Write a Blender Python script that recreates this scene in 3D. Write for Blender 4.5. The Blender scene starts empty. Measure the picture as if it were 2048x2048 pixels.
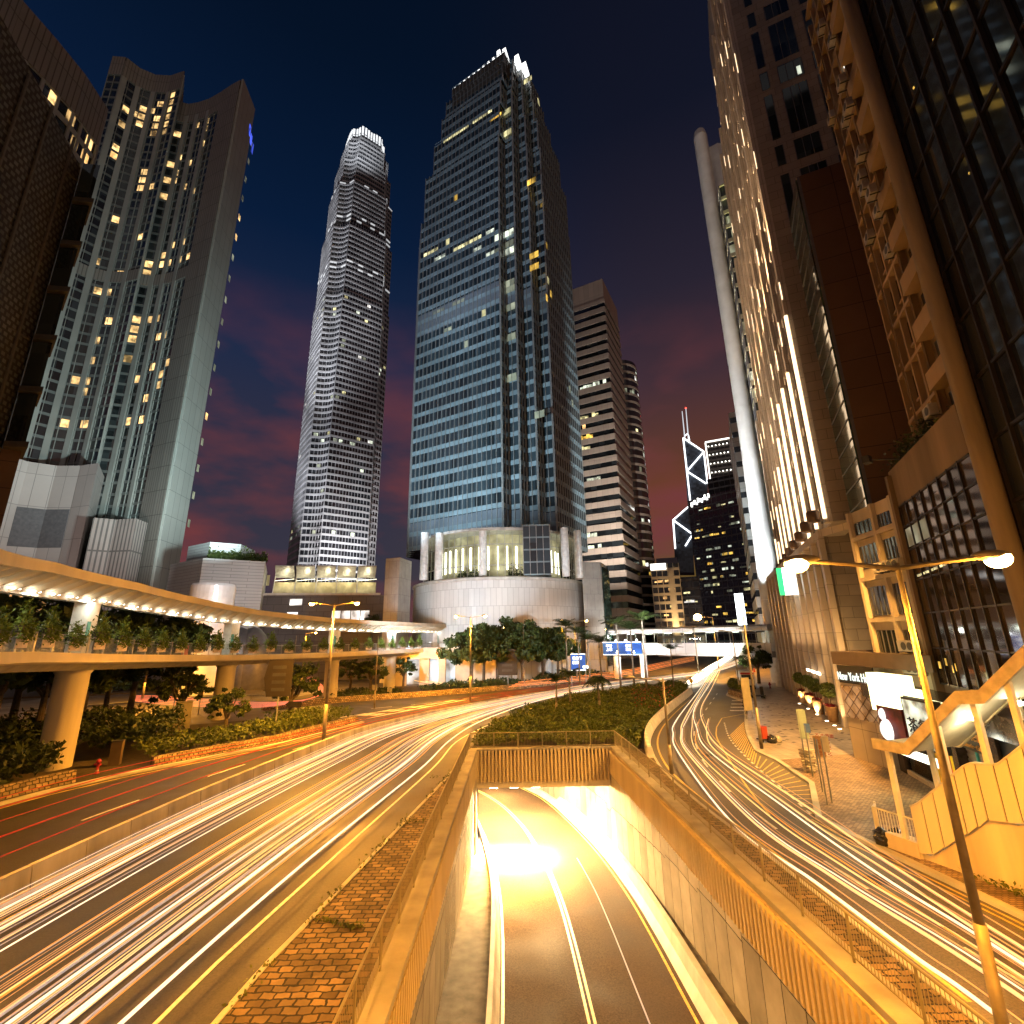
import bpy, bmesh, math, random
import numpy as np
from mathutils import Vector, Matrix
random.seed(7); RNG = np.random.default_rng(11)
S = bpy.context.scene
COL = S.collection
PI = math.pi
# ------------------------------------------------------------------ camera
FPX, PITCH, ROLL, CAMH = 943.0, math.radians(15), math.radians(1.0), 8.0
cs, sn = math.cos(ROLL), math.sin(ROLL)
R0 = Vector((1, 0, 0)); U0 = Vector((0, -math.sin(PITCH), math.cos(PITCH))); F0 = Vector((0, math.cos(PITCH), math.sin(PITCH)))
cam_r = cs*R0 - sn*U0; cam_u = sn*R0 + cs*U0
cd = bpy.data.cameras.new('camera'); cam = bpy.data.objects.new('camera', cd); COL.objects.link(cam)
m = Matrix((cam_r, cam_u, -F0)).transposed().to_4x4(); m.translation = (0, 0, CAMH)
cam.matrix_world = m
cd.sensor_width = 36; cd.lens = FPX/2048*36; cd.clip_start = .1; cd.clip_end = 6000
S.camera = cam
# ------------------------------------------------------------------ world: deep blue dusk sky, warm low on the right
W = bpy.data.worlds.new('World'); S.world = W; W.use_nodes = True
nt = W.node_tree; nt.nodes.clear()
def wn(t): return nt.nodes.new(t)
out = wn('ShaderNodeOutputWorld'); bg = wn('ShaderNodeBackground'); bg.inputs[1].default_value = 1.55
tc = wn('ShaderNodeTexCoord'); sep = wn('ShaderNodeSeparateXYZ'); nt.links.new(tc.outputs['Generated'], sep.inputs[0])
rp = wn('ShaderNodeValToRGB'); nt.links.new(sep.outputs[2], rp.inputs[0])
e = rp.color_ramp.elements
e[0].position = 0.0; e[0].color = (.034, .027, .030, 1)
e[1].position = 1.0; e[1].color = (.0008, .0022, .0060, 1)
for p, c in ((.12, (.026, .024, .036)), (.35, (.020, .019, .036)), (.52, (.008, .015, .040)), (.68, (.0018, .0075, .026)), (.84, (.0010, .0040, .0125))):
    q = e.new(p); q.color = (*c, 1)
rw = wn('ShaderNodeValToRGB'); nt.links.new(sep.outputs[2], rw.inputs[0])
e = rw.color_ramp.elements
e[0].position = 0.0; e[0].color = (.085, .052, .014, 1)
e[1].position = 1.0; e[1].color = (.002, .003, .008, 1)
for p, c in ((.15, (.082, .050, .014)), (.26, (.105, .032, .013)), (.36, (.070, .026, .018)), (.48, (.036, .018, .024)), (.62, (.014, .011, .020)), (.8, (.004, .005, .012))):
    q = e.new(p); q.color = (*c, 1)
# azimuth weight: warm to the right
mx = wn('ShaderNodeMath'); mx.operation = 'ARCTAN2'; nt.links.new(sep.outputs[0], mx.inputs[0]); nt.links.new(sep.outputs[1], mx.inputs[1])
mr = wn('ShaderNodeMapRange'); mr.inputs[1].default_value = math.radians(-18); mr.inputs[2].default_value = math.radians(22); nt.links.new(mx.outputs[0], mr.inputs[0])
mr.interpolation_type = 'SMOOTHSTEP'
nz = wn('ShaderNodeTexNoise'); nz.inputs['Scale'].default_value = 3.2; nz.inputs['Detail'].default_value = 5
mpp = wn('ShaderNodeMapping'); mpp.inputs['Scale'].default_value = (1, 1, 2.2); mpp.inputs['Rotation'].default_value = (.3, .4, 0)
nt.links.new(tc.outputs['Generated'], mpp.inputs[0]); nt.links.new(mpp.outputs[0], nz.inputs['Vector'])
mix = wn('ShaderNodeMix'); mix.data_type = 'RGBA'
nt.links.new(mr.outputs[0], mix.inputs[0]); nt.links.new(rp.outputs[0], mix.inputs[6]); nt.links.new(rw.outputs[0], mix.inputs[7])
# faint reddish clouds low in the sky
cr = wn('ShaderNodeMapRange'); cr.inputs[1].default_value = .46; cr.inputs[2].default_value = .64; nt.links.new(nz.outputs[0], cr.inputs[0])
lo = wn('ShaderNodeMapRange'); lo.inputs[1].default_value = .62; lo.inputs[2].default_value = .3; nt.links.new(sep.outputs[2], lo.inputs[0])
mm = wn('ShaderNodeMath'); mm.operation = 'MULTIPLY'; nt.links.new(cr.outputs[0], mm.inputs[0]); nt.links.new(lo.outputs[0], mm.inputs[1])
m3 = wn('ShaderNodeMath'); m3.operation = 'MULTIPLY'; m3.inputs[1].default_value = .95; nt.links.new(mm.outputs[0], m3.inputs[0])
mix2 = wn('ShaderNodeMix'); mix2.data_type = 'RGBA'; mix2.inputs[7].default_value = (.11, .028, .030, 1)
nt.links.new(m3.outputs[0], mix2.inputs[0]); nt.links.new(mix.outputs[2], mix2.inputs[6])
nt.links.new(mix2.outputs[2], bg.inputs[0]); nt.links.new(bg.outputs[0], out.inputs[0])
# ------------------------------------------------------------------ one faint wide lamp: glow of the city behind the camera
sd = bpy.data.lights.new('sun', 'SUN'); sd.energy = .12; sd.angle = math.radians(70); sd.color = (1, .90, .72)
so = bpy.data.objects.new('sun', sd); COL.objects.link(so)
so.rotation_euler = Vector((.12, 1, -.30)).to_track_quat('-Z', 'Y').to_euler()
S.view_settings.view_transform = 'Standard'; S.view_settings.look = 'None'; S.view_settings.exposure = 0; S.view_settings.gamma = 1
S.render.resolution_x = 1024; S.render.resolution_y = 1024
S.render.engine = 'CYCLES'
S.cycles.max_bounces = 4; S.cycles.diffuse_bounces = 2; S.cycles.glossy_bounces = 2; S.cycles.transparent_max_bounces = 8
S.cycles.sample_clamp_indirect = 4
try: S.cycles.use_light_tree = True
except Exception: pass
# ------------------------------------------------------------------ survey helpers: points measured on the ground / on real planes
def ray(x, y):
    cx = (x*2048/1932-1024)/FPX; cy = (1024-y*2048/1932)/FPX
    d = cx*cam_r + cy*cam_u + F0
    return d.x, d.y, d.z
def G(x, y, z=0.0):
    r = ray(x, y); t = (z-CAMH)/r[2]; return (r[0]*t, r[1]*t)
def GL(pts, z=0.0): return [G(x, y, z) for x, y in pts]
def AZ(az, d):
    a = math.radians(az); return (d*math.sin(a), d*math.cos(a))
def HD(x, y, d):
    r = ray(x, y); t = d/math.hypot(r[0], r[1]); return (r[0]*t, r[1]*t, CAMH+r[2]*t)
def FACE(p, q, X, Y):
    r = ray(X, Y); dx, dy = q[0]-p[0], q[1]-p[1]; L = math.hypot(dx, dy); dx /= L; dy /= L
    det = r[0]*(-dy)+r[1]*dx; t = (p[0]*(-dy)+p[1]*dx)/det
    return (t*r[0]-p[0])*dx+(t*r[1]-p[1])*dy, CAMH+t*r[2]
# ------------------------------------------------------------------ materials
MATS = {}
def base_mat(name):
    m = bpy.data.materials.new(name); m.use_nodes = True; MATS[name] = m
    return m, m.node_tree, m.node_tree.nodes['Principled BSDF']
def M(name, col, rough=.6, metal=0, nscale=1.5, namt=.18, bump=0, bscale=20, spec=.4, streak=False):
    if name in MATS: return MATS[name]
    m, t, b = base_mat(name)
    b.inputs['Roughness'].default_value = rough; b.inputs['Metallic'].default_value = metal
    b.inputs['Specular IOR Level'].default_value = spec
    tc = t.nodes.new('ShaderNodeTexCoord')
    n = t.nodes.new('ShaderNodeTexNoise'); n.inputs['Scale'].default_value = nscale; n.inputs['Detail'].default_value = 6
    src = tc.outputs['Object']
    if streak:
        mp = t.nodes.new('ShaderNodeMapping'); mp.inputs['Scale'].default_value = (1, 1, .12); t.links.new(src, mp.inputs[0]); src = mp.outputs[0]
    t.links.new(src, n.inputs['Vector'])
    r = t.nodes.new('ShaderNodeMapRange'); r.inputs[1].default_value = .3; r.inputs[2].default_value = .7
    r.inputs[3].default_value = 1-namt; r.inputs[4].default_value = 1+namt; t.links.new(n.outputs[0], r.inputs[0])
    x = t.nodes.new('ShaderNodeVectorMath'); x.operation = 'SCALE'; x.inputs[0].default_value = col; t.links.new(r.outputs[0], x.inputs['Scale'])
    t.links.new(x.outputs[0], b.inputs['Base Color'])
    if bump:
        n2 = t.nodes.new('ShaderNodeTexNoise'); n2.inputs['Scale'].default_value = bscale; n2.inputs['Detail'].default_value = 4
        t.links.new(tc.outputs['Object'], n2.inputs['Vector'])
        bm = t.nodes.new('ShaderNodeBump'); bm.inputs['Strength'].default_value = bump; bm.inputs['Distance'].default_value = .02
        t.links.new(n2.outputs[0], bm.inputs['Height']); t.links.new(bm.outputs[0], b.inputs['Normal'])
    return m
def PM(name, col, bw, bh, mortar=.02, mcol=None, offset=0.0, var=.12, rough=.5, coord='UV', bump=.3, spec=.4, metal=0, dirt=.25, dscale=.4, warp=0):
    """panels / bricks / pavers with joints, coordinates in metres"""
    if name in MATS: return MATS[name]
    m, t, b = base_mat(name)
    b.inputs['Roughness'].default_value = rough; b.inputs['Specular IOR Level'].default_value = spec; b.inputs['Metallic'].default_value = metal
    tc = t.nodes.new('ShaderNodeTexCoord')
    br = t.nodes.new('ShaderNodeTexBrick'); br.offset = offset; br.squash = 1
    br.inputs['Scale'].default_value = 1; br.inputs['Brick Width'].default_value = bw; br.inputs['Row Height'].default_value = bh
    br.inputs['Mortar Size'].default_value = mortar; br.inputs['Mortar Smooth'].default_value = .2; br.inputs['Bias'].default_value = 0
    mc = mcol or tuple(c*.35 for c in col)
    br.inputs['Color1'].default_value = (*[c*(1-var) for c in col], 1); br.inputs['Color2'].default_value = (*[min(1, c*(1+var)) for c in col], 1)
    br.inputs['Mortar'].default_value = (*mc, 1)
    if warp:
        wz = t.nodes.new('ShaderNodeTexNoise'); wz.inputs['Scale'].default_value = 3.5; wz.inputs['Detail'].default_value = 3; t.links.new(tc.outputs[coord], wz.inputs['Vector'])
        ws = t.nodes.new('ShaderNodeVectorMath'); ws.operation = 'SCALE'; ws.inputs['Scale'].default_value = warp; t.links.new(wz.outputs['Color'], ws.inputs[0])
        wa = t.nodes.new('ShaderNodeVectorMath'); wa.operation = 'ADD'; t.links.new(tc.outputs[coord], wa.inputs[0]); t.links.new(ws.outputs[0], wa.inputs[1]); t.links.new(wa.outputs[0], br.inputs['Vector'])
    else: t.links.new(tc.outputs[coord], br.inputs['Vector'])
    n = t.nodes.new('ShaderNodeTexNoise'); n.inputs['Scale'].default_value = dscale; n.inputs['Detail'].default_value = 8; n.inputs['Roughness'].default_value = .65
    t.links.new(tc.outputs['Object'], n.inputs['Vector'])
    r = t.nodes.new('ShaderNodeMapRange'); r.inputs[1].default_value = .3; r.inputs[2].default_value = .7; r.inputs[3].default_value = 1-dirt; r.inputs[4].default_value = 1+dirt*.5
    t.links.new(n.outputs[0], r.inputs[0])
    x = t.nodes.new('ShaderNodeVectorMath'); x.operation = 'SCALE'; t.links.new(br.outputs['Color'], x.inputs[0]); t.links.new(r.outputs[0], x.inputs['Scale'])
    t.links.new(x.outputs[0], b.inputs['Base Color'])
    if bump:
        bm = t.nodes.new('ShaderNodeBump'); bm.invert = True; bm.inputs['Strength'].default_value = bump; bm.inputs['Distance'].default_value = .02
        t.links.new(br.outputs['Fac'], bm.inputs['Height']); t.links.new(bm.outputs[0], b.inputs['Normal'])
    return m
def EM(name, col, st, pattern=None):
    if name in MATS: return MATS[name]
    m, t, b = base_mat(name)
    b.inputs['Base Color'].default_value = (*[c*.3 for c in col], 1); b.inputs['Emission Color'].default_value = (*col, 1)
    b.inputs['Emission Strength'].default_value = st
    if pattern:   # lit room: uneven brightness of what is inside
        tc = t.nodes.new('ShaderNodeTexCoord'); oi = t.nodes.new('ShaderNodeObjectInfo')
        ad = t.nodes.new('ShaderNodeVectorMath'); ad.operation = 'ADD'
        t.links.new(tc.outputs['Object'], ad.inputs[0])
        ml = t.nodes.new('ShaderNodeMath'); ml.operation = 'MULTIPLY'; ml.inputs[1].default_value = 50; t.links.new(oi.outputs['Random'], ml.inputs[0])
        t.links.new(ml.outputs[0], ad.inputs[1])
        n = t.nodes.new('ShaderNodeTexNoise'); n.inputs['Scale'].default_value = pattern; n.inputs['Detail'].default_value = 3
        t.links.new(ad.outputs[0], n.inputs['Vector'])
        r = t.nodes.new('ShaderNodeMapRange'); r.inputs[1].default_value = .35; r.inputs[2].default_value = .7; r.inputs[3].default_value = st*.12; r.inputs[4].default_value = st*1.7
        t.links.new(n.outputs[0], r.inputs[0])
        r2 = t.nodes.new('ShaderNodeMapRange'); r2.inputs[3].default_value = .35; r2.inputs[4].default_value = 1.25; t.links.new(oi.outputs['Random'], r2.inputs[0])
        m5 = t.nodes.new('ShaderNodeMath'); m5.operation = 'MULTIPLY'; t.links.new(r.outputs[0], m5.inputs[0]); t.links.new(r2.outputs[0], m5.inputs[1])
        t.links.new(m5.outputs[0], b.inputs['Emission Strength'])
    return m
def GLASS(name, col, rough=.08, lit=None, cell=(1.5, 3.0)):
    """dark facade glass, slightly different tint in every pane"""
    if name in MATS: return MATS[name]
    m, t, b = base_mat(name)
    b.inputs['Roughness'].default_value = rough; b.inputs['Specular IOR Level'].default_value = .9
    tc = t.nodes.new('ShaderNodeTexCoord')
    mp = t.nodes.new('ShaderNodeMapping'); mp.inputs['Scale'].default_value = (1/cell[0], 1/cell[1], 1)
    t.links.new(tc.outputs['UV'], mp.inputs[0])
    fl = t.nodes.new('ShaderNodeVectorMath'); fl.operation = 'FLOOR'; t.links.new(mp.outputs[0], fl.inputs[0])
    wn_ = t.nodes.new('ShaderNodeTexWhiteNoise'); t.links.new(fl.outputs[0], wn_.inputs['Vector'])
    r = t.nodes.new('ShaderNodeMapRange'); r.inputs[3].default_value = .45; r.inputs[4].default_value = 1.9; t.links.new(wn_.outputs['Value'], r.inputs[0])
    x = t.nodes.new('ShaderNodeVectorMath'); x.operation = 'SCALE'; x.inputs[0].default_value = col; t.links.new(r.outputs[0], x.inputs['Scale'])
    t.links.new(x.outputs[0], b.inputs['Base Color'])
    # panes sit at very slightly different angles, so reflections break up
    sb = t.nodes.new('ShaderNodeVectorMath'); sb.operation = 'SUBTRACT'; sb.inputs[1].default_value = (.5, .5, .5); t.links.new(wn_.outputs['Color'], sb.inputs[0])
    sc = t.nodes.new('ShaderNodeVectorMath'); sc.operation = 'SCALE'; sc.inputs['Scale'].default_value = .02; t.links.new(sb.outputs[0], sc.inputs[0])
    ge = t.nodes.new('ShaderNodeNewGeometry'); a2 = t.nodes.new('ShaderNodeVectorMath'); a2.operation = 'ADD'
    t.links.new(ge.outputs['Normal'], a2.inputs[0]); t.links.new(sc.outputs[0], a2.inputs[1])
    nn = t.nodes.new('ShaderNodeVectorMath'); nn.operation = 'NORMALIZE'; t.links.new(a2.outputs[0], nn.inputs[0]); t.links.new(nn.outputs[0], b.inputs['Normal'])
    return m
def CLEAR(name):
    if name in MATS: return MATS[name]
    m = bpy.data.materials.new(name); m.use_nodes = True; MATS[name] = m; t = m.node_tree; t.nodes.clear()
    o = t.nodes.new('ShaderNodeOutputMaterial'); mx = t.nodes.new('ShaderNodeMixShader'); tr = t.nodes.new('ShaderNodeBsdfTransparent'); gl = t.nodes.new('ShaderNodeBsdfGlossy')
    gl.inputs['Roughness'].default_value = .03; tr.inputs[0].default_value = (.86, .93, .92, 1); fr = t.nodes.new('ShaderNodeFresnel'); fr.inputs[0].default_value = 1.45
    t.links.new(fr.outputs[0], mx.inputs[0]); t.links.new(tr.outputs[0], mx.inputs[1]); t.links.new(gl.outputs[0], mx.inputs[2]); t.links.new(mx.outputs[0], o.inputs[0])
    return m
def LEAF(name, c1, c2):
    if name in MATS: return MATS[name]
    m, t, b = base_mat(name); b.inputs['Roughness'].default_value = .55; b.inputs['Specular IOR Level'].default_value = .3
    tc = t.nodes.new('ShaderNodeTexCoord'); n = t.nodes.new('ShaderNodeTexNoise'); n.inputs['Scale'].default_value = .9; n.inputs['Detail'].default_value = 3
    n2 = t.nodes.new('ShaderNodeTexNoise'); n2.inputs['Scale'].default_value = 9
    t.links.new(tc.outputs['Object'], n.inputs['Vector']); t.links.new(tc.outputs['Object'], n2.inputs['Vector'])
    a = t.nodes.new('ShaderNodeMath'); a.operation = 'ADD'; t.links.new(n.outputs[0], a.inputs[0]); t.links.new(n2.outputs[0], a.inputs[1])
    r = t.nodes.new('ShaderNodeMapRange'); r.inputs[1].default_value = .7; r.inputs[2].default_value = 1.3; t.links.new(a.outputs[0], r.inputs[0])
    x = t.nodes.new('ShaderNodeMix'); x.data_type = 'RGBA'; x.inputs[6].default_value = (*c1, 1); x.inputs[7].default_value = (*c2, 1)
    t.links.new(r.outputs[0], x.inputs[0]); t.links.new(x.outputs[2], b.inputs['Base Color'])
    return m
def ASPH(name, col, rough=.55):
    if name in MATS: return MATS[name]
    m, t, b = base_mat(name); b.inputs['Roughness'].default_value = rough; b.inputs['Specular IOR Level'].default_value = .5
    tc = t.nodes.new('ShaderNodeTexCoord')
    n = t.nodes.new('ShaderNodeTexNoise'); n.inputs['Scale'].default_value = 14; n.inputs['Detail'].default_value = 8; n.inputs['Roughness'].default_value = .8
    n2 = t.nodes.new('ShaderNodeTexNoise'); n2.inputs['Scale'].default_value = .35; n2.inputs['Detail'].default_value = 5
    for q in (n, n2): t.links.new(tc.outputs['Object'], q.inputs['Vector'])
    r1 = t.nodes.new('ShaderNodeMapRange'); r1.inputs[1].default_value = .35; r1.inputs[2].default_value = .65; r1.inputs[3].default_value = .55; r1.inputs[4].default_value = 1.5; t.links.new(n.outputs[0], r1.inputs[0])
    r2 = t.nodes.new('ShaderNodeMapRange'); r2.inputs[1].default_value = .3; r2.inputs[2].default_value = .7; r2.inputs[3].default_value = .75; r2.inputs[4].default_value = 1.25; t.links.new(n2.outputs[0], r2.inputs[0])
    mu = t.nodes.new('ShaderNodeMath'); mu.operation = 'MULTIPLY'; t.links.new(r1.outputs[0], mu.inputs[0]); t.links.new(r2.outputs[0], mu.inputs[1])
    x = t.nodes.new('ShaderNodeVectorMath'); x.operation = 'SCALE'; x.inputs[0].default_value = col; t.links.new(mu.outputs[0], x.inputs['Scale']); t.links.new(x.outputs[0], b.inputs['Base Color'])
    rr = t.nodes.new('ShaderNodeMapRange'); rr.inputs[1].default_value = .3; rr.inputs[2].default_value = .7; rr.inputs[3].default_value = rough-.12; rr.inputs[4].default_value = rough+.15; t.links.new(n2.outputs[0], rr.inputs[0]); t.links.new(rr.outputs[0], b.inputs['Roughness'])
    bm = t.nodes.new('ShaderNodeBump'); bm.inputs['Strength'].default_value = .35; bm.inputs['Distance'].default_value = .01; t.links.new(n.outputs[0], bm.inputs['Height']); t.links.new(bm.outputs[0], b.inputs['Normal'])
    return m
# ------------------------------------------------------------------ object helpers
ORG = {}
def nth(k):
    return '%d%s' % (k, 'th' if 10 <= k % 100 <= 20 else {1: 'st', 2: 'nd', 3: 'rd'}.get(k % 10, 'th'))
def tag(o, label=None, cat=None, group=None, kind=None):
    if label: o['label'] = label
    if cat: o['category'] = cat
    if group: o['group'] = group
    if kind: o['kind'] = kind
    return o
def thing(name, label, cat, loc=(0, 0, 0), group=None, rz=0):
    o = bpy.data.objects.new(name, None); COL.objects.link(o); o.location = loc; o.rotation_euler = (0, 0, rz)
    o.empty_display_size = .3
    ORG[o] = Vector(loc) if not rz else Vector((0, 0, 0))
    return tag(o, label, cat, group)
class MB:
    def __init__(s): s.v = []; s.f = []; s.uv = []
    def face(s, pts, uv=None):
        i = len(s.v); s.v += [tuple(p) for p in pts]; s.f.append(tuple(range(i, i+len(pts))))
        s.uv += uv if uv else [(p[0], p[1]) for p in pts]
    def prism(s, poly, z0, z1, top=True, bottom=True):
        n = len(poly); area = sum(poly[i][0]*poly[(i+1) % n][1]-poly[(i+1) % n][0]*poly[i][1] for i in range(n))
        if area < 0: poly = poly[::-1]
        u = 0
        zt = z1 if hasattr(z1, '__call__') else (lambda x, y: z1)
        for i in range(n):
            p, q = poly[i], poly[(i+1) % n]; L = math.hypot(q[0]-p[0], q[1]-p[1])
            a, b = zt(*p), zt(*q)
            s.face([(p[0], p[1], z0), (q[0], q[1], z0), (q[0], q[1], b), (p[0], p[1], a)], [(u, z0), (u+L, z0), (u+L, b), (u, a)])
            u += L
        if top: s.face([(p[0], p[1], zt(*p)) for p in poly])
        if bottom: s.face([(p[0], p[1], z0) for p in poly[::-1]])
        return s
    def box(s, cx, cy, z0, sx, sy, sz, rot=0):
        c, n = math.cos(rot), math.sin(rot)
        P = [(cx+c*x-n*y, cy+n*x+c*y) for x, y in ((-sx/2, -sy/2), (sx/2, -sy/2), (sx/2, sy/2), (-sx/2, sy/2))]
        return s.prism(P, z0, z0+sz)
    def seg(s, p, q, z0, z1, out=.1, inn=.05):
        """slab along wall p->q; outside is to the right of p->q"""
        dx, dy = q[0]-p[0], q[1]-p[1]; L = math.hypot(dx, dy) or 1; nx, ny = dy/L, -dx/L
        return s.prism([(p[0]+nx*out, p[1]+ny*out), (q[0]+nx*out, q[1]+ny*out), (q[0]-nx*inn, q[1]-ny*inn), (p[0]-nx*inn, p[1]-ny*inn)], z0, z1)
    def tube(s, p, q, r0, r1=None, n=8, caps=True):
        if r1 is None: r1 = r0
        p, q = Vector(p), Vector(q); d = (q-p).normalized(); a = d.orthogonal().normalized(); b = d.cross(a)
        A = [p+(a*math.cos(t)+b*math.sin(t))*r0 for t in [2*PI*i/n for i in range(n)]]
        B = [q+(a*math.cos(t)+b*math.sin(t))*r1 for t in [2*PI*i/n for i in range(n)]]
        for i in range(n):
            j = (i+1) % n; s.face([A[i], A[j], B[j], B[i]], [(i/n, 0), ((i+1)/n, 0), ((i+1)/n, 1), (i/n, 1)])
        if caps: s.face(A[::-1]); s.face(B)
        return s
    def path(s, pts, r, n=6):
        for a, b in zip(pts, pts[1:]): s.tube(a, b, r, r, n, False)
        return s
    def sphere(s, c, r, nu=12, nv=8, sz=1.0, half=False):
        for i in range(nu):
            for j in range(nv):
                if half and j >= nv//2: continue
                def P(i, j):
                    a = 2*PI*i/nu; b = -PI/2+PI*j/nv
                    return (c[0]+r*math.cos(b)*math.cos(a), c[1]+r*math.cos(b)*math.sin(a), c[2]+r*sz*math.sin(b))
                s.face([P(i, j), P(i+1, j), P(i+1, j+1), P(i, j+1)])
        return s
    def lathe(s, cx, cy, prof, n=16):
        for (r0, z0), (r1, z1) in zip(prof, prof[1:]):
            for i in range(n):
                a, b = 2*PI*i/n, 2*PI*(i+1)/n
                s.face([(cx+r0*math.cos(a), cy+r0*math.sin(a), z0), (cx+r0*math.cos(b), cy+r0*math.sin(b), z0), (cx+r1*math.cos(b), cy+r1*math.sin(b), z1), (cx+r1*math.cos(a), cy+r1*math.sin(a), z1)],
                       [(r0*a, z0), (r0*b, z0), (r1*b, z1), (r1*a, z1)])
        return s
    def build(s, name, mat, root=None, smooth=False, weld=False):
        org = ORG.get(root, Vector((0, 0, 0)))
        me = bpy.data.meshes.new(name)
        me.from_pydata([(v[0]-org.x, v[1]-org.y, v[2]-org.z) for v in s.v], [], s.f)
        uvl = me.uv_layers.new(name='UVMap'); uvl.data.foreach_set('uv', [c for p in s.uv for c in p])
        if weld or smooth:
            bm = bmesh.new(); bm.from_mesh(me); bmesh.ops.remove_doubles(bm, verts=bm.verts, dist=.0005); bm.to_mesh(me); bm.free()
        if smooth:
            for p in me.polygons: p.use_smooth = True
        me.materials.append(mat); me.validate()
        o = bpy.data.objects.new(name, me); COL.objects.link(o)
        if root:
            o.parent = root; ORG[o] = org
        return o
def spline(pts, n=8):
    """Catmull-Rom through 2D/3D points"""
    P = [Vector(p) for p in pts]; P = [P[0]*2-P[1]]+P+[P[-1]*2-P[-2]]; o = []
    for i in range(1, len(P)-2):
        for k in range(n):
            t = k/n; a, b, c, d = P[i-1:i+3]
            o.append(.5*((2*b)+(c-a)*t+(2*a-5*b+4*c-d)*t*t+(3*b-a-3*c+d)*t**3))
    o.append(P[-2]); return o
def offset(path, d):
    """shift a 2D polyline to its right by d"""
    o = []
    for i, p in enumerate(path):
        a = path[max(0, i-1)]; b = path[min(len(path)-1, i+1)]; t = Vector((b[0]-a[0], b[1]-a[1])).normalized()
        o.append(Vector((p[0]+t.y*d, p[1]-t.x*d)))
    return o
def resample(path, n):
    L = [0]
    for a, b in zip(path, path[1:]): L.append(L[-1]+(Vector(b)-Vector(a)).length)
    out = []
    for k in range(n):
        t = L[-1]*k/(n-1); i = 0
        while i < len(L)-2 and L[i+1] < t: i += 1
        f = (t-L[i])/max(1e-9, L[i+1]-L[i]); out.append(Vector(path[i]).lerp(Vector(path[i+1]), min(1, f)))
    return out
def plen(path): return sum((Vector(b)-Vector(a)).length for a, b in zip(path, path[1:]))
def sheet(name, poly, z, mat, root=None, kind='structure', thick=0):
    bm = bmesh.new(); vs = [bm.verts.new((p[0], p[1], z)) for p in poly]; f = bm.faces.new(vs)
    if f.normal.z < 0 or sum(poly[i][0]*poly[(i+1) % len(poly)][1]-poly[(i+1) % len(poly)][0]*poly[i][1] for i in range(len(poly))) < 0: f.normal_flip()
    if thick:
        r = bmesh.ops.extrude_face_region(bm, geom=[f]); bmesh.ops.translate(bm, vec=(0, 0, -thick), verts=[v for v in r['geom'] if isinstance(v, bmesh.types.BMVert)])
        bmesh.ops.recalc_face_normals(bm, faces=bm.faces)
    bmesh.ops.triangulate(bm, faces=[g for g in bm.faces if len(g.verts) > 4])
    me = bpy.data.meshes.new(name); bm.to_mesh(me); bm.free(); me.materials.append(mat)
    o = bpy.data.objects.new(name, me); COL.objects.link(o)
    if root: o.parent = root
    elif kind: o['kind'] = kind
    return o
def ribbon(mb, path, w, z, zf=None):
    a = offset(path, -w/2); b = offset(path, w/2); u = 0
    for i in range(len(path)-1):
        L = (Vector(path[i+1][:2])-Vector(path[i][:2])).length
        z0 = z+(zf(path[i]) if zf else 0); z1 = z+(zf(path[i+1]) if zf else 0)
        mb.face([(*a[i][:2], z0), (*b[i][:2], z0), (*b[i+1][:2], z1), (*a[i+1][:2], z1)], [(u, 0), (u, w), (u+L, w), (u+L, 0)]); u += L
    return mb
def strip(mb, A, B, za, zb=None):
    """quads between two equally long polylines"""
    zb = zb or za; u = 0
    for i in range(len(A)-1):
        L = (Vector(A[i+1][:2])-Vector(A[i][:2])).length
        w = math.hypot(A[i][0]-B[i][0], A[i][1]-B[i][1])+abs(za(i)-zb(i))
        mb.face([(A[i][0], A[i][1], za(i)), (B[i][0], B[i][1], zb(i)), (B[i+1][0], B[i+1][1], zb(i+1)), (A[i+1][0], A[i+1][1], za(i+1))], [(u, 0), (u, w), (u+L, w), (u+L, 0)]); u += L
    return mb
def profile_sweep(mb, path, prof, zf=lambda i: 0.0, cap=True):
    """closed cross-section [(side, height)] swept along a 2D polyline"""
    rings = []
    for k, (s_, h) in enumerate(prof):
        rings.append(([*offset(path, s_)], h))
    n = len(prof); u = 0
    for i in range(len(path)-1):
        L = (Vector(path[i+1][:2])-Vector(path[i][:2])).length; w = 0
        for k in range(n):
            a, ha = rings[k]; b, hb = rings[(k+1) % n]; d = math.hypot(prof[k][0]-prof[(k+1) % n][0], prof[k][1]-prof[(k+1) % n][1])
            mb.face([(*a[i][:2], ha+zf(i)), (*a[i+1][:2], ha+zf(i+1)), (*b[i+1][:2], hb+zf(i+1)), (*b[i][:2], hb+zf(i))], [(u, w), (u+L, w), (u+L, w+d), (u, w+d)]); w += d
        u += L
    if cap:
        for i in (0, len(path)-1): mb.face([(*rings[k][0][i][:2], rings[k][1]+zf(i)) for k in range(n)])
    return mb
def dup(root, loc, rz=0, scale=None, label=None, group=None):
    r = root.copy(); COL.objects.link(r); r.location = loc; r.rotation_euler = (0, 0, rz)
    if scale: r.scale = scale if hasattr(scale, '__len__') else (scale,)*3
    if label: r['label'] = label
    if group: r['group'] = group
    for ch in list(root.children):
        if ch.type == 'LIGHT': c = ch.copy(); COL.objects.link(c); c.parent = r; continue
        c = ch.copy(); COL.objects.link(c); c.parent = r
        for g in ch.children:
            d = g.copy(); COL.objects.link(d); d.parent = c
    return r
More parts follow.
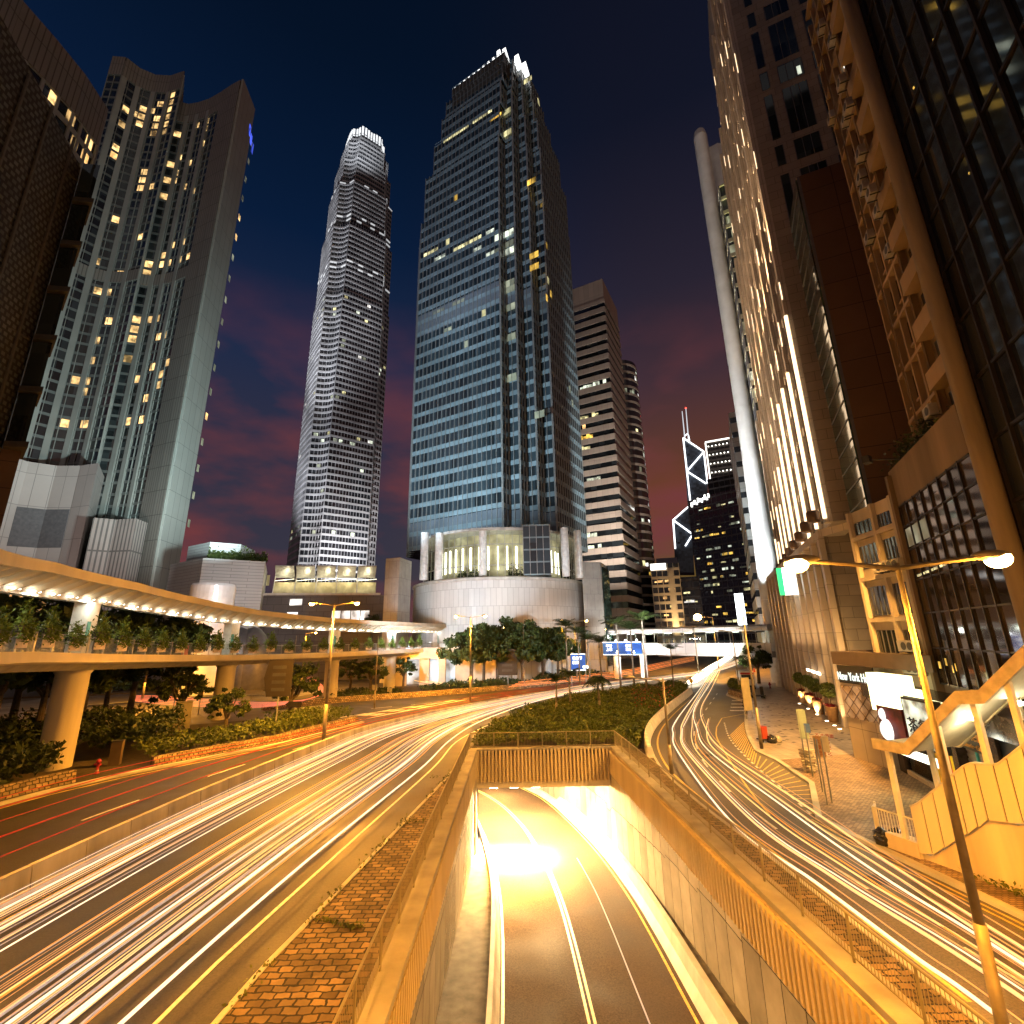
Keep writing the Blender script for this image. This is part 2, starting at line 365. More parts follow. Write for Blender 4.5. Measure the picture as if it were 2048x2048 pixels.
def light(kind, loc, energy, col, size=.2, target=None, spot=None, blend=.5, parent=None):
    d = bpy.data.lights.new(kind.lower()+'_lamp', kind); d.energy = energy; d.color = col
    if kind == 'AREA': d.size = size
    else: d.shadow_soft_size = size
    if spot: d.spot_size = math.radians(spot); d.spot_blend = blend
    o = bpy.data.objects.new(kind.lower()+'_lamp', d); COL.objects.link(o); o.location = loc
    if target: o.rotation_euler = (Vector(target)-Vector(loc)).to_track_quat('-Z', 'Y').to_euler()
    if parent: o.parent = parent; o.location = Vector(loc)-ORG.get(parent, Vector((0, 0, 0)))
    return o
def text(name, s, p, ux, h, mat, root, depth=.02, align='LEFT', wscale=1.0):
    """lettering: p lower left corner, ux horizontal direction (2D) read left to right"""
    c = bpy.data.curves.new(name, 'FONT'); c.body = s; c.size = h*1.35; c.extrude = depth; c.align_x = align
    o = bpy.data.objects.new(name, c); COL.objects.link(o)
    ux3 = Vector((ux[0], ux[1], 0)).normalized(); uz = Vector((0, 0, 1)); n = ux3.cross(uz)
    mt = Matrix((ux3*wscale, uz, n)).transposed().to_4x4(); mt.translation = p
    bpy.context.view_layer.update()
    me = bpy.data.meshes.new_from_object(o); bpy.data.objects.remove(o)
    me.transform(mt); org = ORG.get(root, Vector((0, 0, 0))); me.transform(Matrix.Translation(-org)); me.materials.clear(); me.materials.append(mat)
    o = bpy.data.objects.new(name, me); COL.objects.link(o)
    if root: o.parent = root
    return o
def leaves(name, P, size, mat, root=None, flat=.0, org=None):
    """one mesh of many small leaf faces around the points P"""
    P = np.asarray(P, float); n = len(P)
    a = RNG.normal(size=(n, 3)); a /= np.linalg.norm(a, axis=1)[:, None]
    b = RNG.normal(size=(n, 3)); b -= (a*b).sum(1)[:, None]*a; b /= np.linalg.norm(b, axis=1)[:, None]
    sz = size*RNG.uniform(.6, 1.4, (n, 1)); a = a*sz; b = b*sz*.5
    if flat: a[:, 2] *= (1-flat); b[:, 2] *= (1-flat)
    o_ = np.array(ORG.get(root, Vector((0, 0, 0)))) if org is None else np.array(org)
    V = np.empty((n*4, 3)); V[0::4] = P-a; V[1::4] = P-b*.9+a*.1; V[2::4] = P+a; V[3::4] = P+b
    V -= o_
    me = bpy.data.meshes.new(name); me.vertices.add(n*4); me.vertices.foreach_set('co', V.ravel())
    me.loops.add(n*4); me.loops.foreach_set('vertex_index', np.arange(n*4)); me.polygons.add(n)
    me.polygons.foreach_set('loop_start', np.arange(0, n*4, 4)); me.polygons.foreach_set('loop_total', np.full(n, 4))
    me.update(calc_edges=True); me.materials.append(mat)
    o = bpy.data.objects.new(name, me); COL.objects.link(o)
    if root: o.parent = root
    return o
def inpoly(x, y, poly):
    c = np.zeros(len(x), bool); n = len(poly); j = n-1
    for i in range(n):
        xi, yi = poly[i][0], poly[i][1]; xj, yj = poly[j][0], poly[j][1]
        if yi != yj: c ^= ((yi > y) != (yj > y)) & (x < (xj-xi)*(y-yi)/(yj-yi)+xi)
        j = i
    return c
def hedge_pts(poly, dens, h0, h1, zb=0.0, lump=.25):
    xs = [p[0] for p in poly]; ys = [p[1] for p in poly]; A = (max(xs)-min(xs))*(max(ys)-min(ys))
    n = int(A*dens); x = RNG.uniform(min(xs), max(xs), n); y = RNG.uniform(min(ys), max(ys), n); k = inpoly(x, y, poly); x = x[k]; y = y[k]
    hh = h0+(h1-h0)*(.5+.5*np.sin(x*.9+1.3*np.sin(y*.7))*np.cos(y*.8+.9*np.sin(x*.6)))+lump*np.sin(x*3.1+y*1.7)*np.cos(y*3.7-x*1.1)*.6
    z = zb+hh*np.sqrt(RNG.uniform(.15, 1, len(x)))+RNG.normal(0, .05, len(x))
    return np.stack([x, y, z], 1)
# ================================================================== GROUND, ROADS, PAVEMENTS
asph = ASPH('asphalt', (.042, .038, .034)); asph2 = ASPH('asphalt worn', (.066, .044, .028), .9); asph2.node_tree.nodes['Principled BSDF'].inputs['Specular IOR Level'].default_value = .15
white = M('road paint', (.72, .70, .64), .5, nscale=6, namt=.25); yellow = M('yellow road paint', (.70, .50, .14), .5, nscale=6, namt=.25)
conc = M('concrete', (.34, .32, .29), .75, nscale=.9, namt=.25, bump=.3, bscale=30, streak=True)
concl = M('pale concrete', (.50, .48, .44), .7, nscale=.8, namt=.22, bump=.2, bscale=30, streak=True)
soil = M('soil', (.045, .035, .022), .95, nscale=3, namt=.4, bump=.6, bscale=12)
steel = M('galvanised steel', (.36, .36, .34), .42, .7, nscale=3, namt=.2)
dsteel = M('dark steel', (.05, .05, .052), .5, .4)
def hx(y): return 7.0+(38-y)*.032                     # top edge of the underpass wall on the right
def hole_quads(x0, x1, y0, y1):
    return [[(x0, y0), (-2.9, y0), (-2.9, 38), (x0, 38)], [(hx(y0), y0), (x1, y0), (x1, 38), (7.0, 38)], [(x0, 38), (x1, 38), (x1, y1), (x0, y1)]]
def multi(name, polys, z, mat):
    mb = MB()
    for p in polys: mb.face([(x, y, z) for x, y in p])
    o = mb.build(name, mat); o['kind'] = 'structure'; return o
multi('ground', hole_quads(-3500, 3500, -60, 4500), -.03, M('city ground', (.05, .047, .043), .9, nscale=.05, namt=.4))
multi('road', hole_quads(-75, 120, -50, 300), -.006, asph)
# centre line of the concrete barrier between the two left carriageways
BARP = spline([(-16.6, -6), (-16.5, 5), (-16.3, 17.5), (-15.7, 27.3), (-13.5, 41.7), (-10.6, 48.2), (-6.5, 55.2), (1.9, 66.0), (10, 74.0), (22, 85), (33, 97)], 10)
KA = spline([(-31, -5), (-28.8, 15), (-27.0, 27.7), (-25.7, 31.5), (-24.8, 33.3), (-22.0, 37.5), (-18.6, 42.6), (-15.4, 51.8)], 8)
RB = spline([(-7.0, -12), (-6.9, 4), (-6.6, 12.8), (-6.2, 16.3), (-5.5, 21.2), (-3.9, 33.4), (-3.5, 41.4), (-1.7, 48.3), (1.7, 57.5), (6.6, 66), (14.5, 73.5), (23, 80.3), (28.5, 84.5)], 8)
CL = spline([(10.4, -8), (9.9, 4), (9.6, 12), (9.3, 20), (8.9, 27), (9.2, 33.9), (11.2, 42.2), (15.8, 52.8), (25.4, 71.8), (28.8, 80)], 8)
b1 = lambda x, y: ((1500+x*.2847)*1932/2048, (1250+y*.2847)*1932/2048)
a1 = lambda x, y: ((1150+x*.2122)*1932/2048, (1250+y*.2122)*1932/2048)
KC = [Vector((16.2, -8)), Vector((15.6, 5)), Vector((14.9, 12)), Vector((14.45, 16.2))]+[Vector(G(*b1(*p))) for p in ((1100, 1668), (700, 1480), (485, 1362), (435, 1122), (200, 962), (50, 892))]+[Vector(G(*a1(*p))) for p in ((1640, 1060), (1620, 980), (1610, 870), (1600, 730), (1435, 665), (1470, 600))]+[Vector((44, 96)), Vector((62, 125))]
# pavements
asph3 = ASPH('asphalt pale', (.135, .118, .095), .6)
sheet('road', [(p.x, p.y) for p in CL if p.y < 74]+[(34, 86), (46, 104), (46, 99)]+[(p.x, p.y) for p in KC if p.y < 98][::-1], .0, asph3)
paver = PM('brick pavers', (.34, .235, .145), .21, .105, .012, (.05, .038, .028), .5, .35, .6, 'Object', .5, dirt=.4, dscale=.5)
tiles = PM('paving slabs', (.42, .36, .30), .6, .6, .012, (.10, .09, .08), 0, .18, .35, 'Object', .2, dirt=.3)
BW = [(13.5, 3), (20, 18.5), (26.5, 33), (30, 43), (40, 71), (60, 110)]
k_near = [p for p in KC if p.y < 36]; k_far = [p for p in KC if p.y >= 36]
sheet('pavement', [(p.x, p.y) for p in k_near]+[(30, 36.5), (30, 20), (24, -8)], .12, paver, thick=.14)
sheet('pavement', [(k_near[-1].x, k_near[-1].y)]+[(p.x, p.y) for p in k_far]+[(75, 125), (45, 60), (30, 36.5)], .122, tiles, thick=.14)
mb = MB(); profile_sweep(mb, KC, [(-.14, -.02), (-.14, .125), (.14, .135), (.14, -.02)]); o = mb.build('kerb', concl); o['kind'] = 'structure'
mb = MB()   # small dark tactile studs let into the slabs
for i in range(150):
    y = random.uniform(38, 60); xx = random.uniform(0, 1); xl = 18+(y-38)*.42; xr = 27+(y-38)*.38; x = xl+(xr-xl)*xx
    mb.box(x, y, .123, .22, .22, .008, .4)
o = mb.build('paving_studs', M('dark paving inset', (.06, .06, .065), .5)); tag(o, kind='structure')
# brick strip between the underpass and the right road
bigbrick = PM('rough stone setts', (.22, .155, .085), .36, .23, .026, (.022, .017, .012), .5, .5, .75, 'Object', 1.0, dirt=.6, dscale=.9, warp=.16)
cl = [p for p in CL if p.y < 38]
sheet('paved_strip', [(hx(-8)+.75, -8)]+[(p.x-.12, p.y) for p in cl]+[(7.9, 38)], .10, bigbrick, thick=.12)
sheet('paved_strip', [(p.x+.12, p.y) for p in RB if p.y < 39.5]+[(-3.5, 39.5), (-3.75, -12)], .12, bigbrick, thick=.14)
mb = MB(); profile_sweep(mb, [p for p in RB if p.y < 40], [(-.02, -.02), (-.02, .15), (.13, .15), (.13, -.02)]); mb.build('kerb', concl)['kind'] = 'structure'
mb = MB(); profile_sweep(mb, cl, [(-.13, -.02), (-.13, .13), (.02, .13), (.02, -.02)]); mb.build('kerb', concl)['kind'] = 'structure'
# coping ledges carrying the railings
mb = MB(); mb.box(-3.27, 13.2, -.25, .74, 50.6, .40); mb.build('coping', conc)['kind'] = 'structure'
mb = MB(); mb.prism([(hx(-12)-.02, -12), (hx(-12)+.78, -12), (7.78, 38.5), (6.98, 38.5)], -.25, .15); mb.build('coping', conc)['kind'] = 'structure'
mb = MB(); mb.prism([(-2.92, 38), (6.96, 38), (6.96, 38.6), (-2.92, 38.6)], -.25, .15); mb.build('coping', conc)['kind'] = 'structure'
# ------------------------------------------------------------------ painted markings
def mark(name, paths, w, mat=white, z=.004):
    mb = MB()
    for p in paths: ribbon(mb, [Vector(q) for q in p], w, z)
    o = mb.build(name, mat); o['kind'] = 'structure'; return o
def dashes(path, on, off, start=0):
    n = int(plen(path)/.5)+2; R = resample(path, n); st = plen(path)/(n-1); out = []; i = int(start/st)
    while i+int(on/st) < n: out.append(R[i:i+int(on/st)+1]); i += int((on+off)/st)
    return out
A_l = BARP; A_r = KA
mark('edge_line', [offset(KA, .55)], .14, yellow)
midA = [Vector(p) for p in spline([(-21.5, 0), (-21.3, 12), (-21.2, 18), (-20.4, 27), (-17.8, 38), (-13.8, 48)], 8)]
mark('lane_marking', dashes(midA, 3, 4.5, 3), .14)
mark('edge_line', [offset(BARP[30:], -.75), offset(BARP[30:], -1.05)], .12, yellow)
mark('edge_line', [offset([p for p in BARP if p[1] < 70], .75)], .14, yellow)
rb2 = [p for p in RB if p.y < 68]
def between(f, y0=-8, y1=66, n=60):
    A = resample([p for p in BARP if -8 < p[1] < 67], n); B = resample([p for p in RB if -10 < p[1] < 67], n)
    return [Vector(a[:2]).lerp(Vector(b[:2]), f) for a, b in zip(A, B)]
mark('lane_marking', dashes(between(.60), 1.6, 5, 1.2), .2, yellow)
mark('edge_line', [between(.86)], .12, white)
# chevrons where the side road joins
c0 = [G(*p) for p in ((678, 1358), (880, 1320))]; 
mb = MB(); P0, P1 = Vector(c0[0]), Vector(c0[1]); d = (P1-P0).normalized(); nn = Vector((-d.y, d.x))
ribbon(mb, [P0-nn*.1, P1], .3, .004); ribbon(mb, [P0+nn*3.2, P1+nn*.4], .3, .004)
for k in range(6):
    a = P0+d*(1.5+k*3.4); wd = 3.1*(1-k/7.5); 
    mb.face([(*(a+nn*wd)[:], .004), (*(a+d*1.9+nn*wd)[:], .004), (*(a+d*3.3+nn*.1)[:], .004), (*(a+d*1.4+nn*.1)[:], .004)])
mb.build('chevron_marking', white)['kind'] = 'structure'
mark('lane_marking', [[G(700+k*75, 1337-k*7), G(740+k*75, 1333-k*7)] for k in range(4)], .18)
# right road
mark('edge_line', [offset([p for p in CL if 12 < p.y < 66], .45)], .12, yellow)
kc = [p for p in KC if p.y < 24.6]; mark('edge_line', [offset(kc, -.35), offset(kc, -.6)], .09, yellow)
midC = spline([(12.9, 2), (12.4, 8), (11.85, 13), (11.25, 18), (11.0, 24), (11.4, 29), (12.6, 35.5), (15.3, 44), (20, 54), (29, 72)], 8)
mark('lane_marking', dashes(midC, 2.2, 3.2, 1), .11)
lay = [G(*p) for p in ((1452, 1538), (1405, 1478), (1368, 1420), (1352, 1390), (1352, 1372), (1362, 1355), (1404, 1347))]
mark('layby_line', [spline(lay[:5], 5), [Vector(q) for q in lay[4:]]], .1, yellow)
layin = [G(*p) for p in ((1530, 1536), (1478, 1490), (1420, 1440), (1378, 1395), (1366, 1362))]
mark('layby_line', dashes(spline(layin, 5), .5, .6), .12, white)
mb = MB(); kl = [Vector(G(*b1(*p))) for p in ((478, 1340), (432, 1140), (200, 975), (50, 905))]+[Vector(G(*a1(*p))) for p in ((1630, 1060), (1612, 980), (1600, 880))]
Lr = resample(spline(layin, 5)[:-4], 34); Kr = resample(kl, 34)
for k in range(1, 33): ribbon(mb, [Lr[k].lerp(Kr[max(0, k-1)], .06), Lr[k].lerp(Kr[max(0, k-1)], .94)], .07, .004)
mb.build('hatched_layby', yellow)['kind'] = 'structure'
mb = MB()
for k in range(4):      # worn letters painted on the road in the layby
    for j in range(5):
        x, y = G(1384+j*5-k*1.2, 1322+k*6.2)
        mb.box(x, y, .0, .35, .7, .004, -.4); 
mb.build('painted_letters', white)['kind'] = 'structure'
def cover(x, y, z=.0, w=.9, l=.6, rot=.3, name='drain_cover'):
    mb = MB()
    for i in range(6): mb.box(x+math.cos(rot)*(i-2.5)*w/6, y+math.sin(rot)*(i-2.5)*w/6, z, w/6*.7, l, .006, rot)
    o = mb.build(name, M('cast iron', (.06, .055, .05), .6, .6)); return tag(o, kind='structure')
cover(*G(1655, 1660)); cover(*G(1338, 1425)); cover(*G(330, 1775)); cover(*G(1290, 1545)) if False else None
# ------------------------------------------------------------------ concrete barrier, one block after another
NJ = [(-.3, 0), (-.3, .08), (-.17, .35), (-.10, .97), (.10, .97), (.17, .35), (.3, .08), (.3, 0)]
barm = M('precast concrete', (.47, .44, .40), .7, nscale=1.2, namt=.3, bump=.25, bscale=25, streak=True)
n = int(plen(BARP)/2.0); Rb = resample(BARP, n*2+1)
for i in range(n):
    seg = [Vector(p[:2]) for p in Rb[i*2:i*2+3]]
    d = (seg[-1]-seg[0]).normalized()*.025; seg[0] = seg[0]+d; seg[-1] = seg[-1]-d
    mb = MB(); profile_sweep(mb, seg, NJ); o = mb.build('barrier_block', barm)
    tag(o, 'precast concrete barrier block between the left carriageways, %s from the near end' % nth(i+1), 'barrier', 'concrete barrier blocks between the left carriageways')
# white curved barrier beside the right road
wb = MB(); pc = [p for p in CL if 34 < p.y < 73]; profile_sweep(wb, offset(pc, -.3), [(-.25, 0), (-.16, .75), (.10, .75), (.25, .2), (.25, 0)])
o = wb.build('barrier_wall', M('white concrete', (.70, .67, .62), .6, nscale=1.5, namt=.2)); tag(o, 'low white concrete barrier curving round the shrub island beside the right road', 'barrier')
# ------------------------------------------------------------------ underpass
def zr(y):
    P = [(-60, -2.0), (-8, -4.2), (10, -5.0), (21.7, -5.8), (30, -6.35), (38, -7.0), (48, -7.5), (60, -7.7), (200, -7.9)]
    for (a, za), (b, zb) in zip(P, P[1:]):
        if y <= b: return za+(zb-za)*(y-a)/(b-a)
    return P[-1][1]
UR = spline([(7.4, -8), (6.9, 10), (6.75, 21.7), (6.7, 27.8), (6.5, 33.4), (5.8, 40.3), (3.6, 50.5), (.6, 57.1), (-6, 66), (-14, 73)], 8)
UL = spline([(-.8, -8), (-.8, 10), (-.8, 21.8), (-1.1, 31), (-1.9, 38.2), (-3.3, 45.5), (-6, 52), (-11, 59.5), (-17, 66), (-23, 71)], 8)
N = 70; ur, ul = resample(UR, N), resample(UL, N)
def zi(L, dz=0.0): return lambda i: zr(L[i][1])+dz
mb = MB(); strip(mb, offset(ul, -.2), offset(ur, .2), zi(ul), zi(ur)); o = mb.build('underpass_road', asph2); o['kind'] = 'structure'
dbl = resample([Vector(a).lerp(Vector(b), .455) for a, b in zip(ul, ur)], N)
mb = MB()
for s_ in (-.11, .11): ribbon(mb, offset(dbl, s_), .11, .02, lambda p: zr(p[1]))
ribbon(mb, offset(ul, .12), .12, .02, lambda p: zr(p[1])); ribbon(mb, offset(ur, -.25), .12, .02, lambda p: zr(p[1]))
mb.build('road_marking', yellow)['kind'] = 'structure'
mb = MB(); profile_sweep(mb, offset(ur, .42), [(-.42, 0), (-.36, .12), (-.18, .4), (-.12, 1.0), (.14, 1.0), (.14, 0)], zi(ur))
o = mb.build('barrier_wall', concl); tag(o, 'continuous sloped concrete barrier along the right side of the underpass road', 'barrier')
mb = MB(); profile_sweep(mb, offset(ul, -.3), [(-.2, 0), (-.14, .85), (.06, .85), (.16, .35), (.3, .12), (.3, 0)], zi(ul))
o = mb.build('barrier_wall', concl); tag(o, 'continuous sloped concrete barrier along the left side of the underpass road', 'barrier')
# walkways behind the barriers
rw_ = resample(offset(ur, 1.35), N)
mb = MB(); strip(mb, offset(ur, .56), offset(ur, 2.2), zi(ur, .75), zi(ur, .75)); mb.build('maintenance_walkway', M('dirty concrete', (.10, .085, .065), .85, nscale=2, namt=.5, bump=.4))['kind'] = 'structure'
mb = MB(); strip(mb, [(-3.4, p[1]) if p[1] < 38 else (p[0]-2, p[1]) for p in ul], offset(ul, -.45), zi(ul, .5), zi(ul, .5)); mb.build('maintenance_walkway', MATS['dirty concrete'])['kind'] = 'structure'
# panel walls
panel = PM('enamel wall panels', (.36, .33, .28), 1.22, 2.6, .024, (.05, .045, .03), 0, .26, .22, 'UV', .25, .6, dirt=.3, dscale=.6)
wallpath = [Vector((hx(y)+.28, y)) for y in range(-8, 28, 4)]+[Vector(p) for p in spline([(7.55, 28), (7.2, 33), (6.75, 38), (5.6, 45), (3.5, 51.5), (.6, 57.8), (-5, 66), (-13, 74.5)], 6)]
mb = MB(); n_ = len(wallpath)
strip(mb, wallpath, wallpath, lambda i: zr(wallpath[i][1])+.6, lambda i: -.9 if wallpath[i][1] < 38.5 else -1.6)
o = mb.build('underpass_wall', panel); tag(o, 'tiled panel wall along the right side of the sunken road', 'wall')
for f in o.data.polygons: f.use_smooth = False
mb = MB(); mb.prism([(-3.3, -12), (-3.05, -12), (-3.05, 38), (-3.3, 38)], -8.5, -1.2); o = mb.build('underpass_wall', panel); tag(o, 'tiled panel wall along the left side of the sunken road', 'wall')
# retaining earth behind walls so nothing is paper thin
mb = MB(); mb.prism([(hx(-12)+.5, -12), (12, -12), (12, 38), (7.6, 38)], -8.5, -.26); mb.prism([(-8, -12), (-3.3, -12), (-3.3, 38), (-8, 38)], -8.5, -.26); mb.build('embankment', soil)['kind'] = 'structure'
# fluted fascia bands at the top of the walls and over the portal
flut = M('fluted fascia', (.55, .45, .28), .5, nscale=.9, namt=.14, streak=True)
def fluted(name, p, q, z0, z1, label, pitch=.27, dep=.15):
    """a band of rounded vertical ribs on a backing slab; outside to the right of p->q"""
    dx, dy = q[0]-p[0], q[1]-p[1]; L = math.hypot(dx, dy); dx /= L; dy /= L; nx, ny = dy, -dx
    prof = []; k = 0; u = 0.0
    while u < L:
        for (a, b) in ((0, 0), (.10, dep), (.58, dep), (.68, 0)):
            if u+a*pitch <= L: prof.append((u+a*pitch, b))
        u += pitch
    prof.append((L, 0))
    mb = MB()
    for (a, da), (b, db) in zip(prof, prof[1:]):
        A = (p[0]+dx*a+nx*da, p[1]+dy*a+ny*da); B = (p[0]+dx*b+nx*db, p[1]+dy*b+ny*db)
        mb.face([(*A, z0), (*B, z0), (*B, z1), (*A, z1)])
    mb.seg(p, q, z0+.001, z1-.001, -.002, .3)
    o = mb.build(name, flut); return tag(o, label, 'fascia')
fluted('fluted_fascia', (6.85+.05, 38.0), (hx(-8)-.1, -8), -1.55, -.02, 'fluted concrete band along the top of the right underpass wall')
fluted('fluted_fascia', (-3.0, -8), (-3.0, 38.0), -1.5, -.02, 'fluted concrete band along the top of the left underpass wall')
portal = fluted('underpass_portal', (-2.9, 38.0), (6.85, 38.0), -2.0, .08, 'fluted concrete beam over the mouth of the underpass')
mb = MB(); mb.prism([(-12, 38.32), (7.4, 38.32), (7.4, 46), (-4, 60), (-16, 76), (-30, 76), (-30, 38.32)], -2.35, -1.9); mb.prism([(-2.9, 37.99), (6.85, 37.99), (6.85, 38.4), (-2.9, 38.4)], -2.4, -2.001)
o = mb.build('tunnel_ceiling', M('tunnel soffit', (.6, .55, .45), .6)); o['kind'] = 'structure'
mb = MB(); mb.box(-3.3, 38.5, -8.4, .8, 1.6, 7.0); o = mb.build('tunnel_pier', conc); tag(o, 'concrete pier at the left end of the tunnel mouth', 'pier')
tl = resample(offset([p for p in ul if p[1] > 37.5], -.9), 20)
mb = MB(); strip(mb, tl, tl, lambda i: -8.0, lambda i: -1.9); o = mb.build('tunnel_wall', panel); tag(o, 'left wall inside the mouth of the underpass', 'wall')
WARM = (1.0, .52, .12); SOD = (1.0, .39, .035)
for i, (fx, y) in enumerate([(.3, 42), (.7, 42), (.3, 48), (.7, 48), (.5, 55)]):
    k = min(range(N), key=lambda j: abs(ur[j][1]-y)); p = Vector(ul[k]).lerp(Vector(ur[k]), fx)
    mb = MB(); mb.box(p.x, p.y, -2.52, .5, 1.8, .16, .3); o = mb.build('tunnel_lamp', EM('tunnel lamp glow', (1, .85, .55), 30)); tag(o, 'long warm lamp under the tunnel ceiling, %s from the portal on the %s' % (nth(1+i//2), 'left' if fx < .4 else 'right' if fx > .6 else 'centre line'), 'lamp', 'lamps under the tunnel ceiling')
    light('AREA', (p.x, p.y, -2.6), 9500 if y < 50 else 9000, (1, .64, .27), 1.0, (p.x-.5, p.y-4, -7))
# floodlights added behind the portal beam to overexpose the ramp
for x, w_ in ((-1.7, 'left'), (-.2, 'middle'), (1.4, 'right')):
    o = MB().box(x, 38.9, -2.62, .6, .35, .2).build('tunnel_lamp', EM('tunnel lamp glow', (1, .85, .55), 30)); tag(o, '%s one of three floodlights just behind the portal beam' % w_, 'lamp', 'floodlights behind the portal beam')
    light('SPOT', (x, 38.6, -2.7), 95000, (1, .80, .48), .25, (x-.8, 38.6, -7), 74, 1); light('SPOT', (x, 38.5, -2.72), 34000, (1, .44, .07), .25, (x-.5, 36.6, -7), 92, 1); light('SPOT', (x, 38.4, -2.75), 17000, (1, .42, .06), .25, (x-.4, 34, -7), 72, 1)
# ------------------------------------------------------------------ railings
railm = M('painted railing', (.30, .26, .17), .5, .3)
def railing(p, q, z0, h, step, label, tilt=0, bar=.11, z1=None):
    z1 = z0 if z1 is None else z1
    L = math.hypot(q[0]-p[0], q[1]-p[1]); n = max(1, round(L/step)); rt = thing('railing', label, 'railing', (p[0], p[1], z0))
    P = lambda f: (p[0]+(q[0]-p[0])*f, p[1]+(q[1]-p[1])*f, z0+(z1-z0)*f)
    up = lambda a, d: (a[0], a[1], a[2]+d)
    MB().tube(up(P(0), h), up(P(1), h), .032, n=6).build('top_rail', railm, rt)
    MB().tube(up(P(0), .12), up(P(1), .12), .022, n=5).build('bottom_rail', railm, rt)
    for i in range(n+1): MB().tube(P(i/n), up(P(i/n), h), .035, n=6).build('post', railm, rt)
    mb = MB(); m_ = int(L/bar)
    for i in range(1, m_): mb.tube(up(P(i/m_), .12), up(P(i/m_), h), .008, n=4, caps=False)
    mb.build('balusters', railm, rt); return rt
railing((-3.45, -2), (-3.45, 38.3), .15, 1.05, 2.0, 'steel railing on the coping left of the sunken road')
railing((-3.45, 38.3), (7.35, 38.3), .15, 1.05, 1.8, 'steel railing across the top of the tunnel mouth')
railing((7.35, 38.3), (hx(-2)+.55, -2), .15, 1.05, 2.0, 'steel railing on the coping right of the sunken road')
# ================================================================== PLANTED BEDS
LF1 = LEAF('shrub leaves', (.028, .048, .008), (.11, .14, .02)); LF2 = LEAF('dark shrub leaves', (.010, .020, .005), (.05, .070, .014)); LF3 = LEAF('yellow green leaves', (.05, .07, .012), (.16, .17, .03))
def bed(poly, h=.12): return sheet('planting_bed', poly, h, soil, thick=h+.02)
isl = [(-3.3, 38.8), (-3.2, 41.4), (-1.3, 48.3), (2.1, 57.5), (7.0, 65.6), (14.8, 73.0), (23.2, 79.6), (27.2, 82), (26.3, 76), (24.6, 71.8), (15.0, 52.8), (10.5, 42.2), (8.6, 36.5), (8.0, 38.8)]
bed(isl, .1)
P = hedge_pts(isl[:-1]+[(8.3, 38.8)], 75, .45, 1.2); P2 = P[P[:, 1] < 47]
o = leaves('shrub_bed', P, .15, LF1, flat=.2); tag(o, kind='stuff', label='dense green shrubs filling the island behind the tunnel mouth', cat='shrubs')
P = P[(np.sin(P[:, 0]*1.3)*np.cos(P[:, 1]*.9) > .35) & (RNG.uniform(size=len(P)) < .3)]; P[:, 2] += .12
tag(leaves('shrub_bed', P, .13, LF3, flat=.1), kind='stuff', label='paler yellow green shoots among the island shrubs', cat='shrubs')
rm = M('red petals', (.45, .05, .05), .5)
P = hedge_pts([(12, 50), (15, 51), (20, 62), (23, 74), (16, 70)], 3.2, 1.0, 1.35, lump=.1); tag(leaves('blossoms', P, .09, rm), kind='stuff', label='small red blossoms on the island shrubs', cat='flowers')
# left beds and their rubble walls
bl = [(p[0]-.45, p[1]) for p in KA]
bedL = bl[4:]+[(-19, 54.5), (-27, 54.5), (-36, 50), (-46, 43), (-60, 34), (-60, 0)]
bed(bedL, .10)
rub = PM('rubble stone wall', (.32, .24, .16), .30, .22, .03, (.06, .045, .03), .5, .45, .8, 'UV', 1.0, dirt=.5, dscale=1, warp=.2)
ka_ = [Vector(p) for p in resample(KA, 60)]
def stonewall(path, h, label, w=.5):
    mb = MB(); profile_sweep(mb, path, [(-w, 0), (-w, h), (-.1, h), (.08, 0)]); o = mb.build('stone_wall', rub); return tag(o, label, 'wall')
w1 = [p for p in ka_ if 5 < p.y < 31.6]; w2 = [p for p in ka_ if p.y > 34.4]
stonewall(offset(w1, -.75), .75, 'low rubble stone wall in front of the dark bushes at the left edge')
stonewall(offset(w2, -.75), .62, 'long low rubble stone wall in front of the left hedge')
mb = MB(); profile_sweep(mb, KA, [(-.3, -.02), (-.3, .13), (.02, .13), (.02, -.02)]); mb.build('kerb', concl)['kind'] = 'structure'
hl = [(p.x, p.y) for p in offset(w2, -1.3)]; back = [(p.x, p.y) for p in offset(w2, -5.2)][::-1]
o = leaves('hedge', hedge_pts(hl+[(-17.2, 53)]+[(-21, 54), (-25, 50)]+back[4:], 85, 1.1, 1.45, .1, .12), .14, LF1, flat=.1); tag(o, 'long clipped green hedge above the rubble wall', 'hedge')
# deep shrubbery under the covered footbridge
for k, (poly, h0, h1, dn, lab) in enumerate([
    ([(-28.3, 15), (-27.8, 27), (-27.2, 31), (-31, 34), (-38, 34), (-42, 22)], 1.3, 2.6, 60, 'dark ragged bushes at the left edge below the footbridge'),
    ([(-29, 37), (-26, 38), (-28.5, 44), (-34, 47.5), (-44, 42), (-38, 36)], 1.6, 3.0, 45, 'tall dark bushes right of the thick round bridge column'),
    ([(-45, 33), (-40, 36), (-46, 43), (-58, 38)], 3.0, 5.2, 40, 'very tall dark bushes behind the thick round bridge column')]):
    o = leaves('bush', hedge_pts(poly, dn, h0, h1, .1, .3), .2, LF2); tag(o, lab, 'bush')
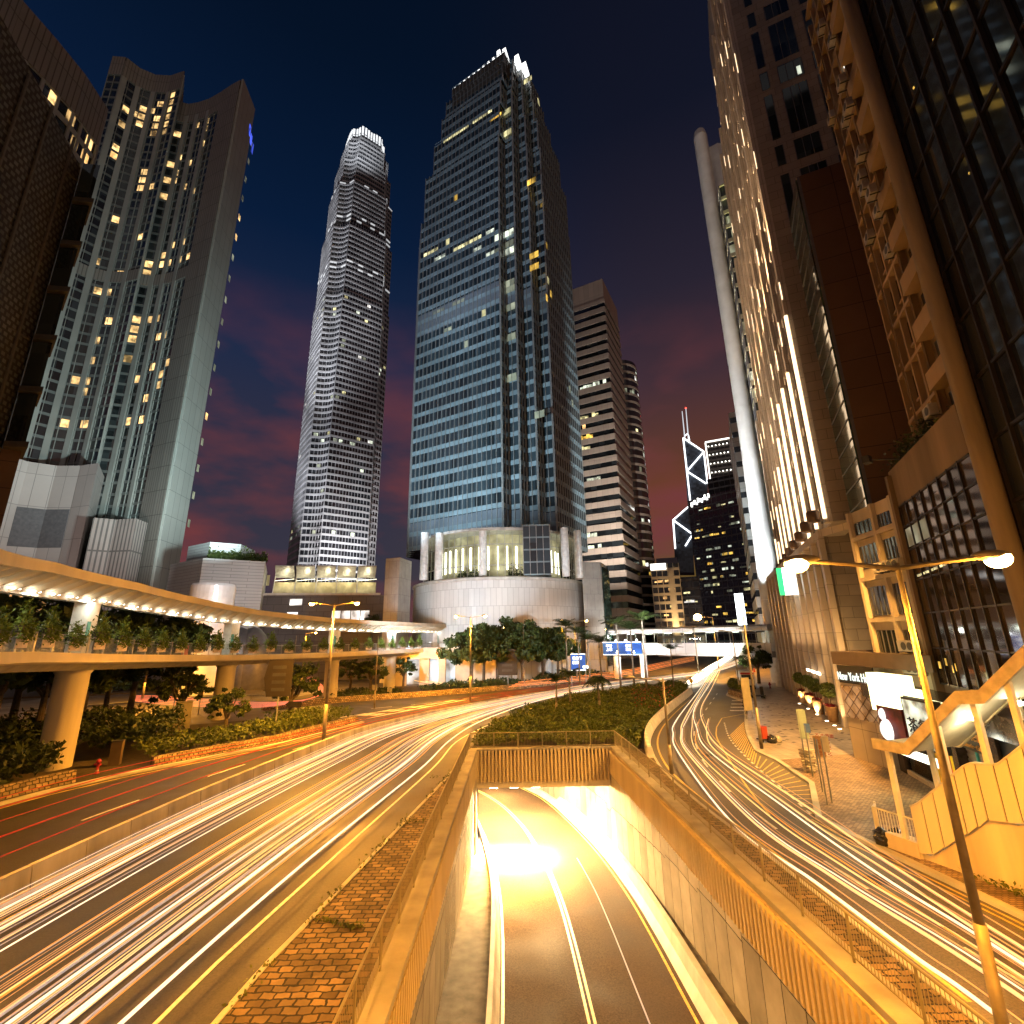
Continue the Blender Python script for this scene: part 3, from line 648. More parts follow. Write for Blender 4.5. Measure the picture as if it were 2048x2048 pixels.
# beds beyond the side road
L2 = spline([(-31, 62), (-24.9, 67.6), (-15, 72.7), (-6.9, 77.3), (1.6, 83.0), (12, 92), (26, 108)], 6)
L2p = [Vector(p) for p in L2]; bed([(p.x-.2, p.y+.3) for p in L2p]+[(22, 110), (4, 99), (-8, 92), (-20, 88), (-31, 82), (-34, 70)], .12)
stonewall(L2p, .7, 'curved low rubble wall on the far side of the left road')
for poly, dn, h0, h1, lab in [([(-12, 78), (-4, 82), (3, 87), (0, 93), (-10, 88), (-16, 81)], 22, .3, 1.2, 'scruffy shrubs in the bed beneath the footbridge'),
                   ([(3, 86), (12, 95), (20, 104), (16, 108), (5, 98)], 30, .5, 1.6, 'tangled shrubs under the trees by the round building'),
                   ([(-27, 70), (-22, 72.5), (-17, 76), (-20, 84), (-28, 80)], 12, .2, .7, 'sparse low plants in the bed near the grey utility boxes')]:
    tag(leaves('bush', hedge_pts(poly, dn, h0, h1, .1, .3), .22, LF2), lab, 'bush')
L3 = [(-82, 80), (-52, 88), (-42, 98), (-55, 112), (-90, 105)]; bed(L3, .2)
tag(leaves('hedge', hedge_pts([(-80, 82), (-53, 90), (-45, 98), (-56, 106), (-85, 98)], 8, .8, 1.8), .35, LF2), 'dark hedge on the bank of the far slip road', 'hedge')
# weeds along the kerb of the paved strip and on the joint across it
pts = []
for p in resample([q for q in RB if 4 < q.y < 40], 160):
    if math.sin(p.y*1.9)+math.sin(p.y*.63+1) > -.3:
        for _ in range(5): pts.append((p.x+RNG.normal(.12, .09), p.y+RNG.normal(0, .1), .14+abs(RNG.normal(0, .11))))
for _ in range(170): x = RNG.uniform(-6.2, -4.4); pts.append((x, 16.2+.2*math.sin(x*3)+RNG.normal(0, .07), .13+abs(RNG.normal(0, .05))))
for y0 in (24, 31): 
    for _ in range(50): x = RNG.uniform(-5.2, -3.8); pts.append((x, y0+RNG.normal(0, .12), .13+abs(RNG.normal(0, .06))))
tag(leaves('weeds', pts, .055, LF3), kind='stuff', label='weeds growing along the kerb and joints of the paved strip', cat='weeds')
pts = [(15.0+(19.6-y)*.18+RNG.normal(0, .12), y+RNG.normal(0, .1), .13+abs(RNG.normal(0, .12))) for y in RNG.uniform(13, 19.2, 1300)]
tag(leaves('weeds', pts, .07, LF3), kind='stuff', label='weeds along the foot of the yellow stair wall', cat='weeds')
# ================================================================== LIGHT STREAKS OF THE TRAFFIC (slender glowing strands at lamp height)
def streak(path, r, z, mat, label, group, zf=None):
    mb = MB(); P3 = [(p[0], p[1], z+(zf(p) if zf else 0)) for p in path]
    mb.path(P3, r, 5); o = mb.build('light_streak', mat); return tag(o, label, 'light streak', group)
sw = EM('streak warm white', (1, .64, .28), 1.15); sc_ = EM('streak white', (1, .84, .62), 1.3); sb_ = EM('streak bluish', (.70, .62, .62), .5); so_ = EM('streak orange', (1, .42, .07), .7); sr_ = EM('streak red', (1, .09, .04), .10); sh_ = EM('streak hot', (1, .84, .60), 6); sd1 = EM('streak dim', (1, .60, .30), .42); sx_ = EM('streak bright', (1, .82, .60), 2.6)
spec = [(.10, .035, .65, so_), (.14, .05, .66, sc_), (.17, .025, .7, sw), (.205, .04, .62, sb_), (.235, .055, .64, sc_), (.27, .03, .8, sw), (.30, .05, .66, sw), (.34, .035, .62, sc_), (.37, .02, .9, sb_),
        (.46, .03, .7, so_), (.52, .05, .66, sw), (.545, .03, .75, so_), (.575, .045, .6, sb_), (.63, .055, .66, sc_), (.665, .02, .85, sb_), (.70, .03, .7, sw), (.735, .075, .64, sc_), (.765, .04, .6, sb_), (.79, .02, .7, so_), (.86, .055, .62, sc_),
        *[(.11+.015*k, .012+.008*((k*7) % 3), .6+.11*((k*5) % 4), (sd1, sb_, sd1, sw)[k % 4]) for k in range(15)], *[(.60+.0145*k, .011+.008*((k*5) % 3), .6+.11*((k*3) % 4), (sd1, sd1, sb_, sw)[k % 4]) for k in range(13)], *[(.475+.014*k, .012, .7, sd1) for k in range(6)],
        (.12, .015, .9, sc_), (.155, .015, .8, sb_), (.22, .018, .9, sw), (.255, .015, .7, sc_), (.32, .016, .95, sb_), (.72, .016, 1.0, sw), (.745, .016, .9, sb_), (.61, .015, .9, sw), (.50, .015, .9, sb_)]
def nth(k):
    return '%d%s' % (k, 'th' if 10 <= k % 100 <= 20 else {1: 'st', 2: 'nd', 3: 'rd'}.get(k % 10, 'th'))
spec.sort(key=lambda q: q[0])
CN = {'streak warm white': 'warm white', 'streak white': 'white', 'streak bluish': 'bluish', 'streak orange': 'orange', 'streak dim': 'dim cream'}
for i, (f, r, z, mt) in enumerate(spec):
    p = between(f+.0, n=70); w = .010*math.sin(i*2.1)
    p = [q+Vector((w*6*math.sin(j*.12+i), 0)) for j, q in enumerate(p)]
    # beyond the island these run on towards the bright crossing
    tail = [Vector((14.0+(1-f)*-3.2, 76.2+(1-f)*1.4)), Vector((26, 88+(1-f)*2)), Vector((42+f*2, 108-f*2)), Vector((74+f*4, 160))]
    q = spline([*[(a.x, a.y) for a in p[::6]], *[(t.x, t.y) for t in tail]], 6)
    streak(q, r*(.62 if f < .45 else .78), z, mt, '%s headlight streak on the left carriageway, %s from the concrete barrier' % (CN[mt.name], nth(i+1)), 'headlight streaks on the left carriageway')
def pxs(pts, z): return spline([G(x, y, z) for x, y in pts], 8)
s1_ = lambda L: [a1(*p) for p in L]
def tailC(f): return [G(1345+f*18, 1262, .65), G(1358+f*12, 1247, .65), G(1370+f*10, 1238, .65)]
Cs = [([(1180, 600), (960, 890), (925, 1030), (960, 1178)], .075, sc_, [(1375, 1545), (1540, 1665), (1720, 1800), (1932, 1955)]),
      ([(1200, 600), (1040, 870), (1000, 1010), (1040, 1178)], .075, sw, [(1410, 1540), (1580, 1660), (1932, 1885)]),
      ([(1215, 600), (1060, 880), (1010, 1020), (1062, 1178)], .035, sc_, [(1423, 1545), (1600, 1665), (1932, 1870)]),
      ([(1240, 590), (1130, 800), (1105, 930), (1140, 1178)], .05, sw, [(1440, 1530), (1600, 1640), (1932, 1845)]),
      ([(1250, 590), (1125, 790), (1150, 980), (1255, 1178)], .06, sc_, [(1490, 1530), (1660, 1650), (1932, 1820)]),
      ([(1290, 590), (1190, 780), (1225, 960), (1390, 1178)], .07, sw, [(1520, 1520), (1680, 1630), (1932, 1790)]),
      ([(1175, 885), (1145, 1000), (1180, 1178)], .04, so_, [(1450, 1530), (1620, 1645), (1932, 1850)]),
      ([(1258, 885), (1240, 1000), (1320, 1178)], .06, sw, [(1505, 1532), (1700, 1660), (1932, 1812)])]
for k, (head, r, mt, tl_) in enumerate(Cs):
    P_ = [G(x, y, .65) for x, y in s1_(head)]+[G(x, y, .65) for x, y in tl_]
    if k < 6: P_ = [*tailC(k/6)[::-1]]+P_
    P_ = P_+[(P_[-1][0]-.2+.02*k, P_[-1][1]-9), (P_[-1][0]-.1, P_[-1][1]-20)]
    for dr, dz, mm_ in ((.6, 0, mt), (.24, .12, sd1)): 
      streak(spline([(a[0]+dz*1.4, a[1]) for a in P_], 8), r*dr, .65+dz, mm_, ('main ' if dr == .6 else 'faint upper ' if dz > 0 else 'faint lower ')+'curving headlight streak on the right road, %s from the white barrier wall' % nth(k+1), 'headlight streaks on the right road')
for k in range(16):   # the glare where everything converges
    f = k/15; streak(pxs([(1290+25*f, 1292-6*f), (1330+20*f, 1262), (1356+14*f, 1247), (1372+12*f, 1238.0)], .65), .10, .65, sh_, '%s of the overlapping white streaks beneath the far footbridge, counted from the left' % nth(k+1), 'headlight streaks under the far footbridge')
for k, (f, r) in enumerate([(.18, .025), (.35, .035), (.52, .02), (.70, .03), (.85, .02)]):
    A = resample([Vector(p[:2]) for p in BARP if p[1] < 90], 60); B = resample([Vector(p) for p in KA][:]+[Vector((-8, 64)), Vector((2, 75)), Vector((12, 86))], 60)
    streak([a.lerp(b, f) for a, b in zip(A, B)], r, .8, sr_, 'faint red tail light streak on the far left carriageway, %s from the concrete barrier' % nth(k+1), 'tail light streaks on the far left carriageway')
for k in range(5):
    streak(pxs([(960+k*6, 1296-k*3), (1100, 1283-k*2.6), (1180, 1275-k*2.6), (1260, 1257-k*2.4), (1310, 1246-k*2)], .9), .03+.015*(k % 2), .9, EM('streak ember', (1, .30, .08), 1.5), '%s orange red tail light streak behind the palms, counted from the nearest' % nth(k+1), 'tail light streaks behind the palms')
for k in range(3): streak(pxs([(765, 1277+k*2), (800, 1283+k*2), (850, 1291+k*2)], .65), .06, .65, sw, '%s white streak on the driveway by the columns' % nth(k+1), 'headlight streaks on the driveway')
for k in range(6):
    streak(pxs([(560+k*4, 1252), (575+k*3, 1275), (600+k*2, 1298), (585, 1318), (480, 1335-k*2), (330, 1330-k*3), (250, 1322-k*2)], .8), .04, .8, EM('streak pink', (1, .25, .14), .9), '%s pink orange streak on the slip road under the footbridge' % nth(k+1), 'tail light streaks on the slip road')
for k, (a, b) in enumerate([((.62, 0), (.70, 0))]):
    p = [Vector(u_).lerp(Vector(v_), .70) for u_, v_ in zip(ul, ur)]; p = [q for q in p if -8 < q.y < 36.5]
    streak(p, .03, .65, sb_, 'single bluish white streak in the right lane of the sunken road', None, zf=lambda q: zr(q[1]))
# ================================================================== BUILDINGS
LITM = {}
def litmat(k):
    cfg = {'warm': ((1, .62, .24), 1.6, 1.3), 'cool': ((.90, .98, .78), .9, .9), 'yel': ((1, .90, .45), 1.1, .7), 'amber': ((1, .60, .10), 1.3, .7), 'white': ((1, .96, .9), 1.6, .8), 'dim': ((.8, .85, .6), .22, .8), 'blue': ((.08, .14, 1), 1.2, 1.2)}[k]
    return EM('lit room '+k, cfg[0], cfg[1], pattern=cfg[2])
def lit(root, p, q, u, z, w, h, kind, out=.05):
    """one lit window or glint, a pane in front of the dark glass of wall p->q"""
    dx, dy = q[0]-p[0], q[1]-p[1]; L = math.hypot(dx, dy); dx /= L; dy /= L
    a = (p[0]+dx*(u-w/2), p[1]+dy*(u-w/2)); b = (p[0]+dx*(u+w/2), p[1]+dy*(u+w/2))
    key = 'pane'; me = LITM.get((key, kind))
    if me is None:
        me = bpy.data.meshes.new('lit_pane'); me.from_pydata([(-.5, 0, 0), (.5, 0, 0), (.5, 0, 1), (-.5, 0, 1), (-.5, .2, 0), (.5, .2, 0), (.5, .2, 1), (-.5, .2, 1)], [], [(0, 1, 2, 3), (1, 5, 6, 2), (5, 4, 7, 6), (4, 0, 3, 7), (3, 2, 6, 7), (0, 4, 5, 1)])
        me.materials.append(litmat(kind)); LITM[(key, kind)] = me
    o = bpy.data.objects.new('lit_pane', me); COL.objects.link(o); o.parent = root
    nx, ny = dy, -dx; c = ((a[0]+b[0])/2+nx*out, (a[1]+b[1])/2+ny*out, z)
    o.location = Vector(c)-ORG.get(root, Vector((0, 0, 0))); o.rotation_euler = (0, 0, math.atan2(dy, dx)); o.scale = (w, .3, h)
    return o
def curtain(root, poly, z0, z1, glass, band=None, mull=None, fh=3.8, bh=1.1, bay=1.5, mw=.12, mo=.14, bo=.10, trans=False, closed=True, edges=None, lastz=None, bz=0.0):
    n = len(poly); area = sum(poly[i][0]*poly[(i+1) % n][1]-poly[(i+1) % n][0]*poly[i][1] for i in range(n))
    if area < 0: poly = poly[::-1]
    mb = MB(); mb.prism(poly, z0, z1); mb.build('glass', glass, root)
    E_ = [(poly[i], poly[(i+1) % n]) for i in range(n)]
    if band:
        mb = MB(); z = z0+bz
        while z < z1-.2:
            for p, q in E_:
                # skip edges facing away from the street side (never seen)
                if (p[0]+q[0])/2*(q[1]-p[1])-(p[1]+q[1])/2*(q[0]-p[0]) > 0 and edges is None: continue
                mb.seg(p, q, z, min(z+bh, z1), bo, 0.0)
                if trans: mb.seg(p, q, z+bh+.02, z+bh+.12, bo+.05, 0)
            z += fh
        mb.build('floor_band', band, root)
    if mull:
        mb = MB()
        for p, q in E_:
            if (p[0]+q[0])/2*(q[1]-p[1])-(p[1]+q[1])/2*(q[0]-p[0]) > 0 and edges is None: continue
            L = math.hypot(q[0]-p[0], q[1]-p[1]); m_ = max(1, round(L/bay)); dx, dy = (q[0]-p[0])/L, (q[1]-p[1])/L
            for i in range(m_+1):
                u = L*i/m_; mb.seg((p[0]+dx*(u-mw/2), p[1]+dy*(u-mw/2)), (p[0]+dx*(u+mw/2), p[1]+dy*(u+mw/2)), z0, z1, mo, 0)
        mb.build('mullions', mull, root)
    return root
# ------------------------------------------------------------------ central glass tower
Ux, Vx = (.865, -.503), (.503, .865)
def uv(u, v): return (u*Ux[0]+v*Vx[0], u*Ux[1]+v*Vx[1])
def ifc(k):
    """stepped-corner square of tier k, as (left, front left, front right, right, far end of the right side)"""
    uL, fL, fR, uR, ve = [(-94, -87, -57.3, -47.9, 124), (-91.5, -85.8, -57.2, -48.2, 124), (-88, -82.5, -56.8, -48.8, 121), (-84, -79.5, -56.2, -50, 117), (-81.5, -78, -55.5, -50.8, 114), (-79, -75.5, -54.8, -51.2, 112)][k]
    v0 = 94.0+(.25 if k > 3 else 0); P = []
    nl = (fL-uL)/3
    for j in range(3): P += [(uL+nl*j, v0+7-7/3*j), (uL+nl*(j+1), v0+7-7/3*j)]
    P += [(fL, v0)]; nr = (uR-fR)/3
    for j in range(3): P += [(fR+nr*j, v0+10.4/3*j), (fR+nr*j, v0+10.4/3*(j+1))]
    P += [(uR, v0+10.4), (uR, ve), (uR-6, ve), (uR-6, 134), (uL+7, 134), (uL+7, ve), (uL, ve)]
    return [uv(*p) for p in P]
t = thing('glass_office_tower', 'tall blue lit glass office tower with stepped corners standing on the round stone drum', 'skyscraper', (-3, 118, 0))
g1 = GLASS('tower glass', (.020, .030, .036), .07, cell=(1.48, 3.9)); sp1 = M('tower spandrel glass', (.20, .27, .30), .28, .1, nscale=.25, namt=.25, spec=.8); mu1 = M('tower mullion', (.45, .46, .44), .35, .6)
for k, (za, zb) in enumerate([(31, 140), (140, 158), (158, 170), (170, 180), (180, 187), (187, 191.5)]):
    curtain(t, ifc(k), za, zb, g1, sp1, mu1, fh=3.9, bh=1.15, bay=1.48, mw=.13, mo=.30, trans=True)
P_ = ifc(0)[6:14]
for za, zh in ((31, 7.6), (97, 7.4)):
    mb = MB()
    for p, q in zip(P_, P_[1:]): mb.seg(p, q, za, za+zh, .06, 0)
    mb.build('plant_floor_louvres', M('tower louvres', (.17, .20, .23), .4, .3, nscale=.4), t)
mb = MB()
for p, q in zip(ifc(5)[6:9], ifc(5)[7:9]): mb.seg(p, q, 183, 191.4, .12, 0)
mb.build('dark_top_screen', M('top screen', (.07, .065, .05), .5, .3), t)
whit = EM('crown white', (1, 1, .98), 2.2)
for i in range(9):
    u_ = -74.8+i*1.95; mb = MB(); mb.prism([uv(u_-.35, 94.6), uv(u_+.35, 94.6), uv(u_+.35, 96.2), uv(u_-.35, 96.2)], 191.5, 192.5+i*.12); mb.build('crown_fin', whit, t)
for (u_, v_, w, z1_) in ((-57.4, 95.3, 1.2, 196.5), (-56.0, 96.6, 1.2, 198), (-53.2, 100.0, 1.5, 197.6), (-51.6, 102.0, 1.5, 195.6)):
    mb = MB(); zt2 = lambda x, y, z1_=z1_, a=uv(u_, v_): z1_-1.6*max(0, math.hypot(x-a[0], y-a[1])-.3)
    mb.prism([uv(u_-w/2, v_-.3), uv(u_+w/2, v_-.3), uv(u_+w/2, v_+2.2), uv(u_-w/2, v_+2.2)], 191.5, zt2); mb.build('crown_fin', whit, t)
Fp, Fq = uv(-87, 94.0), uv(-57.3, 94.0)
def litpx(root, p, q, X, Y, z0, fh, bay, kind, wn_=1, hh=.6, bh=1.35, out=.06):
    u, z = FACE(p, q, X, Y); k = math.floor(u/bay); f = math.floor((z-z0)/fh)
    for j in range(wn_): lit(root, p, q, (k+j+.5)*bay, z0+f*fh+bh+.14, bay*.88, (fh-bh-.2)*hh, kind, out)
r3 = lambda x, y: ((500+x/2.415)*.9434, (y/2.415)*.9434)        # zoomed crop coordinates -> survey coordinates
Lz = [(880, 1205, 'yel', 2), (960, 1170, 'yel', 1), (845, 1245, 'yel', 2), (900, 1258, 'cool', 3), (985, 1230, 'yel', 3), (1040, 1205, 'yel', 4), (1080, 1190, 'cool', 2), (1140, 1215, 'cool', 2), (1180, 1200, 'dim', 2), (1150, 1150, 'cool', 2), (1195, 1140, 'cool', 1),
      (1160, 575, 'amber', 2), (1195, 560, 'amber', 2), (900, 1500, 'dim', 3), (985, 1465, 'dim', 3), (1140, 1540, 'yel', 1), (1050, 1680, 'dim', 1), (1000, 960, 'amber', 1), (940, 1590, 'dim', 2)]
for X, Y, k, n_ in Lz: litpx(t, Fp, Fq, *r3(X, Y), 31, 3.9, 1.48, k, n_, hh=.9 if n_ == 1 else .5)
for k in range(12): lit(t, Fp, Fq, 9+k*1.48 if k < 7 else 10.6+k*1.48, 169, 1.35, 1.0, 'yel', .1)
N1p, N1q = uv(-57.3+0, 94.0+3.13), uv(-57.3+3.13, 94.0+3.13)
for z, kd in ((169, 'yel'), (121.5, 'cool'), (117.6, 'dim'), (102, 'dim'), (86.5, 'dim')):
    for j in range(2): lit(t, N1p, N1q, .8+j*1.5, z, 1.35, 2.1, kd, .12)
N3p, N3q = uv(-51.1, 104.4-3.13), uv(-47.9, 104.4-3.13+3.1)
R_p, R_q = uv(-47.9, 103.4), uv(-47.9, 122)
for z, u_, kd in ((120, 1, 'amber'), (104, 2, 'amber'), (100.5, 0, 'amber'), (107.5, 1, 'yel'), (78, 9, 'dim'), (74, 10, 'dim'), (176, 0, 'yel')):
    lit(t, R_p, R_q, .8+u_*1.48, z, 1.3, 2.2, kd, .1)
FR = (uv(-57.3+6.26, 94+6.26), uv(-57.3+9.4, 94+6.26))
for z, kd in ((140, 'amber'), (113, 'amber'), (109, 'amber'), (63, 'dim'), (182, 'yel')):
    for j in range(2): lit(t, *FR, .8+j*1.5, z, 1.35, 2.0, kd, .12)
FF = (uv(-57.3, 94+3.13), uv(-54.2, 94+3.13))
for z, kd in ((160, 'yel'), (115, 'cool'), (104, 'dim'), (74, 'dim'), (96, 'dim')):
    for j in range(2): lit(t, *FF, .8+j*1.5, z, 1.35, 2.2, kd, .12)
# round stone base with the glazed lobby drum on it
RC = (-3.3, 117.5)
t = thing('round_podium', 'pale round stone drum with a glowing glazed lobby and white columns beneath the glass tower', 'building', (RC[0], RC[1], 0))
stone = PM('pale stone cladding', (.60, .59, .56), 1.15, 3.6, .03, (.30, .29, .27), .5, .07, .45, 'UV', .2, dirt=.12, dscale=.12)
MB().lathe(*RC, [(20.9, 0), (20.9, 19.7), (20.6, 20.3), (16, 20.4), (0, 20.4)], 96).build('stone_drum', stone, t)
MB().lathe(*RC, [(20.95, 19.6), (21.15, 19.75), (21.15, 20.2), (20.6, 20.42)], 96).build('rim', concl, t)
MB().lathe(*RC, [(14.8, 20.4), (14.8, 31)], 64).build('lobby_wall', EM('lobby glow', (1, .86, .50), .85, pattern=.35), t)
MB().lathe(*RC, [(0, 30.4), (19.6, 30.4), (19.6, 30.95), (0, 30.95)], 64).build('soffit', concl, t)
for a in range(190, 350, 8):
    A_ = math.radians(a); MB().box(RC[0]+14.95*math.cos(A_), RC[1]+14.95*math.sin(A_), 22.5, .22, .3, 5.2, A_).build('lobby_light', EM('lobby lamp', (1, .93, .7), 5), t)
clr = CLEAR('clear glazing')
MB().lathe(*RC, [(18.6, 20.4), (18.6, 30.6)], 72).build('glazing', clr, t)
mb = MB()
for k in range(72):
    a = 2*PI*k/72; 
    if math.sin(a) < .35: mb.box(RC[0]+18.7*math.cos(a), RC[1]+18.7*math.sin(a), 20.4, .12, .1, 10.2, a)
for z in (20.4, 22.9, 27.4): mb.lathe(*RC, [(18.6, z), (18.85, z), (18.85, z+.16), (18.6, z+.16)], 72)
mb.build('glazing_bars', mu1, t)
for X in (828, 911, 1067, 1092, 800):
    p = HD(X, 1060, 99.5 if X in (911, 1067) else 103)
    MB().lathe(p[0], p[1], [(.85, 20.4), (.85, 30.7)], 20).build('column', M('white column', (.75, .75, .73), .4), t)
tag(leaves('plants', np.array([(RC[0]+16.8*math.cos(a)+RNG.normal(0, .2), RC[1]+16.8*math.sin(a)+RNG.normal(0, .2), 20.6+abs(RNG.normal(0, .9))) for a in np.radians(RNG.uniform(238, 318, 1600)) if math.sin(a*9) > -.3]), .28, LF2, t))
dk = [AZ(1.3, 97.4), AZ(4.6, 97.4), AZ(4.6, 102), AZ(1.3, 102)]
curtain(t, dk, 20.5, 31.2, g1, sp1, mu1, fh=2.6, bh=.3, bay=1.5)
# ------------------------------------------------------------------ very tall tower behind
t = thing('supertall_tower', 'very tall slender tower of silver bands with a glowing white crown, behind the low mall', 'skyscraper', (*AZ(-21.2, 310), 0))
cx_, cy_ = AZ(-21.2, 312)
def sup(r, ins=0, n=5.0, m_=40, notch=.86):
    P = []
    for k in range(m_):
        a = 2*PI*(k+.5)/m_; c, s_ = math.cos(a), math.sin(a); rr = (abs(c)**n+abs(s_)**n)**(-1/n)
        x, y = c*rr*r, s_*rr*r
        if abs(abs(x)-abs(y)) < .33*r and min(abs(x), abs(y)) > .6*r: x *= notch; y *= notch
        b = math.radians(-52); P.append((cx_+x*math.cos(b)-y*math.sin(b), cy_+x*math.sin(b)+y*math.cos(b)))
    return P
g2 = GLASS('silver tower glass', (.012, .013, .016), .1, cell=(1.5, 4)); sp2 = M('silver bands', (.40, .40, .42), .4, .5, nscale=.1, namt=.3)
for za, zb, r in ((18, 235, 22.6), (235, 292, 21.8), (292, 330, 20.2), (330, 358, 18.2), (358, 378, 15.8), (378, 388, 13.2)):
    curtain(t, sup(r), za, zb, g2, sp2, sp2, fh=4.1, bh=1.25, bay=1.9, mw=.13, mo=.42, bo=.5)
for z in (296, 300, 259, 255, 330):    # bright refuge-floor strips
    mb = MB(); P = sup(20.3 if z > 292 else 21.9)
    for i, (p, q) in enumerate(zip(P, P[1:])):
        if (p[0]+q[0])/2*(q[1]-p[1])-(p[1]+q[1])/2*(q[0]-p[0]) < 0 and (i*7+z) % 5 < 2: mb.seg(p, q, z, z+.9, .58, 0)
    mb.build('lit_floor', EM('floor strip glow', (.95, .97, 1), .5), t)
P = sup(13.2); 
for i, (p, q) in enumerate(zip(P, P[1:]+P[:1])):
    if (p[0]+q[0])/2*(q[1]-p[1])-(p[1]+q[1])/2*(q[0]-p[0]) < 0:
        mb = MB(); L = math.hypot(q[0]-p[0], q[1]-p[1]); mb.seg(p, (p[0]+(q[0]-p[0])*.6, p[1]+(q[1]-p[1])*.6), 386, 393.5+.8*math.sin(i*.9)-abs(i-30)*.0, .5, 0); mb.build('crown_fin', EM('crown silver glow', (.95, .98, 1), .95), t)
P = sup(22.6); vis = [(p, q) for p, q in zip(P, P[1:]+P[:1]) if (p[0]+q[0])/2*(q[1]-p[1])-(p[1]+q[1])/2*(q[0]-p[0]) < 0]
for k in range(70):
    p, q = random.choice(vis); L = math.hypot(q[0]-p[0], q[1]-p[1]); z = 18+4.1*random.choice([3, 7, 12, 13, 18, 22, 25, 26, 27, 33, 34, 40, 41, 42, 43, 48, 49, 50, 51])+1.05
    u_ = random.uniform(.3, .7)*L
    lit(t, p, q, u_, z, 2.1, 2.4, random.choice(['cool', 'cool', 'yel', 'dim', 'dim', 'white']), .2)
# ------------------------------------------------------------------ banded tower and round banded tower
pink = PM('pinkish stone bands', (.47, .41, .37), 2.4, 8, .04, (.25, .21, .19), 0, .08, .6, 'UV', .1, dirt=.15, dscale=.05)
g3 = GLASS('banded tower glass', (.014, .018, .022), .08, cell=(2.4, 4.8))
t = thing('banded_office_tower', 'office tower with broad pinkish stone bands and dark window strips, right of the glass tower', 'skyscraper', (*AZ(12, 195), 0))
c1, c2, c3 = AZ(6.0, 196), AZ(13.4, 188), AZ(15.05, 212)
bt = [c1, c2, c3, AZ(8.5, 226)]
curtain(t, bt, 16, 157, g3, pink, None, fh=4.8, bh=2.5, bo=.35)
MB().prism([(c[0]*1.0, c[1]*1.0) for c in bt], 157, 168).build('roof_block', pink, t); MB().prism(bt, 0, 17).build('base', pink, t)
for z, kd, n_ in ((16+4.8*20, 'cool', 12), (16+4.8*17, 'yel', 9), (16+4.8*16, 'warm', 5), (16+4.8*15, 'amber', 7), (16+4.8*14, 'yel', 6), (16+4.8*13, 'white', 3), (16+4.8*11, 'cool', 5), (16+4.8*6, 'cool', 3), (16+4.8*5, 'cool', 4), (16+4.8*9, 'dim', 3), (16+4.8*2, 'cool', 3), (16+4.8*1, 'white', 4)):
    for j in range(n_):
        if random.random() < .8: lit(t, c1, c2, 7+j*1.5+(5 if kd == 'cool' and n_ < 9 else 0), z+2.6, 1.4, random.uniform(1, 2.1), kd, .06)
t = thing('round_banded_tower', 'round tower ringed with thin pinkish bands, behind the banded office tower', 'skyscraper', (*AZ(14.4, 232), 0))
rc = AZ(14.45, 232); RP = [(rc[0]+9.6*math.cos(2*PI*k/40), rc[1]+9.6*math.sin(2*PI*k/40)) for k in range(40)]
curtain(t, RP, 0, 146, g3, pink, None, fh=4.2, bh=1.1, bo=.3)
vis = [(p, q) for p, q in zip(RP, RP[1:]+RP[:1]) if (p[0]+q[0])/2*(q[1]-p[1])-(p[1]+q[1])/2*(q[0]-p[0]) < 0]
for k in range(46):
    p, q = random.choice(vis[len(vis)//3:]); z = 4.2*random.choice([3, 4, 5, 8, 9, 11, 14, 20, 22, 25, 30, 32, 33])+1.15
    lit(t, p, q, .75, z, 1.45, 1.6 if k % 2 else 2.6, random.choice(['cool', 'yel', 'white', 'dim', 'amber']), .06)
# ------------------------------------------------------------------ far cluster at the end of the road
def far(name, label, azl, azr, d, z1, glass, band=None, mull=None, fh=4, bh=1.2, bay=3, n=0, kinds=('yel', 'white'), depth=25, zs=None, side=None, bo=.2, rows=None, urange=(0, 1)):
    p, q = AZ(azl, d), AZ(azr, d+(side or 0)); t = thing(name, label, 'skyscraper', (*p, 0))
    dv = Vector((q[0]-p[0], q[1]-p[1])).normalized(); nv = (-dv.y, dv.x)
    poly = [p, q, (q[0]+nv[0]*depth, q[1]+nv[1]*depth), (p[0]+nv[0]*depth, p[1]+nv[1]*depth)]
    curtain(t, poly, 0, z1, glass, band, mull, fh=fh, bh=bh, bay=bay, bo=bo, mw=.25, mo=bo+.05)
    L = math.hypot(q[0]-p[0], q[1]-p[1])
    for k in range(n):
        f = random.choice(rows) if rows else random.randint(1, int(z1/fh)-2)
        lit(t, p, q, random.uniform(urange[0], urange[1])*(L-4)+2, f*fh+bh+(fh-bh)*.4, bay*random.uniform(.4, 1.3), (fh-bh)*random.uniform(.2, .45), random.choice(kinds), bo)
    return t, p, q, L
gk = GLASS('far dark glass', (.016, .018, .024), .12, cell=(3, 4)); gm = M('far mullion', (.12, .12, .13), .5)
cream = M('cream render', (.55, .48, .40), .7, nscale=.2)
far('pale_tower_block', 'small pale block with a red and blue roof beacon, far beyond the round banded tower', 17.0, 19.3, 420, 72, M('pale render', (.32, .30, .34), .7, nscale=.1), None, None, n=6, kinds=('dim', 'cool'))
bt_ = bpy.context.view_layer.objects if False else None
hotel2, p, q, L = far('old_hotel_tower', 'cream hotel tower of many small windows with a floodlit corner, behind the palms', 16.3, 19.4, 205, 37, gk, cream, cream, fh=3.4, bh=1.1, bay=2.2, n=14, kinds=('warm', 'yel'), side=0)
MB().seg((p[0]+(q[0]-p[0])*.62, p[1]+(q[1]-p[1])*.62), (p[0]+(q[0]-p[0])*.78, p[1]+(q[1]-p[1])*.78), 0, 34, .5, 0).build('corner_pier', cream, hotel2)
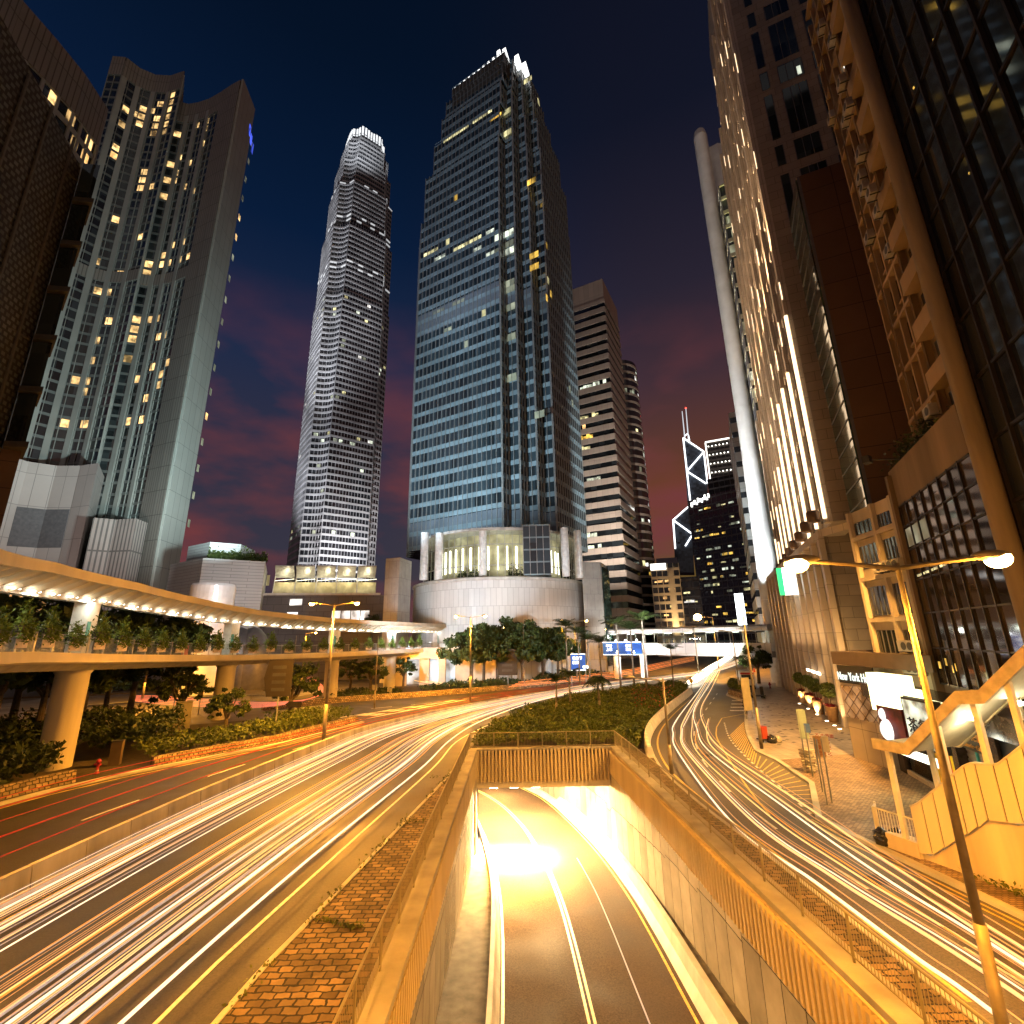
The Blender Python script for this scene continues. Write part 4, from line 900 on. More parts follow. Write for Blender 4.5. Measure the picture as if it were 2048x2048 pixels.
MB().seg(p, (p[0]+(q[0]-p[0])*.55, p[1]+(q[1]-p[1])*.55), 34.5, 37, .5, 0).build('roof_sign', EM('roof sign glow', (1, .98, .9), 4), hotel2)
light('SPOT', (p[0]+(q[0]-p[0])*.7-1.5, p[1]-7, 2), 60000, (1, .62, .25), .5, (p[0]+(q[0]-p[0])*.7, p[1], 26), 40, 1)
far('dark_office_block', 'narrow unlit dark block between the cream hotel and the signed tower', 19.3, 21.4, 232, 34, gk, gm, gm, n=9, kinds=('yel', 'white'), rows=[5, 6, 3])
mt, p, q, L = far('signed_glass_tower', 'dark glass tower with a glowing white rooftop sign and many lit floors', 21.2, 27.6, 300, 88, gk, gm, gm, fh=4.1, bh=.9, bay=3, n=95, kinds=('yel', 'cool', 'amber', 'dim', 'dim'), rows=[3, 4, 5, 7, 8, 9, 10, 11, 12, 13, 15, 16, 17, 19], side=-18)
for k in range(11):
    u_ = 2+k*1.15; a = (p[0]+(q[0]-p[0])/L*u_, p[1]+(q[1]-p[1])/L*u_)
    MB().box(a[0], a[1]-.8, 83.5+k*.22+(1 if k % 3 else 0), .9, .5, (2.6, 1.6, 2.2, 1.4)[k % 4], 0).build('sign_letter', EM('roof sign glow', (1, .98, .9), 4), mt)
pw = M('pillar of tower', (.10, .10, .115), .5)
q2_, p2_ = AZ(27.2, 292), AZ(23.6, 296); curtain(mt, [p2_, q2_, AZ(27, 320), AZ(24, 320)], 88, 99, gk, gm, gm, fh=4.1, bh=.9, bay=3)
# triangulated tower with glowing edges
t = thing('triangulated_tower', 'dark faceted tower outlined in glowing white triangles with twin masts', 'skyscraper', (*AZ(21.5, 500), 0))
D5 = 500; dv = Vector(AZ(23.5, D5))-Vector(AZ(19.2, D5)); 
def BP(X, Y, back=0): h = HD(X, Y, D5+back); return h
gq = GLASS('faceted glass', (.04, .05, .065), .15, cell=(2.5, 2.5))
up = [BP(1303, 1040), BP(1338, 1040), BP(1335, 912), BP(1328, 852), BP(1289, 826)]
lo_ = [BP(1274, 1080), BP(1310, 1080), BP(1303, 952), BP(1270, 981)]
for L_ in (up, lo_):
    mb = MB(); bk = [(x*1.05, y*1.05, z) for x, y, z in L_]; mb.face(L_, [(a[0], a[2]) for a in L_]); mb.face(bk[::-1])
    for i in range(len(L_)): j = (i+1) % len(L_); mb.face([L_[j], L_[i], bk[i], bk[j]])
    mb.build('shaft', gq, t)
glow = EM('edge tube glow', (.92, .95, 1), 2.8)
def ed(*pts, r=.75):
    P_ = [BP(x, y, -2) for x, y in pts]
    for a, b in zip(P_, P_[1:]): MB().tube(a, b, r, n=6).build('edge_light', glow, t)
ed((1289, 826), (1328, 852), (1335, 912)); ed((1289, 826), (1303, 952)); ed((1328, 852), (1296, 889), (1332, 912)); ed((1303, 952), (1270, 981), (1274, 1035)); ed((1270, 981), (1307, 1008), (1293, 1030))
MB().tube(BP(1292, 826), BP(1287, 776), .7, .4).build('mast', EM('mast glow', (.9, .93, 1), .8), t); MB().tube(BP(1299, 830), BP(1294, 770), .75, .4).build('mast', EM('mast glow', (.9, .93, 1), .8), t)
MB().path([BP(1291, 824), BP(1298, 817), BP(1301, 831)], .5).build('edge_light', glow, t)
MB().sphere(BP(1294, 770), .9).build('beacon', EM('red beacon', (1, .05, .03), 6), t)
ck, p, q, L = far('dotted_light_tower', 'square tower covered in rows of white dots under a glowing roof rim', 23.9, 27.4, 440, 178, M('grid dark', (.06, .055, .05), .5), M('grid pale', (.26, .24, .22), .5), M('grid pale', (.26, .24, .22), .5), fh=4.2, bh=1.7, bay=4, n=0)
mb = MB(); mb.seg(p, q, 178, 179.3, .6, 0); mb.seg((p[0]-.4, p[1]), (p[0]+.6, p[1]), 110, 178, .6, 0); mb.build('roof_rim', EM('roof rim glow', (1, .95, .85), 2.5), ck)
k = 0
for r_ in range(6):
    mb = MB()
    for c_ in range(9):
        u_ = 2+c_*3.1; mb.sphere((p[0]+(q[0]-p[0])/L*u_, p[1]+(q[1]-p[1])/L*u_-.8, 174-r_*8.4), .55, 6, 4)
    mb.build('light_row', EM('dot glow', (1, .97, .88), 5), ck)
# ------------------------------------------------------------------ slabs and the white column tower on the right of the road
alu = PM('aluminium cladding', (.46, .47, .46), 2.0, 6.0, .05, (.16, .17, .17), 0, .06, .35, 'UV', .2, metal=.2, dirt=.12, dscale=.1)
t = thing('grey_slab_tower', 'narrow dark grey slab between the signed tower and the white column', 'skyscraper', (*AZ(27, 128), 0))
curtain(t, [AZ(26.45, 150), AZ(26.9, 122), AZ(29, 122), AZ(29, 150)], 6, 62, g3, alu, None, fh=3.9, bh=2.4, bo=.1)
wt = M('white curved cladding', (.66, .68, .68), .35, .1, nscale=.4, namt=.1)
t = thing('white_column_tower', 'tall tower whose rounded white column is floodlit from its foot', 'skyscraper', (*AZ(28.5, 95), 0))
cc = AZ(28.45, 95); R_ = 1.45
mb = MB()
RZ = lambda z: R_+.75*max(0, (45-z)/45)
for k in range(26): mb.lathe(*cc, [(RZ(4.6*k), 4.6*k), (RZ(4.6*k+4.5), 4.6*k+4.5), (RZ(4.6*k+4.5)-.04, 4.52+4.6*k), (RZ(4.6*k+4.6)-.04, 4.6+4.6*k)], 32)
mb.lathe(*cc, [(R_, 119.6), (R_*.8, 121.2), (.1, 121.8)], 32); mb.build('curved_column', wt, t)
mb = MB(); w_ = [AZ(27.62, 99), AZ(29.2, 91.5), AZ(31, 96), AZ(31, 110)]
MB().prism([AZ(28.7, 96.2), AZ(30.4, 96.0), AZ(33.2, 100), AZ(31.4, 110)], 0, 117).build('wall', wt, t)
curtain(t, [AZ(29.4, 95.8), AZ(29.75, 91), AZ(33.0, 91), AZ(33, 95.8)], 6, 100, GLASS('olive glass', (.03, .035, .025), .12, cell=(1.3, 3.6)), M('olive slats', (.34, .33, .24), .4, .3), gm, fh=3.6, bh=.9, bay=1.3, bo=.15)
for k in range(60): lit(t, AZ(29.75, 91), AZ(31.5, 91), random.uniform(.3, 2.4), 6+3.6*random.randint(0, 24)+1, 1.2, 1.8, random.choice(['dim', 'dim', 'cool']), .1)
for e_, tz in ((90000, 25), (160000, 60), (260000, 100)): light('SPOT', (cc[0]-6.6, cc[1]-4.0, 10.2), e_, (.92, .97, 1), .4, (cc[0], cc[1], tz), 30, 1)
sgn = thing('light_box_sign', 'tall blank glowing white sign box at the far end of the street', 'sign', (*AZ(25.4, 120), 0)); a, b = HD(1392, 1170, 118), HD(1408, 1170, 118)
MB().seg(a, b, 10, 16.8, .3, .2).build('light_box', EM('white box glow', (.95, 1, .98), 9), sgn); MB().tube((a[0]+.8, a[1], 0), (a[0]+.8, a[1], 10), .15).build('post', steel, sgn)
# ------------------------------------------------------------------ stone tower with the glowing ribs
gran = PM('granite blocks', (.33, .275, .215), 1.6, .92, .02, (.14, .115, .09), .5, .10, .55, 'UV', .4, dirt=.2, dscale=.2)
granl = PM('light granite', (.52, .44, .35), 1.2, 2.0, .02, (.22, .19, .15), 0, .06, .5, 'UV', .3, dirt=.2, dscale=.2)
gw = GLASS('office window glass', (.022, .030, .030), .06, cell=(1.2, 3.0))
A = Vector((26.2, 37.5)); Bq = Vector((44.3, 77.4)); ab = (Bq-A).normalized(); sd_ = Vector((.912, -.411))
t = thing('stone_office_tower', 'brown granite office tower with rows of glowing vertical ribs facing the road', 'skyscraper', (A.x, A.y, 0))
D_ = A+sd_*14; poly = [tuple(A), tuple(D_), tuple(D_+ab*44), tuple(Bq)]
def cutp(s_): q_ = Bq.lerp(A, s_); return [tuple(A), tuple(D_), tuple(D_+ab*44*(1-s_)), tuple(q_)]
for z0_, z1_, s_ in ((16.8, 45, 0), (45.001, 72, .17), (72.001, 90, .32), (90.001, 106, .45)): MB().prism(cutp(s_), z0_, z1_).build('wall', gran, t)
zmax = lambda f: 44.5 if f < .165 else 71.5 if f < .315 else 89.5 if f < .445 else 96
# side wall windows
DZ = [(z, h) for z, h in ((73.2, 2.1), (66.9, 5.3), (63.7, 2.4), (56.8, 6.0), (53.4, 2.5), (46.6, 5.6), (43.1, 2.4), (36.4, 5.6), (76.6, 3.0), (81.5, 2.5), (85.5, 5.5), (33, 2.4), (26.5, 5.6))]
Sp = tuple(A); Sq = tuple(A+sd_*14)
for z, h in DZ:
    for (u0, u1) in ((1.32, 2.05), (3.0, 5.2), (6.2, 7.0), (8.0, 10.2)):
        dx, dy = sd_.x, sd_.y; a = (A.x+dx*u0, A.y+dy*u0); b = (A.x+dx*u1, A.y+dy*u1)
        o = MB().seg(a, b, z, z+h, .02, .1).build('window', gw, t)
        m_ = MB(); k = 3 if u1-u0 > 2 else 1
        for i in range(k+1): u_ = u0+(u1-u0)*i/k; m_.seg((A.x+dx*(u_-.03), A.y+dy*(u_-.03)), (A.x+dx*(u_+.03), A.y+dy*(u_+.03)), z, z+h, .05, 0)
        m_.build('frame', gm, o)
lit(t, Sp, Sq, 3.9, 76.7, 1.0, .5, 'cool', .03); lit(t, Sp, Sq, 4.8, 63.9, .35, 1.1, 'cool', .05); lit(t, Sp, Sq, 4.8, 76.7, .8, .3, 'cool', .04)
# rib facade: wall runs from B (far) to A (near) so that outside faces the road
pB, pA = tuple(Bq), tuple(A); LW = (Bq-A).length; dB = -(ab); nrm = Vector((dB.y, -dB.x))
mb = MB(); nb = 9; w_ = LW/nb; ribs = []
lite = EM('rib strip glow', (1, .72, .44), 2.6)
for k in range(nb+1):
    u_ = min(LW-.45, max(.45, k*w_)); P_ = Vector(pB)+dB*u_; a = P_-dB*.45; b = P_+dB*.45
    MB().seg(tuple(a), tuple(b), 16.8, zmax(u_/LW), .55, 0).build('rib', granl, t); ribs.append(P_)
for k in range(nb):
    u0 = k*w_+.5; u1 = (k+1)*w_-.5; a = Vector(pB)+dB*u0; b = Vector(pB)+dB*u1
    zm = int(zmax(u0/LW)-1)
    o = MB().seg(tuple(a), tuple(b), 17.5, zm, .12, 0).build('window_strip', gw, t)
    m_ = MB()
    for z in range(18, zm, 4): m_.seg(tuple(a), tuple(b), z, z+.8, .22, 0)
    for f in (.33, .66): c_ = a.lerp(b, f); m_.seg(tuple(c_-dB*.08), tuple(c_+dB*.08), 17.5, zm, .3, 0)
    m_.build('frame', granl, o)
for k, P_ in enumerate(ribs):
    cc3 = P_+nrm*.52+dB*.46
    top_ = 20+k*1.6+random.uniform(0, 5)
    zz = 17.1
    def strip_(z0_, L_, hw): MB().box(cc3.x, cc3.y, z0_, hw, hw, L_, math.atan2(dB.y, dB.x)).build('rib_glow_strip', lite, t)
    strip_(zz, top_-zz, .26 if k > 3 else .20); zz = top_+random.uniform(1.5, 4)  # lower glowing strip stands in for the uplight wash on the rib
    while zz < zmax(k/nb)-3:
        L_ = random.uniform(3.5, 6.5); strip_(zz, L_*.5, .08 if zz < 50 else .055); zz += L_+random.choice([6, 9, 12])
    f = 3.0 if k > 4 else 1.6
    light('SPOT', (P_.x+nrm.x*1.3, P_.y+nrm.y*1.3, 17.3), 22000*f, (1, .70, .42), .15, (P_.x+nrm.x*.3, P_.y+nrm.y*.3, 34), 38, .9)
    light('SPOT', (P_.x+nrm.x*1.5, P_.y+nrm.y*1.5, 42), 26000, (1, .66, .38), .15, (P_.x+nrm.x*.2, P_.y+nrm.y*.2, 62), 40, .9)
drum = MB().lathe(0, 0, [(0, 0), (.42, .05), (.5, .25), (.5, .85), (.42, 1.0), (.0, 1.02)], 16)
d0 = None
for k, P_ in enumerate(ribs):
    c_ = P_+nrm*1.25
    if d0 is None:
        d0 = drum.build('floodlight_drum', M('brown drum', (.12, .075, .05), .5), None, smooth=True); d0.rotation_euler = (0, 0, 0); d0.location = (*c_, 16.9)
        tag(d0, 'dark round floodlight drum on the granite podium ledge, farthest of the row', 'floodlight', 'floodlight drums on the granite podium ledge')
    else: o = d0.copy(); COL.objects.link(o); o.location = (*c_, 16.9); o['label'] = 'dark round floodlight drum on the granite podium ledge, %s from the far end' % nth(k+1)
# podium
t = thing('granite_podium', 'granite street podium with tall pilasters, warm uplights and a lit green and white sign', 'building', (A.x, A.y, 0))
WA, WB = Vector((28.7, 44.2)), Vector((41.2, 76.5)); wd = (WA-WB).normalized(); wn2 = Vector((wd.y, -wd.x))
nearc = WA+wd*3.4
MB().prism([tuple(WB), tuple(nearc), tuple(nearc+Vector((9, -3))), tuple(WB+Vector((12, 0)))], .12, 16.8).build('wall', gran, t)
MB().prism([tuple(WB+wn2*.3), tuple(nearc+wn2*.3), tuple(A+Vector((1.5, 0))), tuple(Bq+Vector((2, 0)))], 16.2, 16.85).build('ledge', granl, t)
LWp = (nearc-WB).length; npil = 12
for k in range(npil+1):
    c_ = WB+wd*(LWp*k/npil); MB().seg(tuple(c_-wd*.35), tuple(c_+wd*.35), .12, 16.2, .45, 0).build('pilaster', granl, t)
    if k < npil:
        c2_ = WB+wd*(LWp*(k+.5)/npil); hh = 3.2 if k % 2 else 6
        MB().seg(tuple(c2_-wd*.55), tuple(c2_+wd*.55), 4.6 if k % 3 else 7.5, 12, .03, 0).build('window', gw, t) if k % 3 == 0 else None
for k in range(7):
    c_ = WB+wd*(LWp*(k+5.5)/npil)+wn2*.55
    if k < 6: light('SPOT', (c_.x, c_.y, 4.4), 2600, (1, .62, .28), .08, (c_.x-wn2.x*.35, c_.y-wn2.y*.35, 12), 60, .9)
for k in range(3):
    c_ = WB+wd*(LWp*(7.6+k*.8)/npil)+wn2*.5; MB().seg(tuple(c_-wd*.7), tuple(c_+wd*.7), 4.0, 4.25, .12, 0).build('lamp', EM('warm strip', (1, .8, .55), 7), t)
# sign box hanging off the podium
c_ = WB+wd*(LWp*.66); s_a, s_b = c_+wn2*.5, c_+wn2*1.7
MB().prism([tuple(s_a-wd*.25), tuple(s_b-wd*.25), tuple(s_b+wd*.25), tuple(s_a+wd*.25)], 12.2, 15.2).build('sign_box', EM('sign white', (1, 1, .94), 6), t)
o = MB().prism([tuple(s_b+wn2*.02-wd*.27), tuple(s_b+wn2*.5-wd*.27), tuple(s_b+wn2*.5+wd*.27), tuple(s_b+wn2*.02+wd*.27)], 12.2, 15.2).build('sign_edge', EM('sign green', (.05, .9, .25), 1.6), t)
for k, p_ in enumerate([(29.8, 47.9), (31.2, 51.6), (32.6, 55.4), (34.0, 59.4), (29.0, 45.6), (28.4, 44.0)]):
    x, y = p_[0]-1.0, p_[1]-.6
    tag(MB().lathe(x, y, [(0, .14), (.14, .14), (.14, .125)], 12).build('ground_light', EM('ground lamp glow', (1, .85, .6), 12)), 'small round pavement lamp at the granite podium foot, %s' % ('beside the nearest pot', 'beside the second pot', 'beside the third pot', 'beside the farthest pot', 'nearer than all pots', 'nearest the entrance')[k], 'lamp', 'sunken lamps along the granite podium')
    light('SPOT', (x, y, .3), 700, (1, .62, .28), .06, (x+.9, y+.3, 4), 80, .8)
# ------------------------------------------------------------------ brown block with the glazed edge
t = thing('brown_windowless_block', 'plain brown clad block with a narrow strip of green glass on its street edge', 'building', (24.7, 31.5, 0))
brn = PM('brown panels', (.15, .085, .045), 7, 2.3, .035, (.05, .03, .02), 0, .08, .6, 'UV', .3, dirt=.25, dscale=.15)
Nn = Vector((24.7, 31.5)); Nf = Nn+Vector((.41, .912))*4.6; Nr = Nn+sd_*9
MB().prism([tuple(Nf), tuple(Nn), tuple(Nr), tuple(Nr+Vector((.41, .912))*4.6)], 12, 45.5).build('wall', brn, t)
gs = GLASS('green strip glass', (.020, .040, .036), .06, cell=(1.1, 1.5))
o = MB().seg(tuple(Nf+Vector((.04, .09))), tuple(Nn), 12, 45.2, .12, 0).build('glass_strip', gs, t)
mb = MB(); 
for k in range(5): c_ = Nf.lerp(Nn, k/4); mb.seg(tuple(c_-Vector((.02, .045))), tuple(c_+Vector((.02, .045))), 12, 45.4, .2, 0)
for z in np.arange(12.5, 45.5, 1.5): mb.seg(tuple(Nf), tuple(Nn), z, z+.07, .18, 0)
mb.build('frame', gm, o)
for z in (38, 35.7, 33.5, 31.5): MB().seg(tuple(Nn+sd_*7.2), tuple(Nn+sd_*7.8), z, z+.25, .04, 0).build('vent_light', litmat('dim'), t)
# ------------------------------------------------------------------ old apartment block
t = thing('apartment_block', 'weathered ochre apartment block with a grid of small windows and stacked balconies', 'building', (24.5, 26.3, 0))
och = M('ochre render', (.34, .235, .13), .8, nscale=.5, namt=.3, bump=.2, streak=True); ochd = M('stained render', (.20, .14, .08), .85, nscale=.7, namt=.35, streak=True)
P1 = Vector((24.6, 26.4)); dn = Vector((-.41, -.912)).normalized(); P2 = P1+dn*7.2; bk = Vector((.912, -.411))
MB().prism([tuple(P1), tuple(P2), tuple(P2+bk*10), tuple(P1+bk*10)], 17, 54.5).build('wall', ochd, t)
onn = Vector((dn.y, -dn.x)); awin = GLASS('flat window glass', (.02, .022, .024), .1, cell=(.6, 1.3))
FL = 2.95; nf = 12
mb = MB()
for f in range(nf+2): mb.seg(tuple(P1), tuple(P1+dn*4.4), 17.2+f*FL, 17.2+f*FL+.22, .32, 0)
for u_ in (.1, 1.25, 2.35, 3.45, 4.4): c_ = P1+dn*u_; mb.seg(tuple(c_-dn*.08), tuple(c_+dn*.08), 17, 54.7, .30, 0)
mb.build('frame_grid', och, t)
ac_m = None; k = 0
for f in range(nf):
    z = 17.2+f*FL
    for j, u_ in enumerate((.25, 1.4, 2.5, 3.6)):
        if k < 46 and (f+j) % 4 != 3:
            a, b = P1+dn*u_, P1+dn*(u_+.85); o = MB().seg(tuple(a), tuple(b), z+1.0, z+2.5, .05, 0).build('window', awin, t)
            m_ = MB(); m_.seg(tuple(a), tuple(b), z+.85, z+1.0, .16, 0); c_ = a.lerp(b, .5); m_.seg(tuple(c_-dn*.03), tuple(c_+dn*.03), z+1.0, z+2.5, .09, 0); m_.build('sill', och, o); k += 1
    # balcony column
    a, b = P1+dn*4.7, P1+dn*6.9
    o = MB().prism([tuple(a), tuple(b), tuple(b+onn*.68), tuple(a+onn*.68)], z, z+.18)
    for (s0, s1) in ((a+onn*.58, a+onn*.68), ): pass
    o.prism([tuple(a+onn*.58), tuple(b+onn*.58), tuple(b+onn*.68), tuple(a+onn*.68)], z+.181, z+1.0); o.prism([tuple(a), tuple(a+dn*.1), tuple(a+dn*.1+onn*.57), tuple(a+onn*.57)], z+.181, z+1.0)
    bo_ = o.build('balcony', och, t); o2 = MB().seg(tuple(a+dn*.2), tuple(b-dn*.2), z+1.0, z+2.6, .04, 0).build('window', awin, bo_)
def ac(loc, rz, k=[None]):
    if k[0] is None:
        r = thing('air_conditioner', 'grey boxed air conditioner bracketed to the apartment wall', 'air conditioner', (0, 0, 0), 'air conditioners on the old facades')
        m_ = MB(); m_.box(0, 0, 0, .85, .35, .6); m_.build('casing', M('ac casing', (.42, .38, .32), .6, nscale=3), r)
        m_ = MB(); m_.tube((.12, -.19, .3), (.12, -.20, .3), .22, n=16); m_.build('fan_grille', M('ac grille', (.06, .06, .06), .6), r)
        m_ = MB(); m_.box(-.3, .05, -.06, .05, .5, .05); m_.box(.3, .05, -.06, .05, .5, .05); m_.build('bracket', dsteel, r)
        r.location = loc; r.rotation_euler = (0, 0, rz); k[0] = r; k.append(r); r['label'] = 'grey air conditioner on the ochre apartment block, about %d metres up' % round(loc[2]); return r
    k.append(1); x_ = 'pale annexe' if loc[1] > 26.8 else 'ochre apartment block'
    return dup(k[0], loc, rz, None, 'grey air conditioner on the %s, %s of those on the old facades' % (x_, nth(len(k)-1)))
rz_ = math.atan2(dn.y, dn.x)
for k in range(16):
    f = random.randint(0, nf-1); u_ = random.choice([.7, 1.8, 2.9, 4.0, 5.6]); c_ = P1+dn*u_+onn*(.5 if u_ < 5 else 1.2); ac((c_.x, c_.y, 17.2+f*FL+random.choice([.3, .4, 1.2])), rz_)
mb = MB()
for u_ in (4.5, 4.62, 1.3): c_ = P1+dn*u_+onn*.38; mb.tube((c_.x, c_.y, 17), (c_.x, c_.y, 50), .05, n=6)
mb.build('drain_pipes', ochd, t)
for j in range(5): lit(t, tuple(P1), tuple(P2), 2.1+j*.45, 44.2+.02*j, .3, 1.0, 'white', .1)
# ------------------------------------------------------------------ dark glass tower at the right edge
t = thing('dark_glass_tower', 'huge black glass tower with a pale round concrete pillar on its left edge', 'skyscraper', (20.3, 18.9, 0))
K0 = Vector(AZ(47.3, 25.2)); dkd = Vector((-.41, -.912)).normalized(); K1 = K0+dkd*19; kb = Vector((14, -6))
bg_ = GLASS('black glass', (.012, .016, .022), .05, cell=(1.2, 2.5)); bm_ = M('bronze mullion', (.028, .022, .017), .45, .5)
curtain(t, [tuple(K0+dkd*.6), tuple(K1), tuple(K1+kb), tuple(K0+kb)], 4.95, 88, bg_, bm_, bm_, fh=2.5, bh=.12, bay=1.2, mw=.10, mo=.12, bo=.07)
pc_ = Vector(AZ(46.75, 24.6)); MB().lathe(*pc_, [(.33, 4.9), (.33, 90)], 20).build('corner_pillar', M('stained concrete', (.24, .19, .13), .8, nscale=1.3, namt=.35, bump=.4, streak=True), t, smooth=True)
for k in range(24):
    lit(t, tuple(K0), tuple(K1), random.uniform(1.5, 13), random.uniform(18, 58), random.uniform(.04, .10), random.uniform(.08, .22), 'amber', .02)  # tiny glowing panes stand in for orange reflections in the black glass
lit(t, tuple(K0), tuple(K1), 1.6, 43.6, .12, .9, 'blue', .03); lit(t, tuple(K0), tuple(K1), 1.9, 43.0, .2, .5, 'blue', .03)
# ------------------------------------------------------------------ low dark glazed block, pale annexe
t = thing('low_glazed_block', 'low brown block of dark smoky glazing with plants on its roof, over the shops', 'building', (22.7, 26.9, 0))
Q1 = Vector((22.65, 26.7)); Q2 = Q1+dkd*9.6
MB().prism([tuple(Q1), tuple(Q2), tuple(Q2+kb), tuple(Q1+kb)], 4.7, 15.0).build('body', brn, t)
MB().prism([tuple(Q1-onn*0+onn*.12), tuple(Q2+onn*.12), tuple(Q2+kb), tuple(Q1+kb)], 15.0, 17.2).build('parapet', ochd, t)
sg = GLASS('smoky glass', (.05, .034, .020), .06, cell=(1.15, 1.8))
gp = MB().seg(tuple(Q1+dkd*.45), tuple(Q2), 5.3, 15.0, .08, 0).build('glazing', sg, t)
mb = MB()
for k in range(8): c_ = Q1+dkd*(.45+k*1.15); mb.seg(tuple(c_-dkd*.05), tuple(c_+dkd*.05), 5.3, 15, .16, 0)
for z in (5.3, 7.1, 8.9, 10.7, 12.4, 13.7, 14.9): mb.seg(tuple(Q1+dkd*.45), tuple(Q2), z, z+.08, .14, 0)
mb.build('frame', bm_, gp); MB().seg(tuple(Q1), tuple(Q1+dkd*.4), 4.7, 16.9, .35, 0).build('edge_pier', ochd, t)
for k in range(9): lit(t, tuple(Q1), tuple(Q2), .9+k*.62, 10.9+.02*k, .5, .12, 'yel', .10)
for z, u_ in ((6.1, .8), (6.3, 1.7), (6.0, 2.5), (6.1, 2.7)): lit(t, tuple(Q1), tuple(Q2), u_, z, .25, .35, 'amber', .10)
for k in range(3): lit(t, tuple(Q1), tuple(Q2), .95+k*1.15, 12.6, .9, 1.0, 'dim', .095)
rp_ = np.array([tuple(Q1+dkd*u_+Vector((.6, -.2)))+(17.2+abs(h_),) for u_, h_ in zip(RNG.uniform(-.2, 5.5, 1800), RNG.normal(0, .55, 1800))]); rp_[:, :2] += RNG.normal(0, .3, (1800, 2))
tag(leaves('roof_plants', rp_, .12, LF2), 'scraggly plants spilling over the parapet of the low glazed block', 'plants')
t = thing('pale_annexe', 'small pale rendered annexe of metal windows with grey air conditioners on its front', 'building', (22.7, 30.2, 0))
Z1, Z0 = Vector((22.75, 26.9)), Vector((23.3, 31.6)); zd = (Z1-Z0).normalized(); zn = Vector((zd.y, -zd.x))
pal = M('pale render', (.50, .42, .30), .75, nscale=.9, namt=.25, streak=True) if 'pale render ' in MATS else M('buff render', (.50, .42, .30), .75, nscale=.9, namt=.25, streak=True)
MB().prism([tuple(Z0), tuple(Z1), tuple(Z1+Vector((8, -3))), tuple(Z0+Vector((8, -3)))], 4.7, 15.9).build('wall', pal, t)
mb = MB()
for z in (8.6, 11.2, 13.9): mb.seg(tuple(Z0), tuple(Z1), z, z+.25, .25, 0)
for u_ in (.1, 2.6, 4.5): c_ = Z0+zd*u_; mb.seg(tuple(c_-zd*.13), tuple(c_+zd*.13), 5, 15.9, .26, 0)
mb.build('frame_grid', pal, t)
for z, h in ((12.0, 1.5), (9.0, 1.8), (14.3, .8), (6.2, 1.9)):
    for u0, u1 in ((.4, 2.3), (2.9, 4.2)):
        a, b = Z0+zd*u0, Z0+zd*u1; o = MB().seg(tuple(a), tuple(b), z, z+h, .04, 0).build('window', awin, t); m_ = MB()
        for i in range(5): c_ = a.lerp(b, i/4); m_.seg(tuple(c_-zd*.025), tuple(c_+zd*.025), z, z+h, .08, 0)
        m_.build('frame', gm, o)
rzz = math.atan2(zd.y, zd.x)
for u_, z in ((2.9, 11.5), (3.4, 11.5), (3.9, 11.5), (4.4, 11.5), (3.6, 6.9), (4.1, 6.9), (3.6, 5.7), (4.1, 5.7)): c_ = Z0+zd*u_+zn*.55; ac((c_.x, c_.y, z), rzz+PI/2*0)
# ------------------------------------------------------------------ left side: concave hotel tower
t = thing('concave_hotel_tower', 'tall grey green hotel tower with a concave window front and scattered amber rooms', 'skyscraper', (*AZ(-42, 165), 0))
tgw = M('grey green piers', (.33, .36, .34), .5, .1, nscale=.15, namt=.12); tgg = GLASS('hotel glass', (.020, .026, .028), .08, cell=(1.7, 3.4))
tgs = M('grey green spandrels', (.15, .17, .165), .45, .1, nscale=.15, namt=.15)
tgp = PM('hotel panels', (.38, .41, .39), 2.6, 6.8, .06, (.16, .18, .17), 0, .05, .5, 'UV', .2, dirt=.12, dscale=.06)
lw = [AZ(-49.3, 181), AZ(-48.3, 178), AZ(-47, 178.5), AZ(-45.6, 177), AZ(-44.3, 173.5), AZ(-43.2, 168.5)]
rw2 = [AZ(-43.0, 171), AZ(-42.2, 170), AZ(-41.3, 167), AZ(-40.3, 163), AZ(-39.2, 157.5), AZ(-38.2, 152.5), AZ(-37.5, 149.6)]
en = AZ(-35.7, 158)
curtain(t, lw+[AZ(-42.5, 190), AZ(-49, 196)], 40, 206, tgg, tgs, tgw, fh=3.45, bh=.8, bay=1.9, mw=.13, mo=.22, bo=.12)
curtain(t, rw2[:-1]+[rw2[-1], en, AZ(-38, 185), AZ(-42.8, 186)], 0, 192, tgg, tgs, tgw, fh=3.45, bh=.8, bay=1.9, mw=.13, mo=.22, bo=.12)
mb = MB(); mb.seg(rw2[-1], en, 0, 197, .6, 0); mb.build('end_wall', tgp, t)
mb = MB()
for z0_, z1_, L_ in ((199, 207.5, lw), (187, 196, rw2), (118, 122, lw), (118, 122, rw2)):
    for p, q in zip(L_, L_[1:]): mb.seg(p, q, z0_, z1_, .4, 0)
for p, q in zip(rw2[-3:], rw2[-2:]): mb.seg(p, q, 0, 196, .42, 0)
mb.build('blind_wall', PM('ribbed panels', (.24, .235, .215), .9, 6.8, .10, (.10, .10, .09), 0, .04, .6, 'UV', .5, dirt=.12, dscale=.06), t)
for L_ in (lw, rw2):
    for i in range(1, len(L_)-1):
        p, q = L_[i], L_[i+1]; d = Vector((q[0]-p[0], q[1]-p[1])).normalized()
        if L_ is rw2 and i > 3: continue
        MB().seg(p, (p[0]+d.x*1.5, p[1]+d.y*1.5), 40, 199 if L_ is lw else 190, .5, 0).build('pier', tgw, t)
zA = lambda x, y: (x/2.76*.9434, y/2.76*.9434); zB = lambda x, y: (x/2.76*.9434, (600+y/2.76)*.9434)
